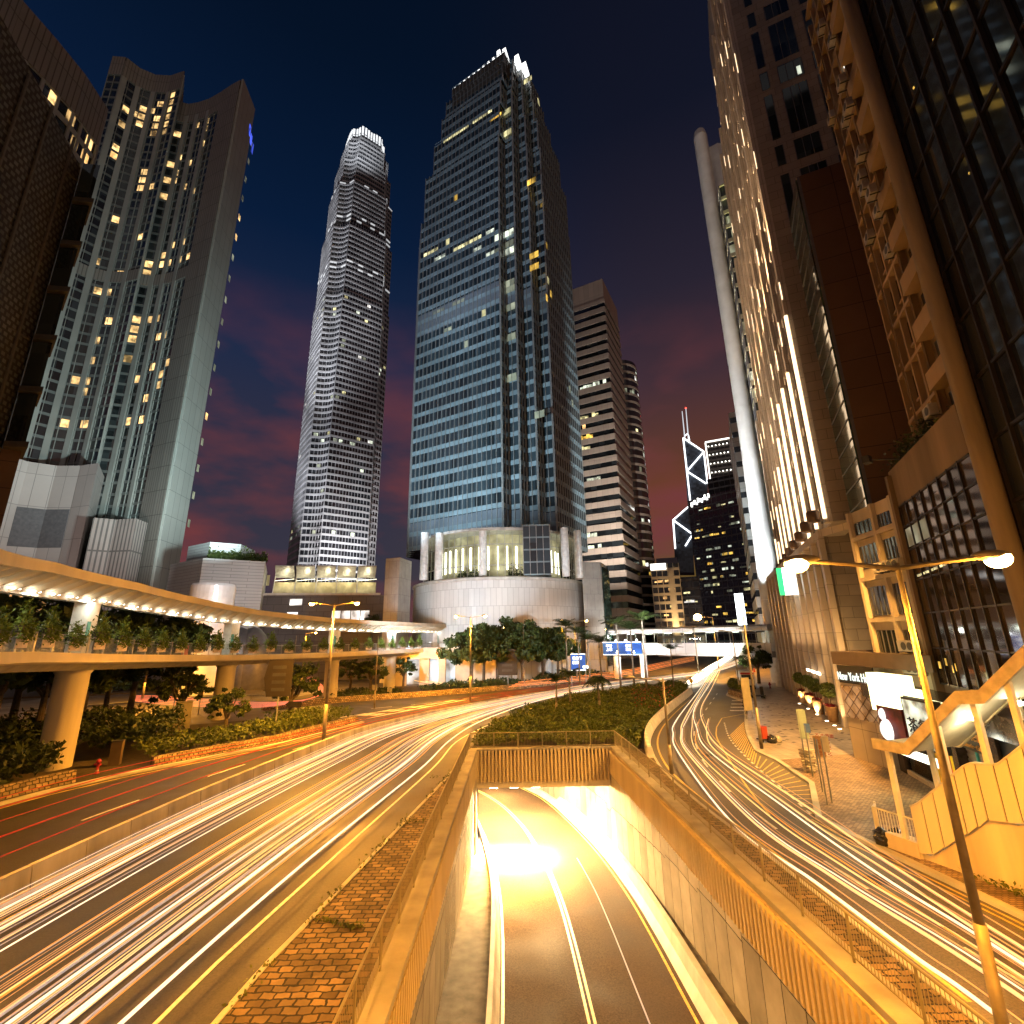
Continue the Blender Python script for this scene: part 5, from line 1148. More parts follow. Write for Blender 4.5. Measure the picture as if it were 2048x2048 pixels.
WL = [zA(*p) for p in ((655, 690), (718, 605), (707, 632), (780, 590), (818, 598), (890, 577), (937, 573), (950, 521), (935, 605), (800, 662), (866, 672), (918, 670), (858, 706), (910, 704), (850, 740), (901, 740), (793, 697), (625, 798), (618, 835), (608, 872), (802, 960), (790, 1000), (780, 1042), (835, 1038), (624, 1216), (771, 1324), (672, 1514), (508, 1432), (535, 1592), (577, 1602), (614, 1770), (517, 1868), (758, 690))]
WL += [zB(*p) for p in ((488, 325), (461, 441), (448, 501), (420, 435), (488, 692), (352, 680))]
WR = [zA(*p) for p in ((992, 738), (1086, 716), (1137, 697), (1130, 727), (1118, 797), (1052, 888), (1005, 870), (955, 910), (988, 938), (888, 1026), (932, 1020), (971, 1014), (1020, 1040), (1071, 1058), (870, 1102), (916, 1096), (1018, 1335), (960, 1355), (892, 1410), (793, 1467), (840, 1460), (883, 1455), (945, 1444), (1000, 1426), (1038, 1410), (832, 1506), (780, 1748), (825, 1745), (886, 1735), (926, 1825), (712, 1855), (758, 1852), (857, 1892))]
WR += [zB(*p) for p in ((728, 356), (822, 402), (890, 390), (923, 378), (877, 450), (793, 576), (705, 702), (768, 690), (745, 460))]
for L_, W_, base in ((lw, WL, 40), (rw2, WR, 0)):
    for X, Y in W_:
        r = ray(X, Y)
        for p, q in zip(L_, L_[1:]):
            u_, z = FACE(p, q, X, Y); L = math.hypot(q[0]-p[0], q[1]-p[1])
            if 0 <= u_ < L and z > 0:
                f = math.floor((z-base)/3.45); nb_ = max(1, round(L/2.2)); bw = L/nb_; k = math.floor(u_/bw)
                lit(t, p, q, (k+.5)*bw, base+f*3.45+.8, bw*.86, 2.45, 'warm', .10); break
for k in range(18): lit(t, rw2[-1], en, 11.0+.0*k, 40+k*8.3, 1.1, 2.2, random.choice(['warm', 'dim', 'dim']), .62)
for k in range(3): lit(t, rw2[-1], en, 8.5+k*1.7, 183-k*2, 1.3, 4.5, 'blue', .65)
# podium of the hotel
podm = PM('pinkish white panels', (.50, .46, .44), 3.2, 8.5, .07, (.26, .24, .23), 0, .05, .5, 'UV', .2, dirt=.12, dscale=.06)
mb = MB(); cw = [AZ(-49, 166), AZ(-47.6, 168), AZ(-45.8, 167), AZ(-44.3, 163), AZ(-43.1, 157.5)]
mb.prism(cw+[AZ(-42.4, 172), AZ(-48.8, 178)], 0, lambda x, y: 54-(x*.0)); mb.build('curved_podium', podm, t)
o = MB(); 
for p, q in zip(cw[:3], cw[1:4]): o.seg(p, (q[0], q[1]), 15, 26.5, .3, 0)
o.build('restaurant_window', EM('restaurant glow', (1, .50, .16), .75, pattern=.25), t)
o = MB()
for p, q in zip(cw[:3], cw[1:4]):
    L = math.hypot(q[0]-p[0], q[1]-p[1])
    for i in range(5): u_ = i/4; c_ = Vector(p).lerp(Vector(q), u_); d = (Vector(q)-Vector(p)).normalized(); o.seg(tuple(c_-d*.08), tuple(c_+d*.08), 15, 26.5, .45, 0)
    o.seg(p, q, 20.5, 20.8, .42, 0)
o.build('window_bars', tgw, t)
o = MB()
for p, q in zip(cw[1:3], cw[2:4]): o.seg(p, q, 32, 42, .12, 0)
o.build('grey_panel', M('grey blank panel', (.14, .14, .15), .6), t)
wing = [AZ(-42.6, 150), AZ(-41, 149), AZ(-39.5, 145), AZ(-38.6, 149)]
MB().prism(wing+[AZ(-39, 158), AZ(-42.6, 160)], 0, 38).build('striped_wing', PM('striped cladding', (.34, .30, .28), 1.0, 30, .22, (.13, .12, .115), 0, .03, .6, 'UV', .4, dirt=.1), t)
for k in range(6): lit(t, wing[0], wing[1], .8+k*.62, 13, .4, 4, 'warm', .05)
# far-left tower seen over the perforated building
t = thing('grey_hotel_wing', 'grey tower in the upper left corner with square amber windows', 'skyscraper', (*AZ(-53, 100), 0))
fl_ = [AZ(-60, 92), AZ(-56.3, 97), AZ(-53.5, 99.5), AZ(-51, 102.5), AZ(-48.75, 107)]
curtain(t, fl_+[AZ(-48.6, 120), AZ(-60, 120)], 20, 111.5, tgg, tgw, tgw, fh=3.6, bh=1.1, bay=2.4, mw=.5, mo=.25, bo=.14)
mb = MB()
for p, q in zip(fl_, fl_[1:]): mb.seg(p, q, 103, 112.5, .35, 0)
mb.build('blind_wall', MATS['ribbed panels'], t)
for X, Y in [zA(*p) for p in ((20, 40), (78, 130), (12, 70), (132, 190), (115, 240), (178, 238), (225, 330), (207, 385), (270, 383), (317, 475), (300, 528), (364, 525), (410, 583), (453, 635), (380, 680), (512, 705), (498, 755), (487, 800), (472, 845), (415, 770), (462, 885))]:
    for p, q in zip(fl_, fl_[1:]):
        u_, z = FACE(p, q, X, Y); L = math.hypot(q[0]-p[0], q[1]-p[1])
        if 0 <= u_ < L: f = math.floor((z-20)/3.6); lit(t, p, q, u_, 20+f*3.6+1.15, 1.5, 2.3, 'warm', .08); break
# dark perforated building on the far left
t = thing('perforated_building', 'dark building clad in perforated diamond panels with stacked louvre boxes at its corner', 'building', (*AZ(-52, 55), 0))
pm_ = PM('perforated cladding', (.115, .118, .10), .55, .55, .12, (.030, .028, .024), .5, .25, .5, 'UV', .5, dirt=.35, dscale=.25)
pp = [AZ(-66, 46), AZ(-57.2, 49), AZ(-53, 52), AZ(-49.4, 56)]
MB().prism(pp+[AZ(-49.3, 60), AZ(-66, 60)], 4, lambda x, y: 8+49*1.023+4*max(0, min(1, (math.degrees(math.atan2(-x, y))-49.4)/8))-4.0).build('wall', pm_, t)
mb = MB(); frm = M('dark frames', (.12, .11, .09), .5, .3)
def onwall(az, z0_, az2, z1_):
    d0_ = np.interp(-az, [49.4, 53, 57.2, 66], [56, 52, 49, 46])-.2; d1_ = np.interp(-az2, [49.4, 53, 57.2, 66], [56, 52, 49, 46])-.2
    mb.tube((*AZ(az, d0_), z0_), (*AZ(az2, d1_), z1_), .12, n=5)
for z in range(6, 60, 9): onwall(-60, z, -49.6, z+1.2)
for a_ in (-50.2, -52.2, -54.2, -56.4, -58.5, -61): onwall(a_, 5, a_-.2, 56)
mb.build('panel_frame', frm, t)
for k in range(6):
    z = 24+k*5.1; c0_, c1_ = AZ(-49.35, 55.2), AZ(-47.9, 54.0)
    if z > 52: continue
    o = MB().prism([c0_, c1_, AZ(-48.0, 58), AZ(-49.3, 58)], z, z+.5).build('louvre_box', frm, t)
    MB().prism([AZ(-49.3, 55.6), AZ(-48.1, 54.6), AZ(-48.2, 57.8), AZ(-49.3, 57.8)], z+.55, z+5.0).build('glass', gw, o)
MB().prism([AZ(-49.4, 56), AZ(-48.2, 55.6), AZ(-48.2, 58), AZ(-49.4, 60)], 0, 24).build('corner_pier', brn, t)
# ------------------------------------------------------------------ shopping mall podium, middle left
t = thing('mall_podium', 'low grey mall building with a planted roof edge right of the hotel', 'building', (*AZ(-32, 112), 0))
ribw = PM('horizontal cladding', (.36, .37, .37), 6, .62, .05, (.20, .20, .20), .5, .05, .5, 'UV', .3, dirt=.12, dscale=.1)
MB().prism([AZ(-36.2, 120), AZ(-33.6, 108), AZ(-27.9, 108), AZ(-27.6, 125)], 0, 24).build('wall', ribw, t)
MB().prism([AZ(-35, 126), AZ(-33.2, 118), AZ(-30.4, 118), AZ(-29, 126)], 20, 29).build('upper_wall', ribw, t)
rt_ = np.array([(*AZ(a_, 109.5+RNG.normal(0, .4)), 24.2+abs(RNG.normal(0, .7))) for a_ in RNG.uniform(-33.2, -27.8, 2500)]); leaves('roof_hedge', rt_, .35, LF2, t)
c_ = AZ(-32.3, 98); mb = MB().lathe(*c_, [(3.4, 0), (3.4, 17.6), (3.2, 18), (0, 18)], 32); mb.build('round_stair_tower', M('white metal panels', (.62, .64, .66), .4, .2, nscale=.5), t)
mb = MB().lathe(c_[0]-1.0, c_[1]-.25, [(3.05, 1), (3.05, 14.6)], 28); mb.build('dark_glazing', gw, t)
MB().seg(AZ(-31.0, 99), AZ(-29.8, 98.5), 1, 13.5, .2, 0).build('dark_glazing', gw, t)
for a_ in (-29.4, -28.2): MB().sphere((*AZ(a_, 103), 3), 3.6, 20, 10, 2.2).build('curved_shell', M('dark metal shell', (.09, .085, .085), .4, .4), t, smooth=True)
t = thing('terrace_mall', 'dark mall block with a glowing canopied roof terrace in front of the supertall tower', 'building', (*AZ(-21, 120), 0))
dkp = PM('dark mall panels', (.11, .10, .10), 3, 1.6, .05, (.05, .045, .045), .5, .1, .4, 'UV', .2, dirt=.15)
mp = [AZ(-28.0, 118), AZ(-14.6, 112), AZ(-14.6, 135), AZ(-28, 138)]
MB().prism(mp, 0, 18).build('wall', dkp, t); MB().prism([AZ(-27.9, 117.6), AZ(-15.6, 112.3), AZ(-15.6, 113.5), AZ(-27.9, 119)], 18, 18.5).build('terrace_edge', concl, t)
tp, tq = AZ(-26.8, 122), AZ(-16.2, 117); MB().seg(tp, tq, 18.2, 21.4, 0, 1).build('terrace_back_wall', EM('terrace glow', (1, .86, .46), .20, pattern=.5), t)
for k in range(5):
    a = Vector(tp).lerp(Vector(tq), k/5+.01); b = Vector(tp).lerp(Vector(tq), (k+1)/5-.01); fwd = Vector((.35, -1)).normalized()
    mb = MB(); pts4 = [a+fwd*3.6, b+fwd*3.6, b, a]; z4 = [24.6, 24.6, 22.4, 22.4]
    mb.face([(*pts4[i], z4[i]) for i in range(4)]); mb.face([(*pts4[i], z4[i]+.25) for i in range(4)][::-1])
    for i in range(4): j = (i+1) % 4; mb.face([(*pts4[i], z4[i]), (*pts4[i], z4[i]+.25), (*pts4[j], z4[j]+.25), (*pts4[j], z4[j])])
    mb.build('canopy', M('canopy metal', (.42, .42, .40), .4, .3), t); MB().tube((*(a+fwd*3), 18.4), (*(a+fwd*.5), 24), .12).build('canopy_strut', concl, t)
    light('POINT', (*(a.lerp(b, .5)+fwd*1.6), 21.6), 300, (1, .88, .55), .3); MB().box(*(a.lerp(b, .5)+fwd*1.2), 21.75, 6, .2, .10, -.42).build('terrace_lamp', EM('terrace lamp', (1, .92, .65), 2.5), t)
for X0, X1, Y0, Y1, kd in ((624, 698, 1152, 1172, 'white'), (545, 572, 1130, 1142, 'white'), (540, 563, 1155, 1165, 'white'), (502, 510, 1085, 1105, 'yel')):
    u0, z0_ = FACE(mp[0], mp[1], X0, Y1); u1, z1_ = FACE(mp[0], mp[1], X1, Y0); n_ = max(1, int((u1-u0)/1.8))
    for j in range(n_): lit(t, mp[0], mp[1], u0+(j+.5)*(u1-u0)/n_, z0_, (u1-u0)/n_*.9, z1_-z0_, kd, .1)
mb = MB(); mb.prism([AZ(-15.2, 101), AZ(-13.6, 99), AZ(-12.2, 104), AZ(-13.8, 108)], 0, 24.5); t = thing('stone_slab_wall', 'tall blank pale stone wall left of the round drum', 'wall', (*AZ(-14, 100), 0)); mb.build('wall', PM('grey stone panels', (.42, .41, .38), 1.8, 3.4, .03, (.22, .21, .2), .5, .07, .5, 'UV', .2), t)
fl0 = HD(735, 1062, 104); t = thing('floodlight', 'dazzling white floodlight on the roof edge beside the round drum', 'floodlight', fl0)
MB().sphere(fl0, .55).build('lamp', EM('floodlight glow', (.85, .93, 1), 60), t); MB().tube((fl0[0], fl0[1], fl0[2]-6), fl0, .1).build('post', dsteel, t)
t = thing('stone_annexe', 'pale stone annexe with a dark glazed corner right of the round drum', 'building', (*AZ(10, 112), 0))
MB().prism([AZ(8.3, 104), AZ(10.6, 106), AZ(11.2, 112), AZ(8.5, 112)], 0, 24).build('wall', MATS['grey stone panels'], t); MB().seg(AZ(10.7, 106.2), AZ(11.4, 112), 2, 23, .2, 0).build('dark_glazing', gs, t)
# station concourse under the trees: orange walls, white interior
t = thing('concourse', 'ochre lit concourse with square pillars and a white lit interior beneath the footbridge end', 'building', (*AZ(-9, 108), 0))
bu = M('buff wall', (.52, .44, .32), .7, nscale=.5)
pa, pb = AZ(-13.4, 93), AZ(-1, 92)
MB().seg(pa, AZ(-4.5, 91), 4.7, 6.6, .4, 3).build('roof_slab', bu, t)
for a_, w_ in ((-12.9, 2.5), (-10.3, 2.2), (-8.3, 1.6), (-5.6, 5), (-3.4, 5)): c_ = AZ(a_, 93.5); MB().box(*c_, 0, w_*.8, 1.0, 4.7).build('pillar', bu, t)
MB().seg(AZ(-12.9, 96), AZ(-3, 95), 0, 4.6, 0, .3).build('interior_wall', EM('interior glow', (.86, .95, 1), .8, pattern=.3), t)
for a_ in (-11.6, -9.2, -6.6, -3.4, 1.5): c_ = AZ(a_, 90.5); light('POINT', (*c_, 4.4), 420, SOD, .2)
# ------------------------------------------------------------------ floodlighting of the big towers
light('SPOT', (-34, 64, 26), 290000, (.66, .86, 1), 1, (-14, 118, 60), 60, .8)
light('SPOT', (-34, 60, 26), 400000, (.66, .76, .92), 1, (-14, 116, 130), 38, 1)
light('SPOT', (-20, 62, 9), 62000, (.80, .90, 1), 1, (-6, 100, 13), 70, .9)
light('SPOT', (22, 62, 9), 42000, (.86, .93, 1), 1, (2, 100, 12), 70, .9)
light('SPOT', (70, 84, 14), 420000, (.80, .92, .95), 1, (14, 120, 60), 55, .9)
light('SPOT', (60, 60, 20), 900000, (.85, .88, .34), 1, (4, 116, 165), 40, 1)
light('SPOT', (-30, 62, 22), 32000, (.95, .97, 1), 1, (*AZ(-31, 108), 14), 60, 1)  # added light on the mall, no fixture built
light('SPOT', (9, 55, 9.5), 80000, (1, .74, .48), 1, (35, 58, 45), 75, 1)  # added light warming the ribbed stone facade from across the street
sc2 = AZ(-21.2, 312)
light('SPOT', (sc2[0]+34, sc2[1]-62, 20), 1000000, (1, .98, .97), 1, (sc2[0]+10, sc2[1]-14, 70), 60, 1)
light('SPOT', (sc2[0]-40, sc2[1]-75, 20), 1500000, (.92, .95, 1), 1, (sc2[0], sc2[1]-16, 190), 60, 1)
light('SPOT', (sc2[0]-20, sc2[1]-95, 60), 2600000, (.95, .97, 1), 1, (sc2[0]-2, sc2[1]-18, 300), 50, 1)
light('SPOT', (sc2[0]+20, sc2[1]-60, 330), 350000, (.92, .97, 1), 1, (sc2[0], sc2[1]-10, 385), 60, 1)
light('SPOT', AZ(-30, 90)+(25,), 270000, (.74, .94, .93), 1, (*AZ(-38.5, 155), 70), 80, 1)
light('SPOT', AZ(-40, 95)+(16,), 60000, (.95, .78, .70), 1, (*AZ(-44, 165), 35), 60, 1)
light('SPOT', (30, 150, 12), 260000, (1, .86, .72), 1, (*AZ(11.5, 190), 70), 80, 1)
# ================================================================== COVERED FOOTBRIDGE ON THE LEFT
FE = [Vector(p) for p in resample(spline([(-13, 6), (-17.5, 13), (-22.5, 19.8), (-26.4, 26.5), (-29.3, 36), (-30.9, 46), (-30.2, 57), (-26.5, 67), (-22, 76), (-17.5, 88), (-14.3, 100), (-12, 114)], 10), 121)]
NF = len(FE)
def yi(i, tab):
    return float(np.interp(FE[i].y, [a for a, b in tab], [b for a, b in tab]))
ZD = [(6, 8.0), (20, 7.7), (27, 7.62), (36, 7.25), (46, 6.9), (55, 6.6), (67, 6.35), (114, 6.35)]
ZR = [(6, 11.6), (20, 12.0), (26, 12.5), (36, 12.55), (46, 12.2), (55, 11.7), (67, 11.15), (76, 10.9), (114, 10.9)]
zd_ = lambda i: yi(i, ZD); zr_ = lambda i: yi(i, ZR)
fb = thing('covered_footbridge', 'long curved cream footbridge with a gull winged roof and lit deck on round columns', 'footbridge', (-29, 36, 0))
cream_p = M('cream painted concrete', (.62, .55, .42), .6, nscale=.5, namt=.14, streak=True)
def sweepz(name, prof, zf, mat, root=fb, path=FE):
    mb = MB(); profile_sweep(mb, path, prof, zf); return mb.build(name, mat, root)
sweepz('deck', [(-3.9, -.12), (-3.9, 0), (-.1, 0), (-.1, -.12)], zd_, M('deck paving', (.55, .55, .50), .5, nscale=2))
sweepz('fascia', [(-.12, -.55), (-.12, .12), (.06, .12), (.10, -.45)], zd_, cream_p)
sweepz('fascia', [(-4.0, -.55), (-4.0, .12), (-3.85, .12), (-3.85, -.55)], zd_, cream_p)
sweepz('underside', [(-3.4, -.35), (-.12, -.5), (-.9, -.95), (-2.9, -.95)], zd_, conc)
# roof: two upward wings with a dropped centre beam
sweepz('roof', [(-4.4, -.05), (.35, -.03), (.35, -.12), (-1.6, -1.18), (-2.4, -1.18), (-4.4, -.15)], zr_, cream_p)
sweepz('roof_fascia', [(.352, -.52), (.352, .10), (.50, .08), (.50, -.50)], zr_, cream_p)
sweepz('centre_beam', [(-2.35, -1.55), (-2.35, -1.19), (-1.65, -1.19), (-1.65, -1.55)], zr_, concl)
st_ = plen(FE)/(NF-1)
mb = MB()
for i in range(2, NF-2):
    if FE[i].y < 60 and i % 2: continue
    p = FE[i]; t_ = (FE[i+1]-FE[i-1]).normalized(); n_ = Vector((t_.y, -t_.x)); z = zr_(i)
    a = p+n_*.34; b = p-n_*1.7
    for (s_, ) in ((.07, ),):
        A0, A1 = a-t_*s_, a+t_*s_; B0, B1 = b-t_*s_, b+t_*s_
        for X0, X1, sg_ in ((A0, B0, 1), (A1, B1, -1)):
            f_ = [(*X0, z-.16), (*X1, z-1.2), (*X1, z-1.60), (*X0, z-.52)]; mb.face(f_ if sg_ > 0 else f_[::-1])
        mb.face([(*A0, z-.52), (*A1, z-.52), (*B1, z-1.60), (*B0, z-1.60)][::-1])
ribs_o = mb.build('roof_ribs', cream_p, fb); ribs_o['kind'] = 'stuff'
tubeE = EM('tube light glow', (1, .96, .80), 7)
k = 0
for i in range(4, NF-3, 2):
    p = FE[i]; t_ = (FE[i+1]-FE[i-1]).normalized(); n_ = Vector((t_.y, -t_.x)); c_ = p-n_*1.45; z = zr_(i)-1.30
    MB().box(c_.x, c_.y, z-.06, .16, 1.0, .09, math.atan2(t_.y, t_.x)-PI/2).build('tube_light', tubeE, fb)
    if i % 6 == 4: light('AREA', (c_.x, c_.y, z-.12), 150, (1, .93, .72), 1.4, (c_.x, c_.y, z-4))
postwhite = M('white column box', (.72, .74, .74), .5)
colc = M('column concrete', (.50, .45, .36), .7, nscale=.8, namt=.22, bump=.25, streak=True)
def near_i(p): return min(range(NF), key=lambda j: (FE[j]-Vector(p)).length)
poster = M('poster blue green', (.12, .40, .42), .5, nscale=3, namt=.6)
for (x, y) in ((-31.4, 35.6), (-33.0, 55.5), (-26.6, 70.5), (-21.6, 83), (-16.4, 101)):
    i = near_i((x+2, y)); t_ = (FE[i+1]-FE[i-1]).normalized(); n_ = Vector((t_.y, -t_.x)); c_ = FE[i]-n_*2.0
    MB().lathe(c_.x, c_.y, [(.95, 0), (.95, zd_(i)-1.2), (1.15, zd_(i)-.9)], 28).build('column', colc, fb, smooth=True)
    o = MB().box(c_.x, c_.y, zd_(i), 1.25, 1.0, zr_(i)-1.5-zd_(i), math.atan2(t_.y, t_.x)).build('column_box', postwhite, fb)
    q = c_+n_*.52; MB().box(q.x-t_.x*.35, q.y-t_.y*.35, zd_(i)+.9, .42, .03, 1.5, math.atan2(t_.y, t_.x)).build('poster', poster, o)
# railing of the bridge
mb = MB(); mp_ = MB()
fine = resample([tuple(p) for p in FE], 1000); inner = offset(fine, -.02)
zdy = lambda y: float(np.interp(y, [a for a, b in ZD], [b for a, b in ZD]))
for i, p in enumerate(inner):
    z = zdy(p.y)
    if p.y < 90: mb.tube((p.x, p.y, z+.12), (p.x, p.y, z+1.15), .012, n=4, caps=False)
for s_ in (-.02, -3.8):
    pts = [(*p[:2], zdy(p[1])+1.18) for p in offset(fine[::12], s_)]; mb.path(pts, .03, 5)
rl = mb.build('railing_bars', steel, fb); rl['kind'] = 'stuff'
for i in range(2, NF-2, 2):
    if FE[i].y > 95: break
    z = zd_(i); MB().box(FE[i].x, FE[i].y, z-.15, .06, .10, 1.4, 0).build('railing_post', steel, fb)
# planters hooked on the railing
pl0 = None
for i in range(6, 96, 3):
    p = FE[i]; t_ = (FE[i+1]-FE[i-1]).normalized(); a_ = math.atan2(t_.y, t_.x); n_ = Vector((t_.y, -t_.x)); c_ = p+n_*.16
    if pl0 is None:
        pl0 = thing('hanging_planter', 'first planter from the left along the footbridge railing, with trailing greenery', 'planter', (0, 0, 0), 'planters along the footbridge railing')
        MB().box(0, 0, .95, 1.5, .32, .26).build('box', dsteel, pl0)
        MB().box(0, -.05, .28, 1.35, .03, .62).build('panel', M('display panel', (.58, .50, .47), .4, nscale=1.5, namt=.35), pl0)
        L_ = np.stack([RNG.uniform(-.85, .85, 420), RNG.normal(0, .2, 420), 1.2+RNG.normal(0, .16, 420)], 1); L2_ = np.stack([RNG.normal(.2, .25, 160), RNG.normal(.1, .15, 160), 1.5+np.abs(RNG.normal(0, .35, 160))], 1)
        L3_ = np.stack([RNG.uniform(-.8, .8, 120), -.2+RNG.normal(0, .05, 120), .85+RNG.normal(0, .15, 120)], 1)
        leaves('plants', np.concatenate([L_, L2_, L3_]), .10, LEAF('planter leaves', (.06, .11, .015), (.17, .24, .03)), pl0)
        pl0.location = (*c_, zd_(i)); pl0.rotation_euler = (0, 0, a_)
    else: dup(pl0, (*c_, zd_(i)+random.uniform(-.05, .05)), a_, (1, 1, random.uniform(.85, 1.25)), '%s planter from the left along the footbridge railing, with trailing greenery' % nth(i//3-1))
i = 24; p = FE[i]; t_ = (FE[i+1]-FE[i-1]).normalized(); n_ = Vector((t_.y, -t_.x))
binr = M('red bin', (.42, .05, .03), .45)
def litter_bin(loc, label):
    t = thing('litter_bin', label, 'bin', loc)
    MB().lathe(loc[0], loc[1], [(.26, loc[2]), (.28, loc[2]+.95), (.24, loc[2]+1.05), (0, loc[2]+1.08)], 16).build('body', binr, t); MB().box(loc[0]+.02, loc[1]-.28, loc[2]+.65, .3, .04, .16).build('slot', dsteel, t); return t
for i, lab in ((15, 'red litter bin on the footbridge deck near the first white column box'), (47, 'red litter bin on the footbridge deck near the second white column box')):
    p = FE[i]; t_ = (FE[i+1]-FE[i-1]).normalized(); n_ = Vector((t_.y, -t_.x)); c_ = p-n_*.5; litter_bin((c_.x, c_.y, zd_(i)), lab)
# ================================================================== WHITE FOOTBRIDGE ACROSS THE ROAD
t = thing('white_footbridge', 'floodlit white enclosed footbridge crossing the road below the far towers', 'footbridge', (20, 95, 0))
wpan = PM('white bridge panels', (.66, .68, .70), 2.2, 9, .04, (.35, .36, .38), 0, .03, .35, 'UV', .2, dirt=.08)
ba, bb, bc = Vector(AZ(6.5, 112)), Vector(AZ(16, 104)), Vector(AZ(27.6, 92)); bp = [Vector(p) for p in spline([tuple(ba), tuple(bb), tuple(bc)], 10)]
def sw(name, prof, mat, path=bp): mb = MB(); profile_sweep(mb, path, prof); return mb.build(name, mat, t)
sw('lower_band', [(-4, 4.9), (-4, 5.2), (0, 5.2), (.15, 4.9), (.1, 4.4), (-.4, 4.2), (-3.6, 4.2), (-4, 4.5)], wpan)
sw('parapet', [(-.05, 5.21), (-.05, 6.55), (.12, 6.55), (.16, 5.0)], wpan)
sw('roof', [(-4.3, 8.6), (-4.0, 9.5), (0, 9.6), (.5, 9.3), (.5, 8.7), (.1, 8.5)], wpan)
sw('glazing', [(.0, 6.56), (.0, 8.5), (.04, 8.5), (.04, 6.56)], clr)
mb = MB()
for p in bp[::1]: mb.tube((p.x, p.y, 6.5), (p.x, p.y, 8.6), .06, n=6)
mb.build('glazing_bars', steel, t)
for k in range(2, 20, 2):
    p = bp[k]; MB().box(p.x-.6, p.y+1.6, 8.40, 1.4, .3, .08, -.7).build('ceiling_light', tubeE, t)
for k in (6, 11, 16): light('POINT', (bp[k].x-.7, bp[k].y+1.8, 7.9), 260, (1, .94, .82), .4)
for k in (8, 15): light('SPOT', (bp[k].x-3, bp[k].y-13, 1.2), 20000, (1, .93, .85), .3, (bp[k].x, bp[k].y, 6.5), 80, 1)
for X, Y, d in ((1166, 1268, 100), (1128, 1250, 112), (1215, 1262, 103), (1470, 1265, 88)): c_ = HD(X, Y, d)[:2]; MB().lathe(*c_, [(.7, 0), (.7, 4.4)], 18).build('column', M('column white', (.6, .6, .58), .5), t)
# blue direction sign boards on the bridge
blue = M('sign blue', (.02, .10, .45), .4, nscale=2, namt=.1); swht = M('sign white', (.85, .87, .9), .5)
def roadsign(name, label, pts, z0, z1, lines, arrows):
    a, b = pts; s_ = thing(name, label, 'sign', (*a, z0)); MB().seg(a, b, z0, z1, .25, .05).build('board', blue, s_)
    d = Vector(b)-Vector(a); L = d.length; d.normalize(); n_ = Vector((d.y, -d.x)); P = lambda u, z: (a[0]+d.x*u+n_.x*.27, a[1]+d.y*u+n_.y*.27, z)
    o = MB().seg(tuple(Vector(a)+n_*.25), tuple(Vector(b)+n_*.25), z0+.04, z0+.10, .02, 0); o.seg(tuple(Vector(a)+n_*.25), tuple(Vector(b)+n_*.25), z1-.10, z1-.04, .02, 0); o.build('border', swht, s_)
    for u, z, h, tx in lines: text('lettering', tx, P(u, z), d, h, swht, s_)
    for u, z in arrows:
        m_ = MB(); m_.face([P(u-.22, z+.3), P(u, z), P(u+.22, z+.3)]); m_.face([P(u-.06, z+.3), P(u+.06, z+.3), P(u+.06, z+.6), P(u-.06, z+.6)]); m_.build('arrow', swht, s_)
    return s_
sa, sb2 = HD(1139, 1237, 96.5)[:2], HD(1212, 1235, 95.5)[:2]
roadsign('direction_sign', 'wide blue direction board with white lettering hung on the white footbridge', (sa, sb2), 4.6, 7.0, [(.6, 6.1, .42, '中環'), (.6, 5.4, .42, '上環'), (4.3, 6.1, .42, '金鐘'), (4.3, 5.4, .42, '灣仔'), (7.4, 6.0, .5, '半山區')], [(2.6, 4.8), (5.8, 4.8), (9.3, 4.8)])
for f in (.28, .52, .8): p = Vector(sa).lerp(Vector(sb2), f); light('POINT', (p.x+.3, p.y-1.2, 7.3), 260, (.8, .88, 1), .1); MB().sphere((p.x+.3, p.y-1.3, 7.25), .16).build('sign_lamp', EM('sign lamp', (.85, .92, 1), 40), t)
sc3, sd3 = HD(1078, 1262, 84)[:2], HD(1105, 1262, 84)[:2]
s_ = roadsign('direction_sign', 'smaller blue direction board on two posts among the palms', (sc3, sd3), 2.6, 5.3, [(.25, 4.4, .4, '香港仔'), (.25, 3.7, .4, '西區'), (1.9, 3.0, .35, '機場')], [])
for q in (sc3, sd3): MB().tube((q[0], q[1]+.2, 0), (q[0], q[1]+.2, 5.3), .09).build('post', steel, s_)
# ================================================================== SHOPS UNDER THE BLOCKS ON THE RIGHT
t = thing('shop_row', 'row of street shops below the low glazed block, some lit and some shuttered', 'shop', (22, 28, 0))
F0_, F1_ = Vector((24.4, 35.2)), Vector((23.0, 31.6)); darkst = M('dark polished stone', (.05, .035, .028), .25, nscale=3, namt=.5)
SA, SB = Vector((22.7, 31.0)), Vector((19.6, 21.5)); sdv = (SB-SA).normalized(); snn = Vector((sdv.y, -sdv.x)); SL = 18
Sp_ = lambda u, o=0: tuple(SA+sdv*u+snn*o)
MB().prism([Sp_(0, -.8), Sp_(SL, -.8), Sp_(SL, -6), Sp_(0, -6)], .12, 4.7).build('wall', darkst, t)
MB().prism([Sp_(-.6, 1.0), Sp_(SL, 1.0), Sp_(SL, -1.0), Sp_(-.6, -1.0)], 4.1, 4.95).build('canopy_fascia', darkst, t)
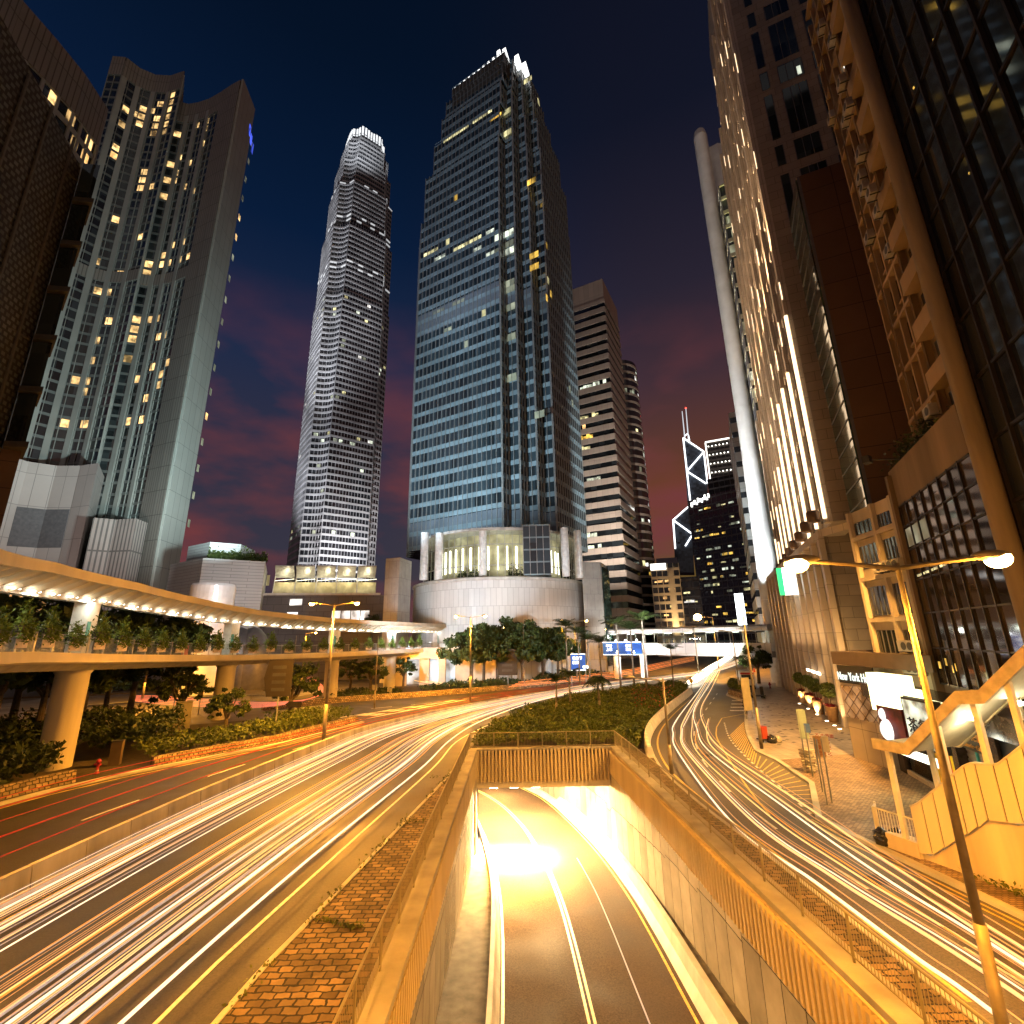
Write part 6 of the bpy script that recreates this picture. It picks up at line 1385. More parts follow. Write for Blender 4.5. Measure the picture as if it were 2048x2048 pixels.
# rear block with the granite entrance
MB().prism([(24.9, 36.4), Sp_(-.4, .3), Sp_(-.4, -4), (30, 35)], .12, 4.3).build('entrance_block', granl, t)
for u0, u1, kd in ((.2, 1.0, 'pillar'), (4.2, 4.7, 'pillar'), (6.8, 7.3, 'pillar'), (10.2, 10.6, 'pillar'), (13.6, 14, 'pillar')):
    MB().prism([Sp_(u0, .05), Sp_(u1, .05), Sp_(u1, -.85), Sp_(u0, -.85)], .12, 4.1).build('pillar', darkst, t)
MB().prism([Sp_(1.0, -.7), Sp_(4.2, -.7), Sp_(4.2, -.8), Sp_(1.0, -.8)], .5, 2.9).build('interior', EM('shop interior glow', (1, .66, .34), .9, pattern=.9), t)
MB().prism([Sp_(1.0, -.1), Sp_(4.2, -.1), Sp_(4.2, -.14), Sp_(1.0, -.14)], .35, 2.9).build('shop_window', clr, t); MB().prism([Sp_(1.0, 0), Sp_(4.2, 0), Sp_(4.2, -.2), Sp_(1.0, -.2)], .12, .35).build('window_sill', granl, t)
shut = M('roller shutter', (.30, .28, .24), .5, .4); mb = MB()
for u0, u1 in ((7.35, 10.15), (10.7, 13.5)):
    m_ = MB()
    for k in range(24): m_.prism([Sp_(u0, -.35+.03*(k % 2)), Sp_(u1, -.35+.03*(k % 2)), Sp_(u1, -.42), Sp_(u0, -.42)], .14+k*.11, .14+k*.11+.108)
    m_.build('roller_shutter', shut, t)
MB().prism([Sp_(4.75, -.3), Sp_(6.75, -.3), Sp_(6.75, -.4), Sp_(4.75, -.4)], .14, 3.0).build('poster_wall', M('menu posters', (.45, .08, .10), .5, nscale=2.4, namt=.9), t)
yb = M('yellow banner', (.75, .55, .03), .5)
for u0 in (4.75, 6.3): MB().prism([Sp_(u0, -.05), Sp_(u0+.35, -.05), Sp_(u0+.35, -.12), Sp_(u0, -.12)], .3, 2.9).build('banner', yb, t)
MB().prism([Sp_(7.35, -.1), Sp_(13.5, -.1), Sp_(13.5, -.4), Sp_(7.35, -.4)], 2.85, 4.05).build('fascia_board', M('near black board', (.02, .022, .02), .4), t)
gold = M('gold lettering', (.65, .36, .10), .4, .3)
text('lettering', 'Cléret', (*Sp_(8.1, -.06), 3.32), sdv, .52, gold, t); text('lettering', 'Brasserie · Cafe · Vineyard', (*Sp_(7.7, -.06), 2.98), sdv, .19, gold, t)
text('lettering', '中', (*Sp_(12.6, -.06), 3.5), sdv, .3, gold, t)
for u_ in (8.6, 12.1): MB().tube((*Sp_(u_, -.15), .12), (*Sp_(u_, -.15), 2.85), .06).build('pipe', M('turquoise paint', (.06, .42, .36), .5), t)
for k in range(7): light('POINT', (*Sp_(.5+k*2.2, .3), 3.6), 26, (1, .80, .45), .15) if k in (0, 1, 3) else None
# projecting signs
def sgbox(name, label, u, o0, o1, z0, z1, mat, th=.22):
    s_ = thing(name, label, 'sign', (*Sp_(u), z0)); MB().prism([Sp_(u, o0), Sp_(u+th, o0), Sp_(u+th, o1), Sp_(u, o1)], z0, z1).build('box', mat, s_); return s_
# lettered canopy and screen facing down the street towards the camera
EA, EB = HD(1601, 1282, 40), HD(1643, 1282, 38.5)
e_ = thing('entrance_canopy', 'dark entrance canopy over a lattice screen with white lettering New York House', 'canopy', (EA[0], EA[1], 4))
ca, cb, cc_ = HD(1573, 1262, 41)[:2], HD(1684, 1266, 36.5)[:2], HD(1760, 1262, 34)[:2]
MB().prism([ca, cb, cc_, (cc_[0]+5, cc_[1]+5), (ca[0]+5, ca[1]+2)], 5.9, 6.75).build('fascia', M('brown fascia', (.11, .075, .05), .5), e_)
la, lb = HD(1588, 1300, 40.5)[:2], HD(1655, 1300, 38)[:2]; ld = (Vector(lb)-Vector(la)).normalized(); ln_ = Vector((ld.y, -ld.x)); LL = (Vector(lb)-Vector(la)).length
MB().seg(la, lb, .12, 5.9, 0, .4).build('screen_wall', granl, e_)
lat = MB(); W3 = LL; 
for k in range(-3, 6):
    for s3 in (1, -1):
        pts = []
        for tt in np.linspace(0, 1, 13):
            u_ = k*.8+(tt if s3 > 0 else 1-tt)*2.0; z = 2.6+tt*2.0
            if .1 < u_ < W3-.1: pts.append((la[0]+ld.x*u_+ln_.x*.08, la[1]+ld.y*u_+ln_.y*.08, z))
        lat.path(pts, .02, 4)
lat.build('lattice', M('bronze lattice', (.20, .12, .06), .4, .6), e_); MB().seg(tuple(Vector(la)+ln_*.05), tuple(Vector(lb)-ld*.05+ln_*.05), 2.6, 4.6, .01, 0).build('lattice_backing', EM('lattice glow', (1, .68, .36), .35, pattern=1.2), e_)
MB().seg(la, lb, 4.75, 5.88, .05, .02).build('dark_gap_panel', M('near black board', (.02, .022, .02), .4), e_)  # dark panel stands in for the shaded gap behind the lettering
text('lettering', 'New York House', (la[0]+ln_.x*.12, la[1]+ln_.y*.12, 4.95), ld, .55, EM('letter glow', (.85, 1, .95), 1.3), e_, wscale=.62)
wa, wb_ = HD(1644, 1300, 35.5)[:2], HD(1706, 1300, 33)[:2]
s_ = thing('light_box_sign', 'large dazzling yellow white sign box hanging below the dark entrance canopy', 'sign', (*wa, 3.6)); MB().seg(wa, wb_, 3.75, 5.75, .15, .5).build('box', EM('signboard glow', (1, .95, .50), 3.2), s_)
light('AREA', ((wa[0]+wb_[0])/2-1, (wa[1]+wb_[1])/2-1.2, 4.4), 260, (1, .92, .45), 1.6, ((wa[0]+wb_[0])/2-6, (wa[1]+wb_[1])/2-8, 0))
ma, mb2 = HD(1709, 1345, 30)[:2], HD(1764, 1345, 28.2)[:2]
s_ = thing('menu_light_box', 'framed glowing shop picture box with dark lettering marks, right of the dazzling sign', 'sign', (*ma, 3)); MB().seg(ma, mb2, 2.95, 5.05, .1, .3).build('box', dsteel, s_)
d_ = (Vector(mb2)-Vector(ma)).normalized(); n_ = Vector((d_.y, -d_.x)); MB().seg(tuple(Vector(ma)+d_*.1+n_*.1), tuple(Vector(mb2)-d_*.1+n_*.1), 3.05, 4.95, .02, 0).build('screen', EM('menu glow', (.92, 1, .80), .75, pattern=1.5), s_)
text('lettering', '茶餐廳', (ma[0]+d_.x*.25+n_.x*.15, ma[1]+d_.y*.25+n_.y*.15, 3.6), d_, .55, dsteel, s_)
MB().seg(tuple(Vector(ma)+n_*.1), tuple(Vector(mb2)+n_*.1), 5.15, 5.5, .1, 0).build('top_strip', EM('signboard glow', (1, .95, .50), 3.2), s_); MB().seg(tuple(Vector(ma)+n_*.1-d_*.8), tuple(Vector(mb2)+n_*.1), 2.45, 2.75, .2, 0).build('bottom_strip', EM('shop strip glow', (1, .98, .8), 2.5), s_)
ra, rb_ = HD(1660, 1352, 32)[:2], HD(1705, 1352, 30.5)[:2]
s_ = thing('shop_sign', 'dark and red shop sign with a round white emblem left of the picture box', 'sign', (*ra, 2.6)); MB().seg(ra, rb_, 2.3, 4.4, .08, .3).build('board', M('dark red board', (.16, .02, .02), .4, nscale=1.5, namt=.8), s_)
rd = (Vector(rb_)-Vector(ra)).normalized(); rn = Vector((rd.y, -rd.x)); c_ = Vector(ra).lerp(Vector(rb_), .35)+rn*.1
MB().sphere((c_.x, c_.y, 3.3), .34, sz=1.5).build('emblem', EM('emblem glow', (1, .98, .95), 1.2), s_); MB().sphere((c_.x-rd.x*.2, c_.y-rd.y*.2, 4.0), .18, sz=1.6).build('emblem', EM('emblem glow', (1, .98, .95), 1.2), s_)
text('lettering', '三七', (ra[0]+rn.x*.12, ra[1]+rn.y*.12, 2.6), rd, .3, gold, s_)
light('AREA', ((ma[0]+mb2[0])/2-.8, (ma[1]+mb2[1])/2-1, 3.4), 120, (.95, 1, .8), 1.2, (ma[0]-5, ma[1]-6, 0))
# ================================================================== COVERED STAIRCASE
p0 = Vector((14.5, 19.6)); pd = Vector((.34, -.94)).normalized(); pn = Vector((-pd.y, pd.x))*1.0   # pn points to the street side (away from the road)
if pn.x < 0: pn = -pn
t = thing('covered_staircase', 'cream covered staircase with panelled parapet and stepped canopy climbing at the right', 'staircase', (14.5, 19.6, 0))
ycl = M('cream stair panels', (.64, .56, .40), .55, nscale=.7, namt=.14, streak=True); yd = M('cream plinth', (.60, .50, .34), .7, nscale=1.2, namt=.25, bump=.2, streak=True); rufm = M('weathered canopy edge', (.52, .44, .30), .7, nscale=2.5, namt=.3, bump=.3)
def SP(u, s, z): q = p0+pd*u+pn*s; return (q.x, q.y, z)
def slab(top, bot, s0, s1, name, mat, root=t):
    """profile (u, z) polylines top and bottom, extruded between side offsets s0..s1"""
    mb = MB(); prof = top+bot[::-1]; n = len(prof)
    mb.face([SP(u, s0, z) for u, z in prof], [(u, z) for u, z in prof]); mb.face([SP(u, s1, z) for u, z in prof][::-1], [(u, z) for u, z in prof][::-1])
    for i in range(n):
        j = (i+1) % n; mb.face([SP(prof[j][0], s0, prof[j][1]), SP(prof[i][0], s0, prof[i][1]), SP(prof[i][0], s1, prof[i][1]), SP(prof[j][0], s1, prof[j][1])])
    return mb.build(name, mat, root)
cut = [-.02, .42, .86, 1.3, 1.66, 2.01, 2.35, 2.85, 3.25, 3.7, 4.3, 5.0, 6.0, 7.5]
topf = lambda u: float(np.interp(u, [0, .29, 2.15, 2.93, 3.74, 7.5], [1.81, 1.98, 3.72, 3.80, 4.55, 8.0])); botf = lambda u: float(np.interp(u, [-.02, .32, 1.83, 2.46, 3.13, 7.5], [.31, .33, 1.61, 2.17, 2.14, 6.0]))
for a, b in zip(cut, cut[1:]): slab([(a+.02, topf(a)), (b-.02, topf(b))], [(a+.02, botf(a)), (b-.02, botf(b))], -.10, .06, 'parapet_panel', ycl)
us = [x*.25 for x in range(0, 31)]
slab([(u, topf(u)-.05) for u in us], [(u, max(.12, botf(u)+.03)) for u in us], -.06, .0, 'parapet_core', dsteel)
slab([(u, topf(u)-.15) for u in us], [(u, max(.12, botf(u)-.1)) for u in us], 2.35, 2.5, 'parapet_far', ycl)
slab([(u, topf(u)+.02) for u in us], [(u, topf(u)-.03) for u in us], -.14, .12, 'coping', concl)
# steps
ste = MB()
for k in range(26):
    u0 = .1+k*.27; zt_ = .30+k*.165
    if u0 > 7.2: break
    q = [SP(u0, .06, 0), SP(u0+.27, .06, 0), SP(u0+.27, 2.35, 0), SP(u0, 2.35, 0)]; ste.prism([a[:2] for a in q], max(.12, zt_-.5), zt_)
ste.build('steps', conc, t)
slab([(u, botf(u)-.03) for u in us], [(u, .0) for u in us], .05, 2.4, 'plinth', yd)
ctop = [(-.82, 3.98), (.34, 3.98), (2.38, 6.0), (3.07, 6.1), (4.4, 7.42), (7.5, 10.4)]; cbot = [(-.82, 3.6), (.41, 3.6), (2.42, 5.58), (3.13, 5.68), (4.3, 6.84), (7.5, 9.9)]
slab(ctop, cbot, -.28, -.12, 'canopy_fascia', rufm); slab([(u, z-.16) for u, z in ctop], [(u, z+.08) for u, z in cbot], -.119, 2.75, 'canopy', M('canopy soffit', (.66, .62, .50), .6)); slab(ctop, cbot, 2.751, 2.9, 'canopy_fascia', rufm)
pw_ = M('white stair post', (.72, .68, .58), .5)
for u, zb in ((-.45, .12), (1.45, 2.9), (2.7, 3.75), (3.75, 4.5), (5.2, 5.9)):
    zt_ = float(np.interp(u, [a for a, b in cbot], [b for a, b in cbot]))+.1
    for s_ in (.0, 2.42):
        q = SP(u, s_, 0); MB().box(q[0], q[1], zb if s_ == 0 else .12, .16, .16, zt_-(zb if s_ == 0 else .12), math.atan2(pd.y, pd.x)).build('post', pw_, t)
for u, z in ((1.9, 5.0), (3.3, 5.65), (5.0, 7.3)):
    q = SP(u, 1.2, z-.02); MB().sphere(q, .16, sz=.5).build('lamp', EM('stair lamp glow', (1, .92, .62), 25), t); light('POINT', (q[0], q[1], z-.3), 62, (1, .80, .42), .12)
# foot railing
t2 = thing('stair_foot_railing', 'short cream railing at the foot of the covered staircase', 'railing', (*SP(-.1, 0, 0)[:2], .12))
a, b, c_ = SP(0, .0, 0), SP(-1.5, .0, 0), SP(-1.9, .7, 0)
def up_(p, z): return (p[0], p[1], z)
m_ = MB(); m_.path([up_(a, 1.35), up_(b, 1.35), up_(c_, 1.25)], .035, 6); m_.path([up_(a, .42), up_(b, .42), up_(c_, .38)], .025, 6); m_.build('rails', ycl, t2)
m_ = MB()
for k in range(1, 14): q = Vector(a[:2]).lerp(Vector(b[:2]), k/14); m_.tube((q.x, q.y, .42), (q.x, q.y, 1.35), .012, n=4)
for k in range(1, 7): q = Vector(b[:2]).lerp(Vector(c_[:2]), k/7); m_.tube((q.x, q.y, .4), (q.x, q.y, 1.3), .012, n=4)
m_.build('balusters', ycl, t2)
for q in (a, b, c_): MB().tube((q[0], q[1], .12), (q[0], q[1], 1.35), .04).build('post', ycl, t2)
q = SP(-.55, .12, 0); MB().box(q[0], q[1], .0, 1.1, .5, .62, math.atan2(pd.y, pd.x)).build('base', yd, t2)
# ================================================================== STREET LAMPS
polem = M('weathered lamp pole', (.30, .25, .17), .5, .5, nscale=3, namt=.3)
bowlm = EM('sodium bowl glow', (1, .62, .20), 40)
def lamp(x, y, h, rot, label, arms=2, energy=5200, alen=2.2, on=True, col=SOD, name='street_lamp', r=.11, group=None, bowl=.20, grow=1.0, side=.42):
    t = thing(name, label, 'street lamp', (x, y, 0), group)
    MB().tube((x, y, 0), (x, y, h*.30), r*1.35, r*1.3, 12).tube((x, y, h*.30), (x, y, h), r*1.05, r*.62, 12).build('pole', polem, t, smooth=True)
    for k in range(arms):
        a = rot+PI*k; dx, dy = math.cos(a), math.sin(a)
        MB().tube((x, y, h-.12), (x+dx*alen*.55, y+dy*alen*.55, h+.0), .055, .05).tube((x+dx*alen*.55, y+dy*alen*.55, h), (x+dx*alen, y+dy*alen, h+.08), .05, .05).build('arm', polem, t)
        m_ = MB(); m_.sphere((0, 0, 0), .26, 12, 8, .45); o = m_.build('lamp_head', polem, None, smooth=True); o.parent = t; o.location = (dx*(alen+.25), dy*(alen+.25), h+.12); o.scale = (1.5, .9, 1); o.rotation_euler = (0, 0, a); ORG[o] = None
        hx_, hy_ = x+dx*(alen+.38), y+dy*(alen+.38)
        if on:
            b_ = MB().sphere((hx_, hy_, h+.03), bowl*grow, 12, 8, .8).build('bowl', bowlm, t, smooth=True)
            light('SPOT', (hx_, hy_, h-bowl*.8*grow-.10), energy*2.5, col, .15, (hx_, hy_, 0), 168, .6); light('POINT', (hx_, hy_, h-bowl*.8*grow-.12), energy*side, col, .12)
    return t
lamp(8.4, 10.3, 9.45, -.05, 'tall double armed lit street lamp near the camera at the right', energy=2600, side=.22, alen=1.75, r=.078, bowl=.24)
lamp(-14.75, 39.4, 11.0, .05, 'lit double street lamp rising from the left concrete barrier', alen=1.45, energy=6500)
lamp(-5.9, 66.1, 11.0, .1, 'slim lit double street lamp at the barrier bend before the round drum', alen=1.6, energy=7500, grow=1.2)
lamp(11.6, 93, 11.0, .1, 'lit double street lamp above the palm group', alen=2.0, energy=3000, side=.1, grow=1.3)
lamp(-16.5, 11.0, 11.0, 1.5, 'lit double street lamp on the barrier just outside the left frame edge', alen=1.1, energy=4200)  # unseen lamp placed here to light the footbridge roof edge
lamp(-.6, 96, 10.0, 2.6, 'single armed lit lamp among the broad trees', arms=1, energy=800, alen=1.2, grow=1.2, side=.06)
lamp(22.5, 118, 10.5, 3.0, 'single armed lit lamp beyond the tall palms', arms=1, energy=4500, alen=1.2, grow=1.3)
lamp(46, 112, 12, 3.1, 'brilliant lit lamp above the far end of the white footbridge', arms=1, energy=16000, alen=3, grow=3.0, bowl=.3)
lamp(9.3, 31.4, 5.4, PI, 'slim pole with a long unlit arm beside the shrub island', arms=1, on=False, alen=1.9, r=.09)
lamp(17.5, 36.9, 9.6, .8, 'tall plain pole at the pavement edge by the red trolley', arms=0, on=False, r=.09)
lamp(29.5, 66, 8.4, PI, 'grey lamp pole with a short unlit arm by the pavement planter', arms=1, on=False, alen=1.2, r=.09)
lamp(-11.5, 48, 8.5, 0, 'thin dark pole left of the bridge column beneath the footbridge', arms=0, on=False, r=.06) if False else None
for x, y, h, lab in ((-17.3, 62, 8.6, 'thin dark pole in front of the terrace mall'), (1.6, 84, 10, 'grey pole in the shrubs left of the palms'), (-34, 76, 9, 'thin dark pole near the slip road')): lamp(x, y, h, 0, lab, arms=0, on=False, r=.07)
for x, y, e_ in ((-36, 84, 9000), (-52, 70, 9000), (-24, 100, 6000), (34, 92, 6000), (18, 104, 7000), (-44, 108, 9000)):
    lamp(x, y, 9.5, .3, 'distant lit street lamp beyond the footbridge, %s across the road' % ({-36: 'leftmost but one', -52: 'leftmost', -24: 'middle', 34: 'right', -44: 'farthest left'}.get(x, 'right')), arms=1, energy=e_, alen=1.2, group='distant street lamps') if x != 18 else lamp(x, y, 9.5, .3, 'distant lit street lamp between the round drum and the white footbridge', arms=1, energy=e_*.5, side=.1, alen=1.2)
lamp(17.0, 8.0, 10, PI, 'lit street lamp on the pavement just right of the camera', arms=1, energy=4200, alen=2.0, side=.25)
t = thing('added_floodlight', 'sodium floodlight on the parapet of the low glazed block', 'floodlight', (20.6, 24.6, 17.2)); MB().box(19.9, 24.8, 17.1, .5, .35, .4, .6).build('housing', dsteel, t); MB().tube((19.9, 24.8, 17.3), (21.2, 24.2, 17.1), .05).build('bracket', dsteel, t); light('SPOT', (19.5, 25.1, 17.0), 60000, (1, .48, .10), .4, (12, 42, 0), 100, 1)  # floodlight added to brighten the right road and shrub island
light('POINT', (24.2, 38.6, 5.4), 1100, (1, .62, .25), .2)  # added light near the entrance canopy, no fixture; brightens the pavement
lamp(27, 62, 9.5, PI, 'lit street lamp at the pavement side of the far layby', arms=1, energy=6500, alen=1.6) if False else None
# lamp fixed on the footbridge side where the camera stands lights the ramp
for x in (-1.0, 4.5): lamp(x*1.0+.0 if False else (-4.6 if x < 0 else 9.6), -3.0, 9.0, 0 if x < 0 else PI, 'lit street lamp on the %s coping behind the camera' % ('left' if x < 0 else 'right'), arms=1, energy=2600 if x < 0 else 4200, alen=2.2, group='lamps behind the camera')
# ================================================================== TREES
bark = M('bark', (.10, .075, .05), .9, nscale=6, namt=.35, bump=.6, bscale=14)
def broad(name, h, r, n, size, mat, seed, lab=None, cat='tree'):
    rg = np.random.default_rng(seed); t = thing(name, lab or 'broad leafed tree', cat, (0, 0, 0))
    mb = MB(); mb.tube((0, 0, 0), (.1, .05, h*.38), .24, .17, 10); cl = []
    for k in range(7):
        a = k*2.4+rg.uniform(-.4, .4); rr = r*rg.uniform(.35, .75); e_ = (rr*math.cos(a), rr*math.sin(a), h*rg.uniform(.55, .9)); m_ = (e_[0]*.4, e_[1]*.4, h*rg.uniform(.45, .58))
        mb.tube((.1, .05, h*.36), m_, .12, .08, 7).tube(m_, e_, .08, .03, 6); cl.append((e_, r*rg.uniform(.26, .4)))
    for k in range(40):
        a = rg.uniform(0, 2*PI); rr = r*math.sqrt(rg.uniform(0, 1))*1.08; zz = h*(.42+.60*rg.uniform(0, 1)*(1-(rr/r)**2*.6)); cl.append(((rr*math.cos(a), rr*math.sin(a), zz), r*rg.uniform(.12, .27)))
    mb.build('trunk', bark, t); P = []
    for (c, cr_) in cl:
        m_ = int(n/len(cl)); d = rg.normal(size=(m_, 3)); d /= np.linalg.norm(d, axis=1)[:, None]; rad = cr_*rg.uniform(.35, 1.15, (m_, 1))
        P.append(np.array(c)+d*rad*np.array([1, 1, .62]))
    leaves('crown', np.concatenate(P), size, mat, t); return t
TL = LEAF('tree leaves', (.014, .028, .006), (.060, .085, .016))
tA = broad('broadleaf_tree', 9.5, 4.2, 8500, .26, TL, 1); tB = broad('broadleaf_tree', 8.5, 3.6, 7000, .26, TL, 5); tC = broad('small_tree', 5.2, 2.0, 3200, .17, TL, 9)
def place(proto, first, loc, rz, sc, lab, group=None):
    if first: proto.location = loc; proto.rotation_euler = (0, 0, rz); proto.scale = (sc,)*3; proto['label'] = lab; (group and tag(proto, group=group)); return proto
    return dup(proto, loc, rz, sc, lab, group)
grp = 'trees in front of the round drum'
for k, (X, d, sc, pr, lab) in enumerate([(890, 84, 1.12, tA, 'dense dark tree at the left end of the group before the round drum'), (938, 90, 1.28, tA, 'tallest broad tree in the group before the round drum'), (985, 86, 1.2, tB, 'yellow lit tree in the middle of the group before the round drum'), (1022, 90, 1.2, tA, 'dark broad tree right of the middle of the group before the round drum'), (1050, 94, 1.15, tB, 'tree at the right end of the group before the round drum, against the palms'), (912, 88, 1.25, tB, 'tree behind the slim double lamp before the round drum')]):
    x, y, _ = HD(X, 1205, d); place(pr, k in (0, 2), (x, y, 0), k*1.3, sc, lab, grp)
for k, (X, d, sc, pr, lab) in enumerate([(20, 52, 1.35, tA, 'dark tree above the footbridge roof at the left edge'), (110, 58, 1.25, tB, 'second dark tree from the left above the footbridge roof'), (185, 62, 1.35, tA, 'third dark tree from the left above the footbridge roof'), (268, 66, 1.38, tA, 'large ragged dark tree at the right end of the row above the footbridge'), (60, 66, 1.45, tB, 'dark tree in the back row above the footbridge'), (225, 74, 1.25, tB, 'dark tree behind the lit patch above the footbridge roof')]):
    x, y, _ = HD(X, 1205, d); dup(pr, (x, y, 0), k*2.1, sc, lab, 'dark trees behind the footbridge')
first = True
for X, Y, d, sc, lab in ((550, 1335, 57, 1.15, 'layered young tree right of the second bridge column'), (340, 1340, 62, 1.1, 'slim tree behind the grey utility cabinet'), (700, 1300, 80, 1.1, 'small dark tree between the bridge columns below the deck'), (660, 1300, 86, 1.0, 'small tree left of the fourth bridge column'), (430, 1350, 52, .8, 'dense young tree at the end of the left hedge'), (760, 1300, 88, 1.0, 'small tree beside the concourse pillars'), (1425, 1240, 92, 1.2, 'dark street tree behind the white lorry'), (700, 1200, 112, 1.0, 'little tree on the mall edge above the footbridge roof')):
    x, y, _ = HD(X, Y, d); place(tC, first, (x, y, 0 if d < 110 else 8.5), X, sc, lab); first = False
# palms
def palm(h, n, fl, seed, lab, name='palm_tree', droop=.6):
    rg = np.random.default_rng(seed); t = thing(name, lab, 'palm tree', (0, 0, 0)); MB().tube((0, 0, 0), (.05, 0, h*.5), .15, .12, 8).tube((.05, 0, h*.5), (.1, .02, h), .12, .08, 8).tube((.1, .02, h), (.1, .02, h+.9), .11, .06, 8).build('trunk', M('palm bark', (.17, .14, .10), .85, nscale=4, namt=.3), t, smooth=True)
    V = MB()
    for k in range(n):
        a = 2*PI*k/n+rg.uniform(-.25, .25); e0 = rg.uniform(.5, 1.45); L = fl*rg.uniform(.8, 1.1); prev = None
        pts = []
        for s_ in range(9):
            f = s_/8; r_ = L*f*math.cos(e0*(1-f*.4)); z = h+.7+L*(math.sin(e0)*f-droop*.75*f*f); pts.append(Vector((.1+r_*math.cos(a), r_*math.sin(a), z)))
        for q0, q1 in zip(pts, pts[1:]): V.tube(q0, q1, .02, .015, 3, False)
        for j in range(30):
            f = .12+.88*j/29; i = min(7, int(f*8)); q = pts[i].lerp(pts[i+1], f*8-i); d = (pts[i+1]-pts[i]).normalized(); sd__ = d.cross(Vector((0, 0, 1))).normalized(); w = .75*math.sin(PI*min(1, f*.85+.12))**.6*fl/2.4
            for s3 in (1, -1):
                tip = q+sd__*s3*w*.8+d*w*.45+Vector((0, 0, -w*.22+rg.normal(0, .06))); V.face([q-d*.03, q+d*.03, tip+d*.01, tip-d*.01])
    V.build('fronds', LF2, t); return t
pa = palm(8.0, 15, 2.7, 3, 'palm'); pb_ = palm(6.8, 14, 2.4, 8, 'palm'); pc2 = palm(2.6, 14, 1.7, 4, 'palm'); pd2 = palm(1.9, 22, 1.5, 6, 'palm', droop=1.3)
PL = [(pa, 1067, 84, 1.12, 'tall palm at the left of the palm group, crown level with the double lamp'), (pa, 1090, 80, .98, 'palm with a thick crown second from the left in the palm group'), (pb_, 1109, 78, 1.0, 'shorter palm between the blue board and the double lamp'), (pb_, 1131, 70, .95, 'palm in front of the blue direction board'), (pa, 1165, 76, 1.12, 'tall straight palm in front of the wide blue board'), (pb_, 1190, 82, 1.2, 'palm beside the middle of the wide blue board'), (pa, 1212, 74, 1.17, 'tallest palm right of the blue board'), (pb_, 1262, 76, .80, 'lone palm in front of the white footbridge column'), (pa, 1058, 96, 1.0, 'palm half hidden behind the broad trees')]
seen = set()
for k, (pr, X, d, sc, lab) in enumerate(PL):
    x, y, _ = HD(X, 1205, d); place(pr, pr not in seen, (x, y, 0), k*.9, sc, lab, 'tall palms'); seen.add(pr)
for k, (pr, X, Y, sc, lab) in enumerate([(pc2, 1050, 1352, 1.0, 'young palm at the left front of the shrub island'), (pc2, 1077, 1340, 1.05, 'young palm second from the left on the shrub island'), (pd2, 1133, 1345, 1.25, 'bushy squat palm in the middle of the shrub island')]):
    x, y = G(X, Y); place(pr, pr not in seen, (x, y, .1), k*1.7, sc, lab); seen.add(pr)
x, y, _ = HD(875, 1290, 96); dup(pc2, (x, y, 0), 1, 1.1, 'small palm beside the concourse pillar')
# topiary in pots
tp0 = None; potm = M('clay pot', (.42, .26, .13), .6, nscale=4, namt=.2)
for (x, y), lab in (((29.0, 46.6), 'clipped ball tree in clay pot, nearest in the podium row'), ((30.6, 51.2), 'clipped ball tree in clay pot, second nearest in the podium row'), ((32.3, 55.3), 'clipped ball tree in clay pot, third in the podium row'), ((33.8, 59.3), 'clipped ball tree in clay pot, farthest in the podium row')):
    if tp0 is None:
        tp0 = thing('potted_topiary', lab, 'potted plant', (0, 0, 0), 'potted trees by the granite podium')
        MB().lathe(0, 0, [(0, 0), (.36, .02), (.52, 1.25), (.56, 1.35), (.48, 1.35), (.44, 1.2), (0, 1.2)], 18).build('pot', potm, tp0, smooth=True); MB().tube((0, 0, 1.2), (.05, 0, 2.3), .04, .03).build('stem', bark, tp0)
        d = RNG.normal(size=(1500, 3)); d /= np.linalg.norm(d, axis=1)[:, None]; leaves('foliage', d*.72*RNG.uniform(.75, 1.05, (1500, 1))*[1, 1, .9]+[0, 0, 2.75], .09, LF1, tp0)
        d = RNG.normal(size=(260, 3)); leaves('flowers', d*[.22, .22, .08]+[0, 0, 1.42], .07, M('dark red petals', (.20, .01, .03), .6), tp0); tp0.location = (x, y, .13)
    else: dup(tp0, (x, y, .13), x, 1, lab)
# ================================================================== SIGN POSTS AND SMALL THINGS ON THE PAVEMENT
def post_sign(name, label, posts, board, mat, back=None, lines=()):
    t = thing(name, label, 'sign', (*posts[0], .12)); z1 = board[3]
    for p in posts: MB().tube((*p, .12), (*p, z1-.1), .038, n=8).build('post', steel, t)
    a, b, z0, z1 = board; MB().seg(a, b, z0, z1, .03, .02).build('board', mat, t); d = (Vector(b)-Vector(a)).normalized(); n_ = Vector((d.y, -d.x))
    for u, z, h, s_ in lines: text('lettering', s_, (a[0]+d.x*u+n_.x*.04, a[1]+d.y*u+n_.y*.04, z), d, h, M('sign red ink', (.35, .06, .03), .6), t)
    return t
sgm = M('sign grey green', (.42, .52, .40), .45); ora = M('bus notice orange', (.62, .38, .16), .5); whs = M('sign back', (.62, .58, .46), .5)
pA_ = HD(*b1(405, 1055), 1)[:2]; A1 = G(*b1(405, 1055)); A2 = G(*b1(445, 1080)); 
def at(p, X, Y): d = math.hypot(*p); return HD(X, Y, d)
zz = lambda p, y: at(p, b1(0, 0)[0], 0)
def zof(p, bx, by): return at(p, *b1(bx, by))[2]
a_ = at(A1, *b1(330, 640))[:2]; b_ = at(A1, *b1(392, 640))[:2]
post_sign('pole_sign', 'pair of tall pale green plates stacked on one post at the kerb', [A1], (a_, b_, zof(A1, 400, 800), zof(A1, 400, 595)), sgm)
a_ = at(A2, *b1(380, 720))[:2]; b_ = at(A2, *b1(422, 720))[:2]
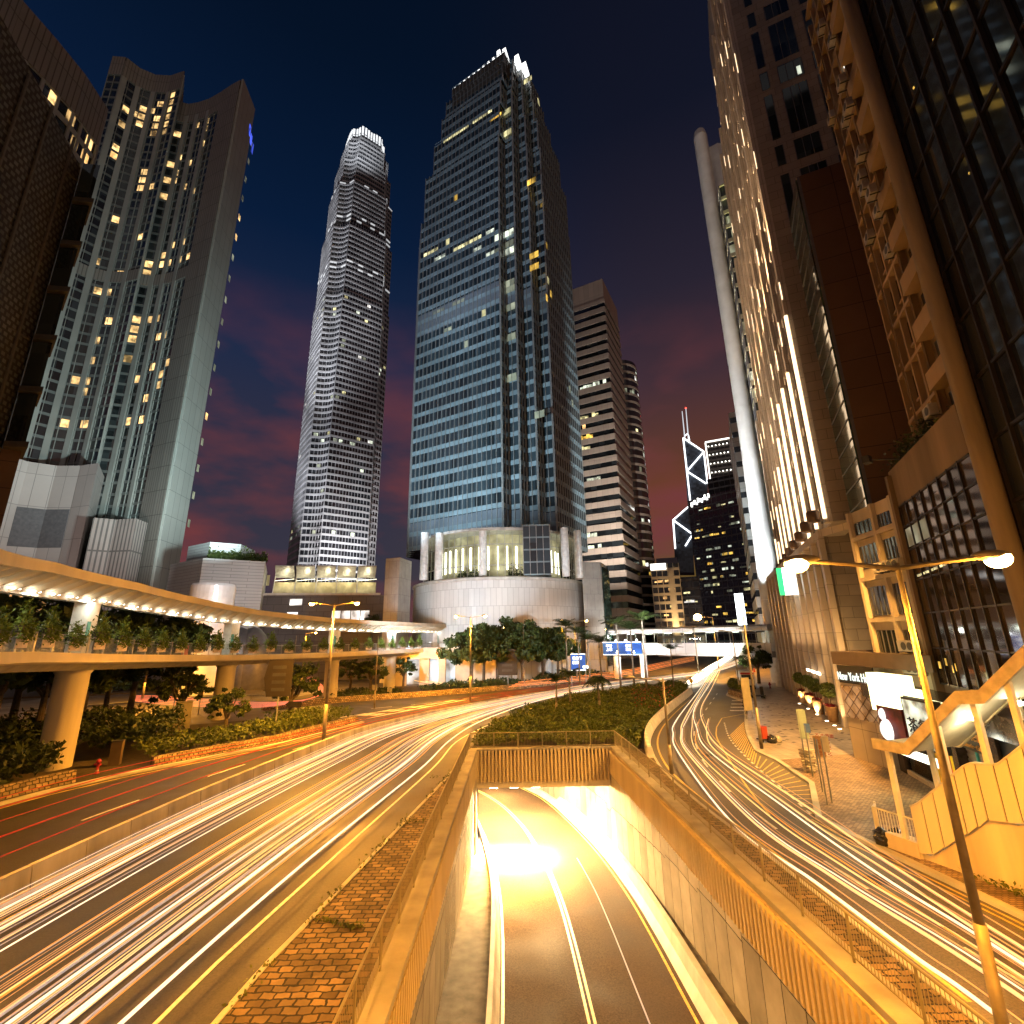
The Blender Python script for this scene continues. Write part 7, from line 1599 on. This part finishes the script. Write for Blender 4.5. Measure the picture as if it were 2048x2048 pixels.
post_sign('pole_sign', 'small blue and white plate on a thin post beside the pale green plates', [A2], (a_, b_, zof(A2, 400, 755), zof(A2, 400, 693)), M('plate blue', (.12, .22, .50), .4))
A3, A4, A5 = G(*b1(513, 1188)), G(*b1(547, 1285)), G(*b1(580, 1270))
a_ = at(A3, *b1(448, 850))[:2]; b_ = at(A3, *b1(525, 850))[:2]; z0_, z1_ = zof(A3, 480, 925), zof(A3, 480, 780)
post_sign('pole_sign', 'square orange notice with red characters on two thin posts', [A3, tuple((Vector(A3)*.97)+Vector(A4)*.03)], (a_, b_, z0_, z1_), ora, lines=[(.12, z0_+k*.28+.12, .16, s_) for k, s_ in enumerate(('巴士站', '旅遊巴', '上落客', '不准停車'))])
a_ = at(A5, *b1(508, 840))[:2]; b_ = at(A5, *b1(556, 840))[:2]
post_sign('pole_sign', 'blank white backed plate on a leaning pair of posts at the kerb', [A4, A5], (a_, b_, zof(A5, 540, 892), zof(A5, 540, 782)), whs)
x, y = G(*b1(430, 1050)); t = thing('paper_stack', 'untidy waist high stack of papers and cardboard at the kerb', 'cardboard', (x, y, .12))
card = M('old paper', (.55, .48, .34), .8, nscale=5, namt=.3)
for k in range(14): MB().box(x+random.uniform(-.08, .08), y+random.uniform(-.08, .08), .16+k*.085, random.uniform(.5, .75), random.uniform(.45, .6), .075, random.uniform(0, 3)).build('sheet_bundle', card, t)
x, y = G(*b1(115, 835)); t = thing('loaded_trolley', 'red hand trolley with bags beside the tall plain pole', 'trolley', (x, y, .12))
MB().box(x-.1, y+.1, .37, .5, .4, .85, .3).build('crate', M('orange red crate', (.40, .06, .03), .5), t); MB().box(x-.1, y+.1, .28, .8, .6, .08, .3).build('base', dsteel, t)
for k in (-.3, .1): MB().sphere((x+k, y-.15, .2), .09).build('wheel', dsteel, t)
blk = M('black bin bag', (.012, .012, .013), .22, nscale=5, namt=.3, bump=.9, bscale=7, spec=.7)
def bag(x, y, r, mat, label, seed=1, z=.12, sz=1.0):
    m_ = MB().sphere((0, 0, 0), r, 26, 18, sz); o = m_.build('bin_bag', mat, None, smooth=True); rg = np.random.default_rng(seed)
    for v in o.data.vertices:
        c = v.co; f = 1+.10*math.sin(c.x*14/r*.5+seed)*math.cos(c.y*9/r*.5)+.07*math.sin(c.z*16/r*.5+c.x*11/r*.5)+rg.normal(0, .012); v.co = c*f
        if v.co.z < -r*sz*.62: v.co.z = -r*sz*.62
    o.location = (x, y, z+r*sz*.62); return tag(o, label, 'bin bag')
bag(x+.35, y-.25, .34, blk, 'black rubbish bag leaning on the red trolley', 3); bag(x+.85, y-.1, .28, M('white bag', (.6, .52, .4), .4, bump=.5, bscale=8), 'white rubbish bag beside the black one by the red trolley', 5)
x, y = G(*b1(1000, 1575)); bag(x-.22, y+.1, .30, blk, 'left one of the two black rubbish bags at the staircase foot', 8, sz=1.15); bag(x+.25, y-.05, .36, blk, 'right, larger one of the two black rubbish bags at the staircase foot', 12)
# hydrants
def hydrant(x, y, z, label, mat):
    t = thing('fire_hydrant', label, 'fire hydrant', (x, y, z)); MB().lathe(x, y, [(.15, z), (.15, z+.08), (.09, z+.1), (.09, z+.62), (.14, z+.66), (.14, z+.74), (.09, z+.84), (0, z+.9)], 14).build('body', mat, t, smooth=True)
    for s_ in (-1, 1): MB().tube((x, y, z+.55), (x+.2*s_, y-.06, z+.55), .06, .07).build('outlet', mat, t)
    MB().lathe(x, y, [(.10, z+.16), (.10, z+.22)], 12).build('band', M('dull band', (.4, .36, .3), .7), t)
hr = M('hydrant red', (.35, .03, .05), .45); hydrant(-26.75, 33.2, .12, 'crimson fire hydrant in the gap between the left rubble walls', hr); q = G(*a1(1842, 605)); hydrant(q[0], q[1], .12, 'red fire hydrant on the far pavement by the podium', hr)
MB_ = MB().box(-27.5, 35.5, .1, .62, .5, 1.5, .4); t = thing('utility_box', 'slim brown metal box beside the crimson hydrant', 'utility box', (-27.5, 35.5, .1)); MB_.build('body', M('brown metal', (.14, .10, .06), .5, .3), t); MB().box(-27.5, 35.5, 1.6, .68, .56, .05, .4).build('lid', dsteel, t)
t = thing('utility_cabinet', 'tall grey double door utility cabinet rising from the left hedge', 'utility box', (-32.3, 49.2, .1)); cg = M('grey cabinet', (.34, .31, .24), .5, .2); MB().box(-32.3, 49.2, .1, 1.35, .7, 2.4, .5).build('body', cg, t); MB().box(-32.3, 49.2, 2.5, 1.45, .8, .08, .5).build('lid', cg, t)
for k in (-.32, .32): MB().box(-32.3+k*math.cos(.5)+.36*math.sin(.5), 49.2+k*math.sin(.5)-.36*math.cos(.5), .3, .6, .02, 2.0, .5).build('door', cg, t)
for X, Y, w, lab in ((812, 1283, 1.0, 'low dark utility box on the planted verge below the footbridge'), ): pass
for X, Y, w, lab in ((705, 1308, 1.0, 'light grey utility box on the verge beneath the footbridge'), (735, 1311, .7, 'small pale utility box on stubby legs beneath the footbridge')):
    x, y = G(X, Y); t = thing('utility_box', lab, 'utility box', (x, y, .1)); MB().box(x, y, .2, w, .6, w, .2).build('body', cg, t); MB().box(x, y, .2+w, w+.1, .7, .05, .2).build('lid', cg, t); MB().box(x, y, .1, w*.8, .4, .1, .2).build('base', dsteel, t)
# back of the large direction sign and small posts on the left
a_, b_ = HD(485, 1255, 56)[:2], HD(565, 1255, 56)[:2]; wsb = M('white sign back board', (.02, .016, .012), .6)
for (X0, X1, Y0, Y1, Y2, d, lab) in ((548, 562, 1230, 1305, 1352, 50, 'white shield shaped direction sign seen edge on by the left lamp pole'), ):
    pass
def back_sign(X, Y, d, w, zc, h, lab):
    x, y, _ = HD(X, Y, d); t = thing('direction_sign', lab, 'sign', (x, y, 0)); MB().tube((x-.0, y, 0), (x, y, zc+h/2), .07).build('post', steel, t)
    m_ = MB(); pts = [(-w/2, -h/2), (w/2, -h/2), (w/2, h/2), (-w/2, h/2), (-w/2-.35, 0)]
    m_.face([(x+u, y-.08, zc+v) for u, v in pts]); m_.face([(x+u, y-.02, zc+v) for u, v in pts][::-1])
    for i in range(5): j = (i+1) % 5; m_.face([(x+pts[j][0], y-.08, zc+pts[j][1]), (x+pts[i][0], y-.08, zc+pts[i][1]), (x+pts[i][0], y-.02, zc+pts[i][1]), (x+pts[j][0], y-.02, zc+pts[j][1])])
    m_.build('board', wsb, t); m_ = MB()
    for k in range(4): m_.box(x-.1, y-.09, zc-h*.36+k*h*.2, w*.55, .01, h*.09)
    m_.build('lettering', dsteel, t)
back_sign(532, 1250, 50, 2.2, 4.9, 3.2, 'arrow shaped direction sign behind the left double lamp pole'); back_sign(958, 1250, 84, 3.2, 4.1, 4.2, 'big pale arrow shaped direction sign under the trees'); back_sign(558, 1320, 56, 1.3, 1.9, .55, 'small arrow plate low beside the left lamp pole')
for X, Y, d, lab in ((385, 1270, 70, 'yellow warning plate on a post behind the guard rail'), (337, 1275, 69, 'round small sign on a post left of the yellow warning plate')):
    x, y, _ = HD(X, Y, d); t = thing('pole_sign', lab, 'sign', (x, y, 0)); MB().tube((x, y, 0), (x, y, 3.0), .05).build('post', steel, t); MB().box(x, y-.06, 2.1, .6, .04, 1.1).build('board', M('warning yellow', (.62, .48, .12), .5), t)
# guard rail by the slip road
gp_ = [Vector(p) for p in spline([(-58, 60), (-52, 65), (-47, 69.5), (-41, 72), (-35, 72.5)], 8)]; t = thing('guard_rail', 'curved metal guard rail along the slip road beneath the footbridge', 'guard rail', (-47, 69, 0))
m_ = MB(); profile_sweep(m_, gp_, [(-.04, .5), (-.04, .8), (.04, .78), (.0, .66), (.04, .54)]); m_.build('beam', steel, t)
for p in gp_[::4]: MB().box(p.x, p.y, 0, .1, .1, .75).build('post', steel, t)
# far pavement: planter, van, cones
pq = [G(*a1(*p)) for p in ((1445, 665), (1600, 715), (1620, 650), (1480, 600))]; t = thing('brick_planter', 'low brick planter of clipped hedge on the corner of the right pavement', 'planter', (*pq[0], .12)); MB().prism(pq, .12, .85).build('wall', rub, t); leaves('hedge', hedge_pts(pq, 60, .5, .9, .85, .1), .16, LF1, t)
x, y, _ = HD(1408, 1262, 82)
def van(x, y, rz):
    t = thing('white_van', 'small white lorry with a red topped cab parked facing us near the white footbridge', 'lorry', (x, y, .0)); wm = M('vehicle white', (.70, .70, .68), .35, spec=.6)
    c = lambda ox, oy: (x+ox*math.cos(rz)-oy*math.sin(rz), y+ox*math.sin(rz)+oy*math.cos(rz))
    MB().box(*c(0, 2.8), .6, 1.9, 3.6, 2.0, rz).build('cargo_box', wm, t); b_ = MB(); p4 = [c(-.95, -.1), c(.95, -.1), c(.95, 1.0), c(-.95, 1.0)]; b_.prism(p4, .45, 1.5); b_.prism([c(-.9, .12), c(.9, .12), c(.9, 1.0), c(-.9, 1.0)], 1.501, 2.2); b_.build('cab', wm, t)
    MB().prism([c(-.88, .05), c(.88, .05), c(.88, .9), c(-.88, .9)], 2.21, 2.42).build('roof', M('red cab roof', (.5, .04, .04), .4), t); MB().prism([c(-.8, -.0), c(.8, -.0), c(.8, .13), c(-.8, .13)], 1.52, 2.15).build('windscreen', gw, t)
    MB().prism([c(-.9, -.18), c(.9, -.18), c(.9, -.09), c(-.9, -.09)], .4, .7).build('bumper', dsteel, t)
    for s_ in (-.7, .7): MB().box(*c(s_, -.12), .78, .3, .06, .2, rz).build('headlight', M('headlight glass', (.8, .8, .75), .2), t)
    for s_ in (-.85, .85):
        for o_ in (.5, 3.6):
            a, b = c(s_-.12, o_), c(s_+.12, o_); MB().tube((*a, .38), (*b, .38), .38, n=16).build('wheel', M('tyre', (.02, .02, .02), .8), t)
van(x, y, math.radians(-18))
for X, Y, lab in ((1418, 1267, 'orange traffic cone beside the white lorry'), (1424, 1269, 'second orange traffic cone, right of the first one by the white lorry')):
    x, y = G(X, Y); t = thing('traffic_cone', lab, 'traffic cone', (x, y, .12)); om = M('cone orange', (.75, .12, .03), .5); MB().lathe(x, y, [(.19, .16), (.04, .95), (0, .96)], 12).build('body', om, t); MB().box(x, y, .12, .5, .5, .05).build('base', om, t)
q = G(*a1(1105, 620)); t = thing('keep_left_bollard', 'small yellow bollard at the tip of the white barrier by the shrub island', 'bollard', (*q, 0)); MB().tube((*q, 0), (*q, 1.1), .05).build('post', steel, t); MB().sphere((q[0], q[1], 1.4), .3, sz=1.2).build('head', M('bollard yellow', (.8, .55, .08), .4), t)
# kiosk post and people-sized stand at the kerb of the layby
q = G(*a1(1650, 900)); t = thing('bus_stop_panel', 'tall beige bus stop panel standing at the kerb of the layby', 'sign', (*q, .12)); MB().box(*q, .9, .85, .12, 3.0, .2).build('panel', M('beige panel', (.50, .42, .24), .5), t)
for k in (-.3, .3): MB().tube((q[0]+k, q[1], .12), (q[0]+k, q[1], .95), .05).build('leg', steel, t)
q = G(*a1(1730, 700)); t = thing('hand_cart', 'low dark hand cart on the far pavement behind the bus stop panel', 'cart', (*q, .12)); MB().box(*q, .38, 1.6, .8, .10, .1).build('platform', dsteel, t); m_ = MB(); m_.path([(q[0]-.75, q[1]-.3, .45), (q[0]-.95, q[1]-.3, 1.2), (q[0]-.95, q[1]+.3, 1.2), (q[0]-.75, q[1]+.3, .45)], .03); m_.build('handle', dsteel, t)
for a_ in (-.6, .6):
    for b_ in (-.3, .3): MB().sphere((q[0]+a_, q[1]+b_, .25), .12).build('wheel', MATS['tyre'], t)
q = G(*a1(1770, 690)); MB().box(*q, .12, .3, .3, 1.3).build('bollard', dsteel); tag(bpy.data.objects['bollard'], 'dark square bollard behind the hand cart', 'bollard')

# ================================================================== PERSON waiting at the bus stop panel
def skin_mesh(name, verts, edges, mat, root=None):
    me = bpy.data.meshes.new(name); me.from_pydata([v[:3] for v in verts], edges, []); o = bpy.data.objects.new(name, me); COL.objects.link(o)
    sk = o.modifiers.new('skin', 'SKIN'); 
    for i, v in enumerate(verts): me.skin_vertices[0].data[i].radius = (v[3], v[4] if len(v) > 4 else v[3])
    me.skin_vertices[0].data[0].use_root = True
    ss = o.modifiers.new('subsurf', 'SUBSURF'); ss.levels = 2; ss.render_levels = 2
    bpy.context.view_layer.update(); dg = bpy.context.evaluated_depsgraph_get(); m2 = bpy.data.meshes.new_from_object(o.evaluated_get(dg)); bpy.data.objects.remove(o)
    m2.materials.clear(); m2.materials.append(mat)
    for p in m2.polygons: p.use_smooth = True
    o = bpy.data.objects.new(name, m2); COL.objects.link(o)
    if root: o.parent = root
    return o
q = G(*a1(1625, 862)); t = thing('person', 'person in dark clothes standing at the layby kerb beside the beige bus stop panel', 'person', (q[0]-.1, q[1], .12), rz=.5)
V = [(0, 0, .95, .15, .11), (0, 0, 1.15, .14, .10), (0, 0, 1.38, .17, .11), (0, 0, 1.50, .06), (0, -.02, 1.60, .085), (0, -.02, 1.70, .085),
     (-.09, 0, .88, .09), (-.10, -.02, .50, .06), (-.10, 0, .08, .045), (-.10, -.14, .04, .04), (.09, 0, .88, .09), (.11, -.05, .50, .06), (.12, .0, .08, .045), (.12, -.14, .04, .04),
     (-.20, 0, 1.40, .055), (-.25, .02, 1.13, .042), (-.22, -.10, .90, .032), (.20, 0, 1.40, .055), (.25, .03, 1.13, .042), (.20, -.16, 1.02, .032)]
Eg = [(0, 1), (1, 2), (2, 3), (3, 4), (4, 5), (0, 6), (6, 7), (7, 8), (8, 9), (0, 10), (10, 11), (11, 12), (12, 13), (2, 14), (14, 15), (15, 16), (2, 17), (17, 18), (18, 19)]
skin_mesh('body', V, Eg, M('skin', (.45, .28, .19), .55), t)
gr = lambda ids, k: [tuple([*V[i][:3]]+[r*k for r in V[i][3:]]) for i in ids]
skin_mesh('jacket', gr([0, 1, 2, 14, 15, 16, 17, 18, 19], 1.16), [(0, 1), (1, 2), (2, 3), (3, 4), (4, 5), (2, 6), (6, 7), (7, 8)], M('dark cloth', (.02, .02, .025), .8), t)
skin_mesh('trousers', gr([0, 6, 7, 8, 10, 11, 12], 1.2), [(0, 1), (1, 2), (2, 3), (0, 4), (4, 5), (5, 6)], M('dark trousers', (.03, .028, .03), .8), t)
o = MB().sphere((0, .01, 1.70), .098, 12, 8, 1.05).build('hair', M('black hair', (.01, .01, .01), .6), None, smooth=True); o.parent = t
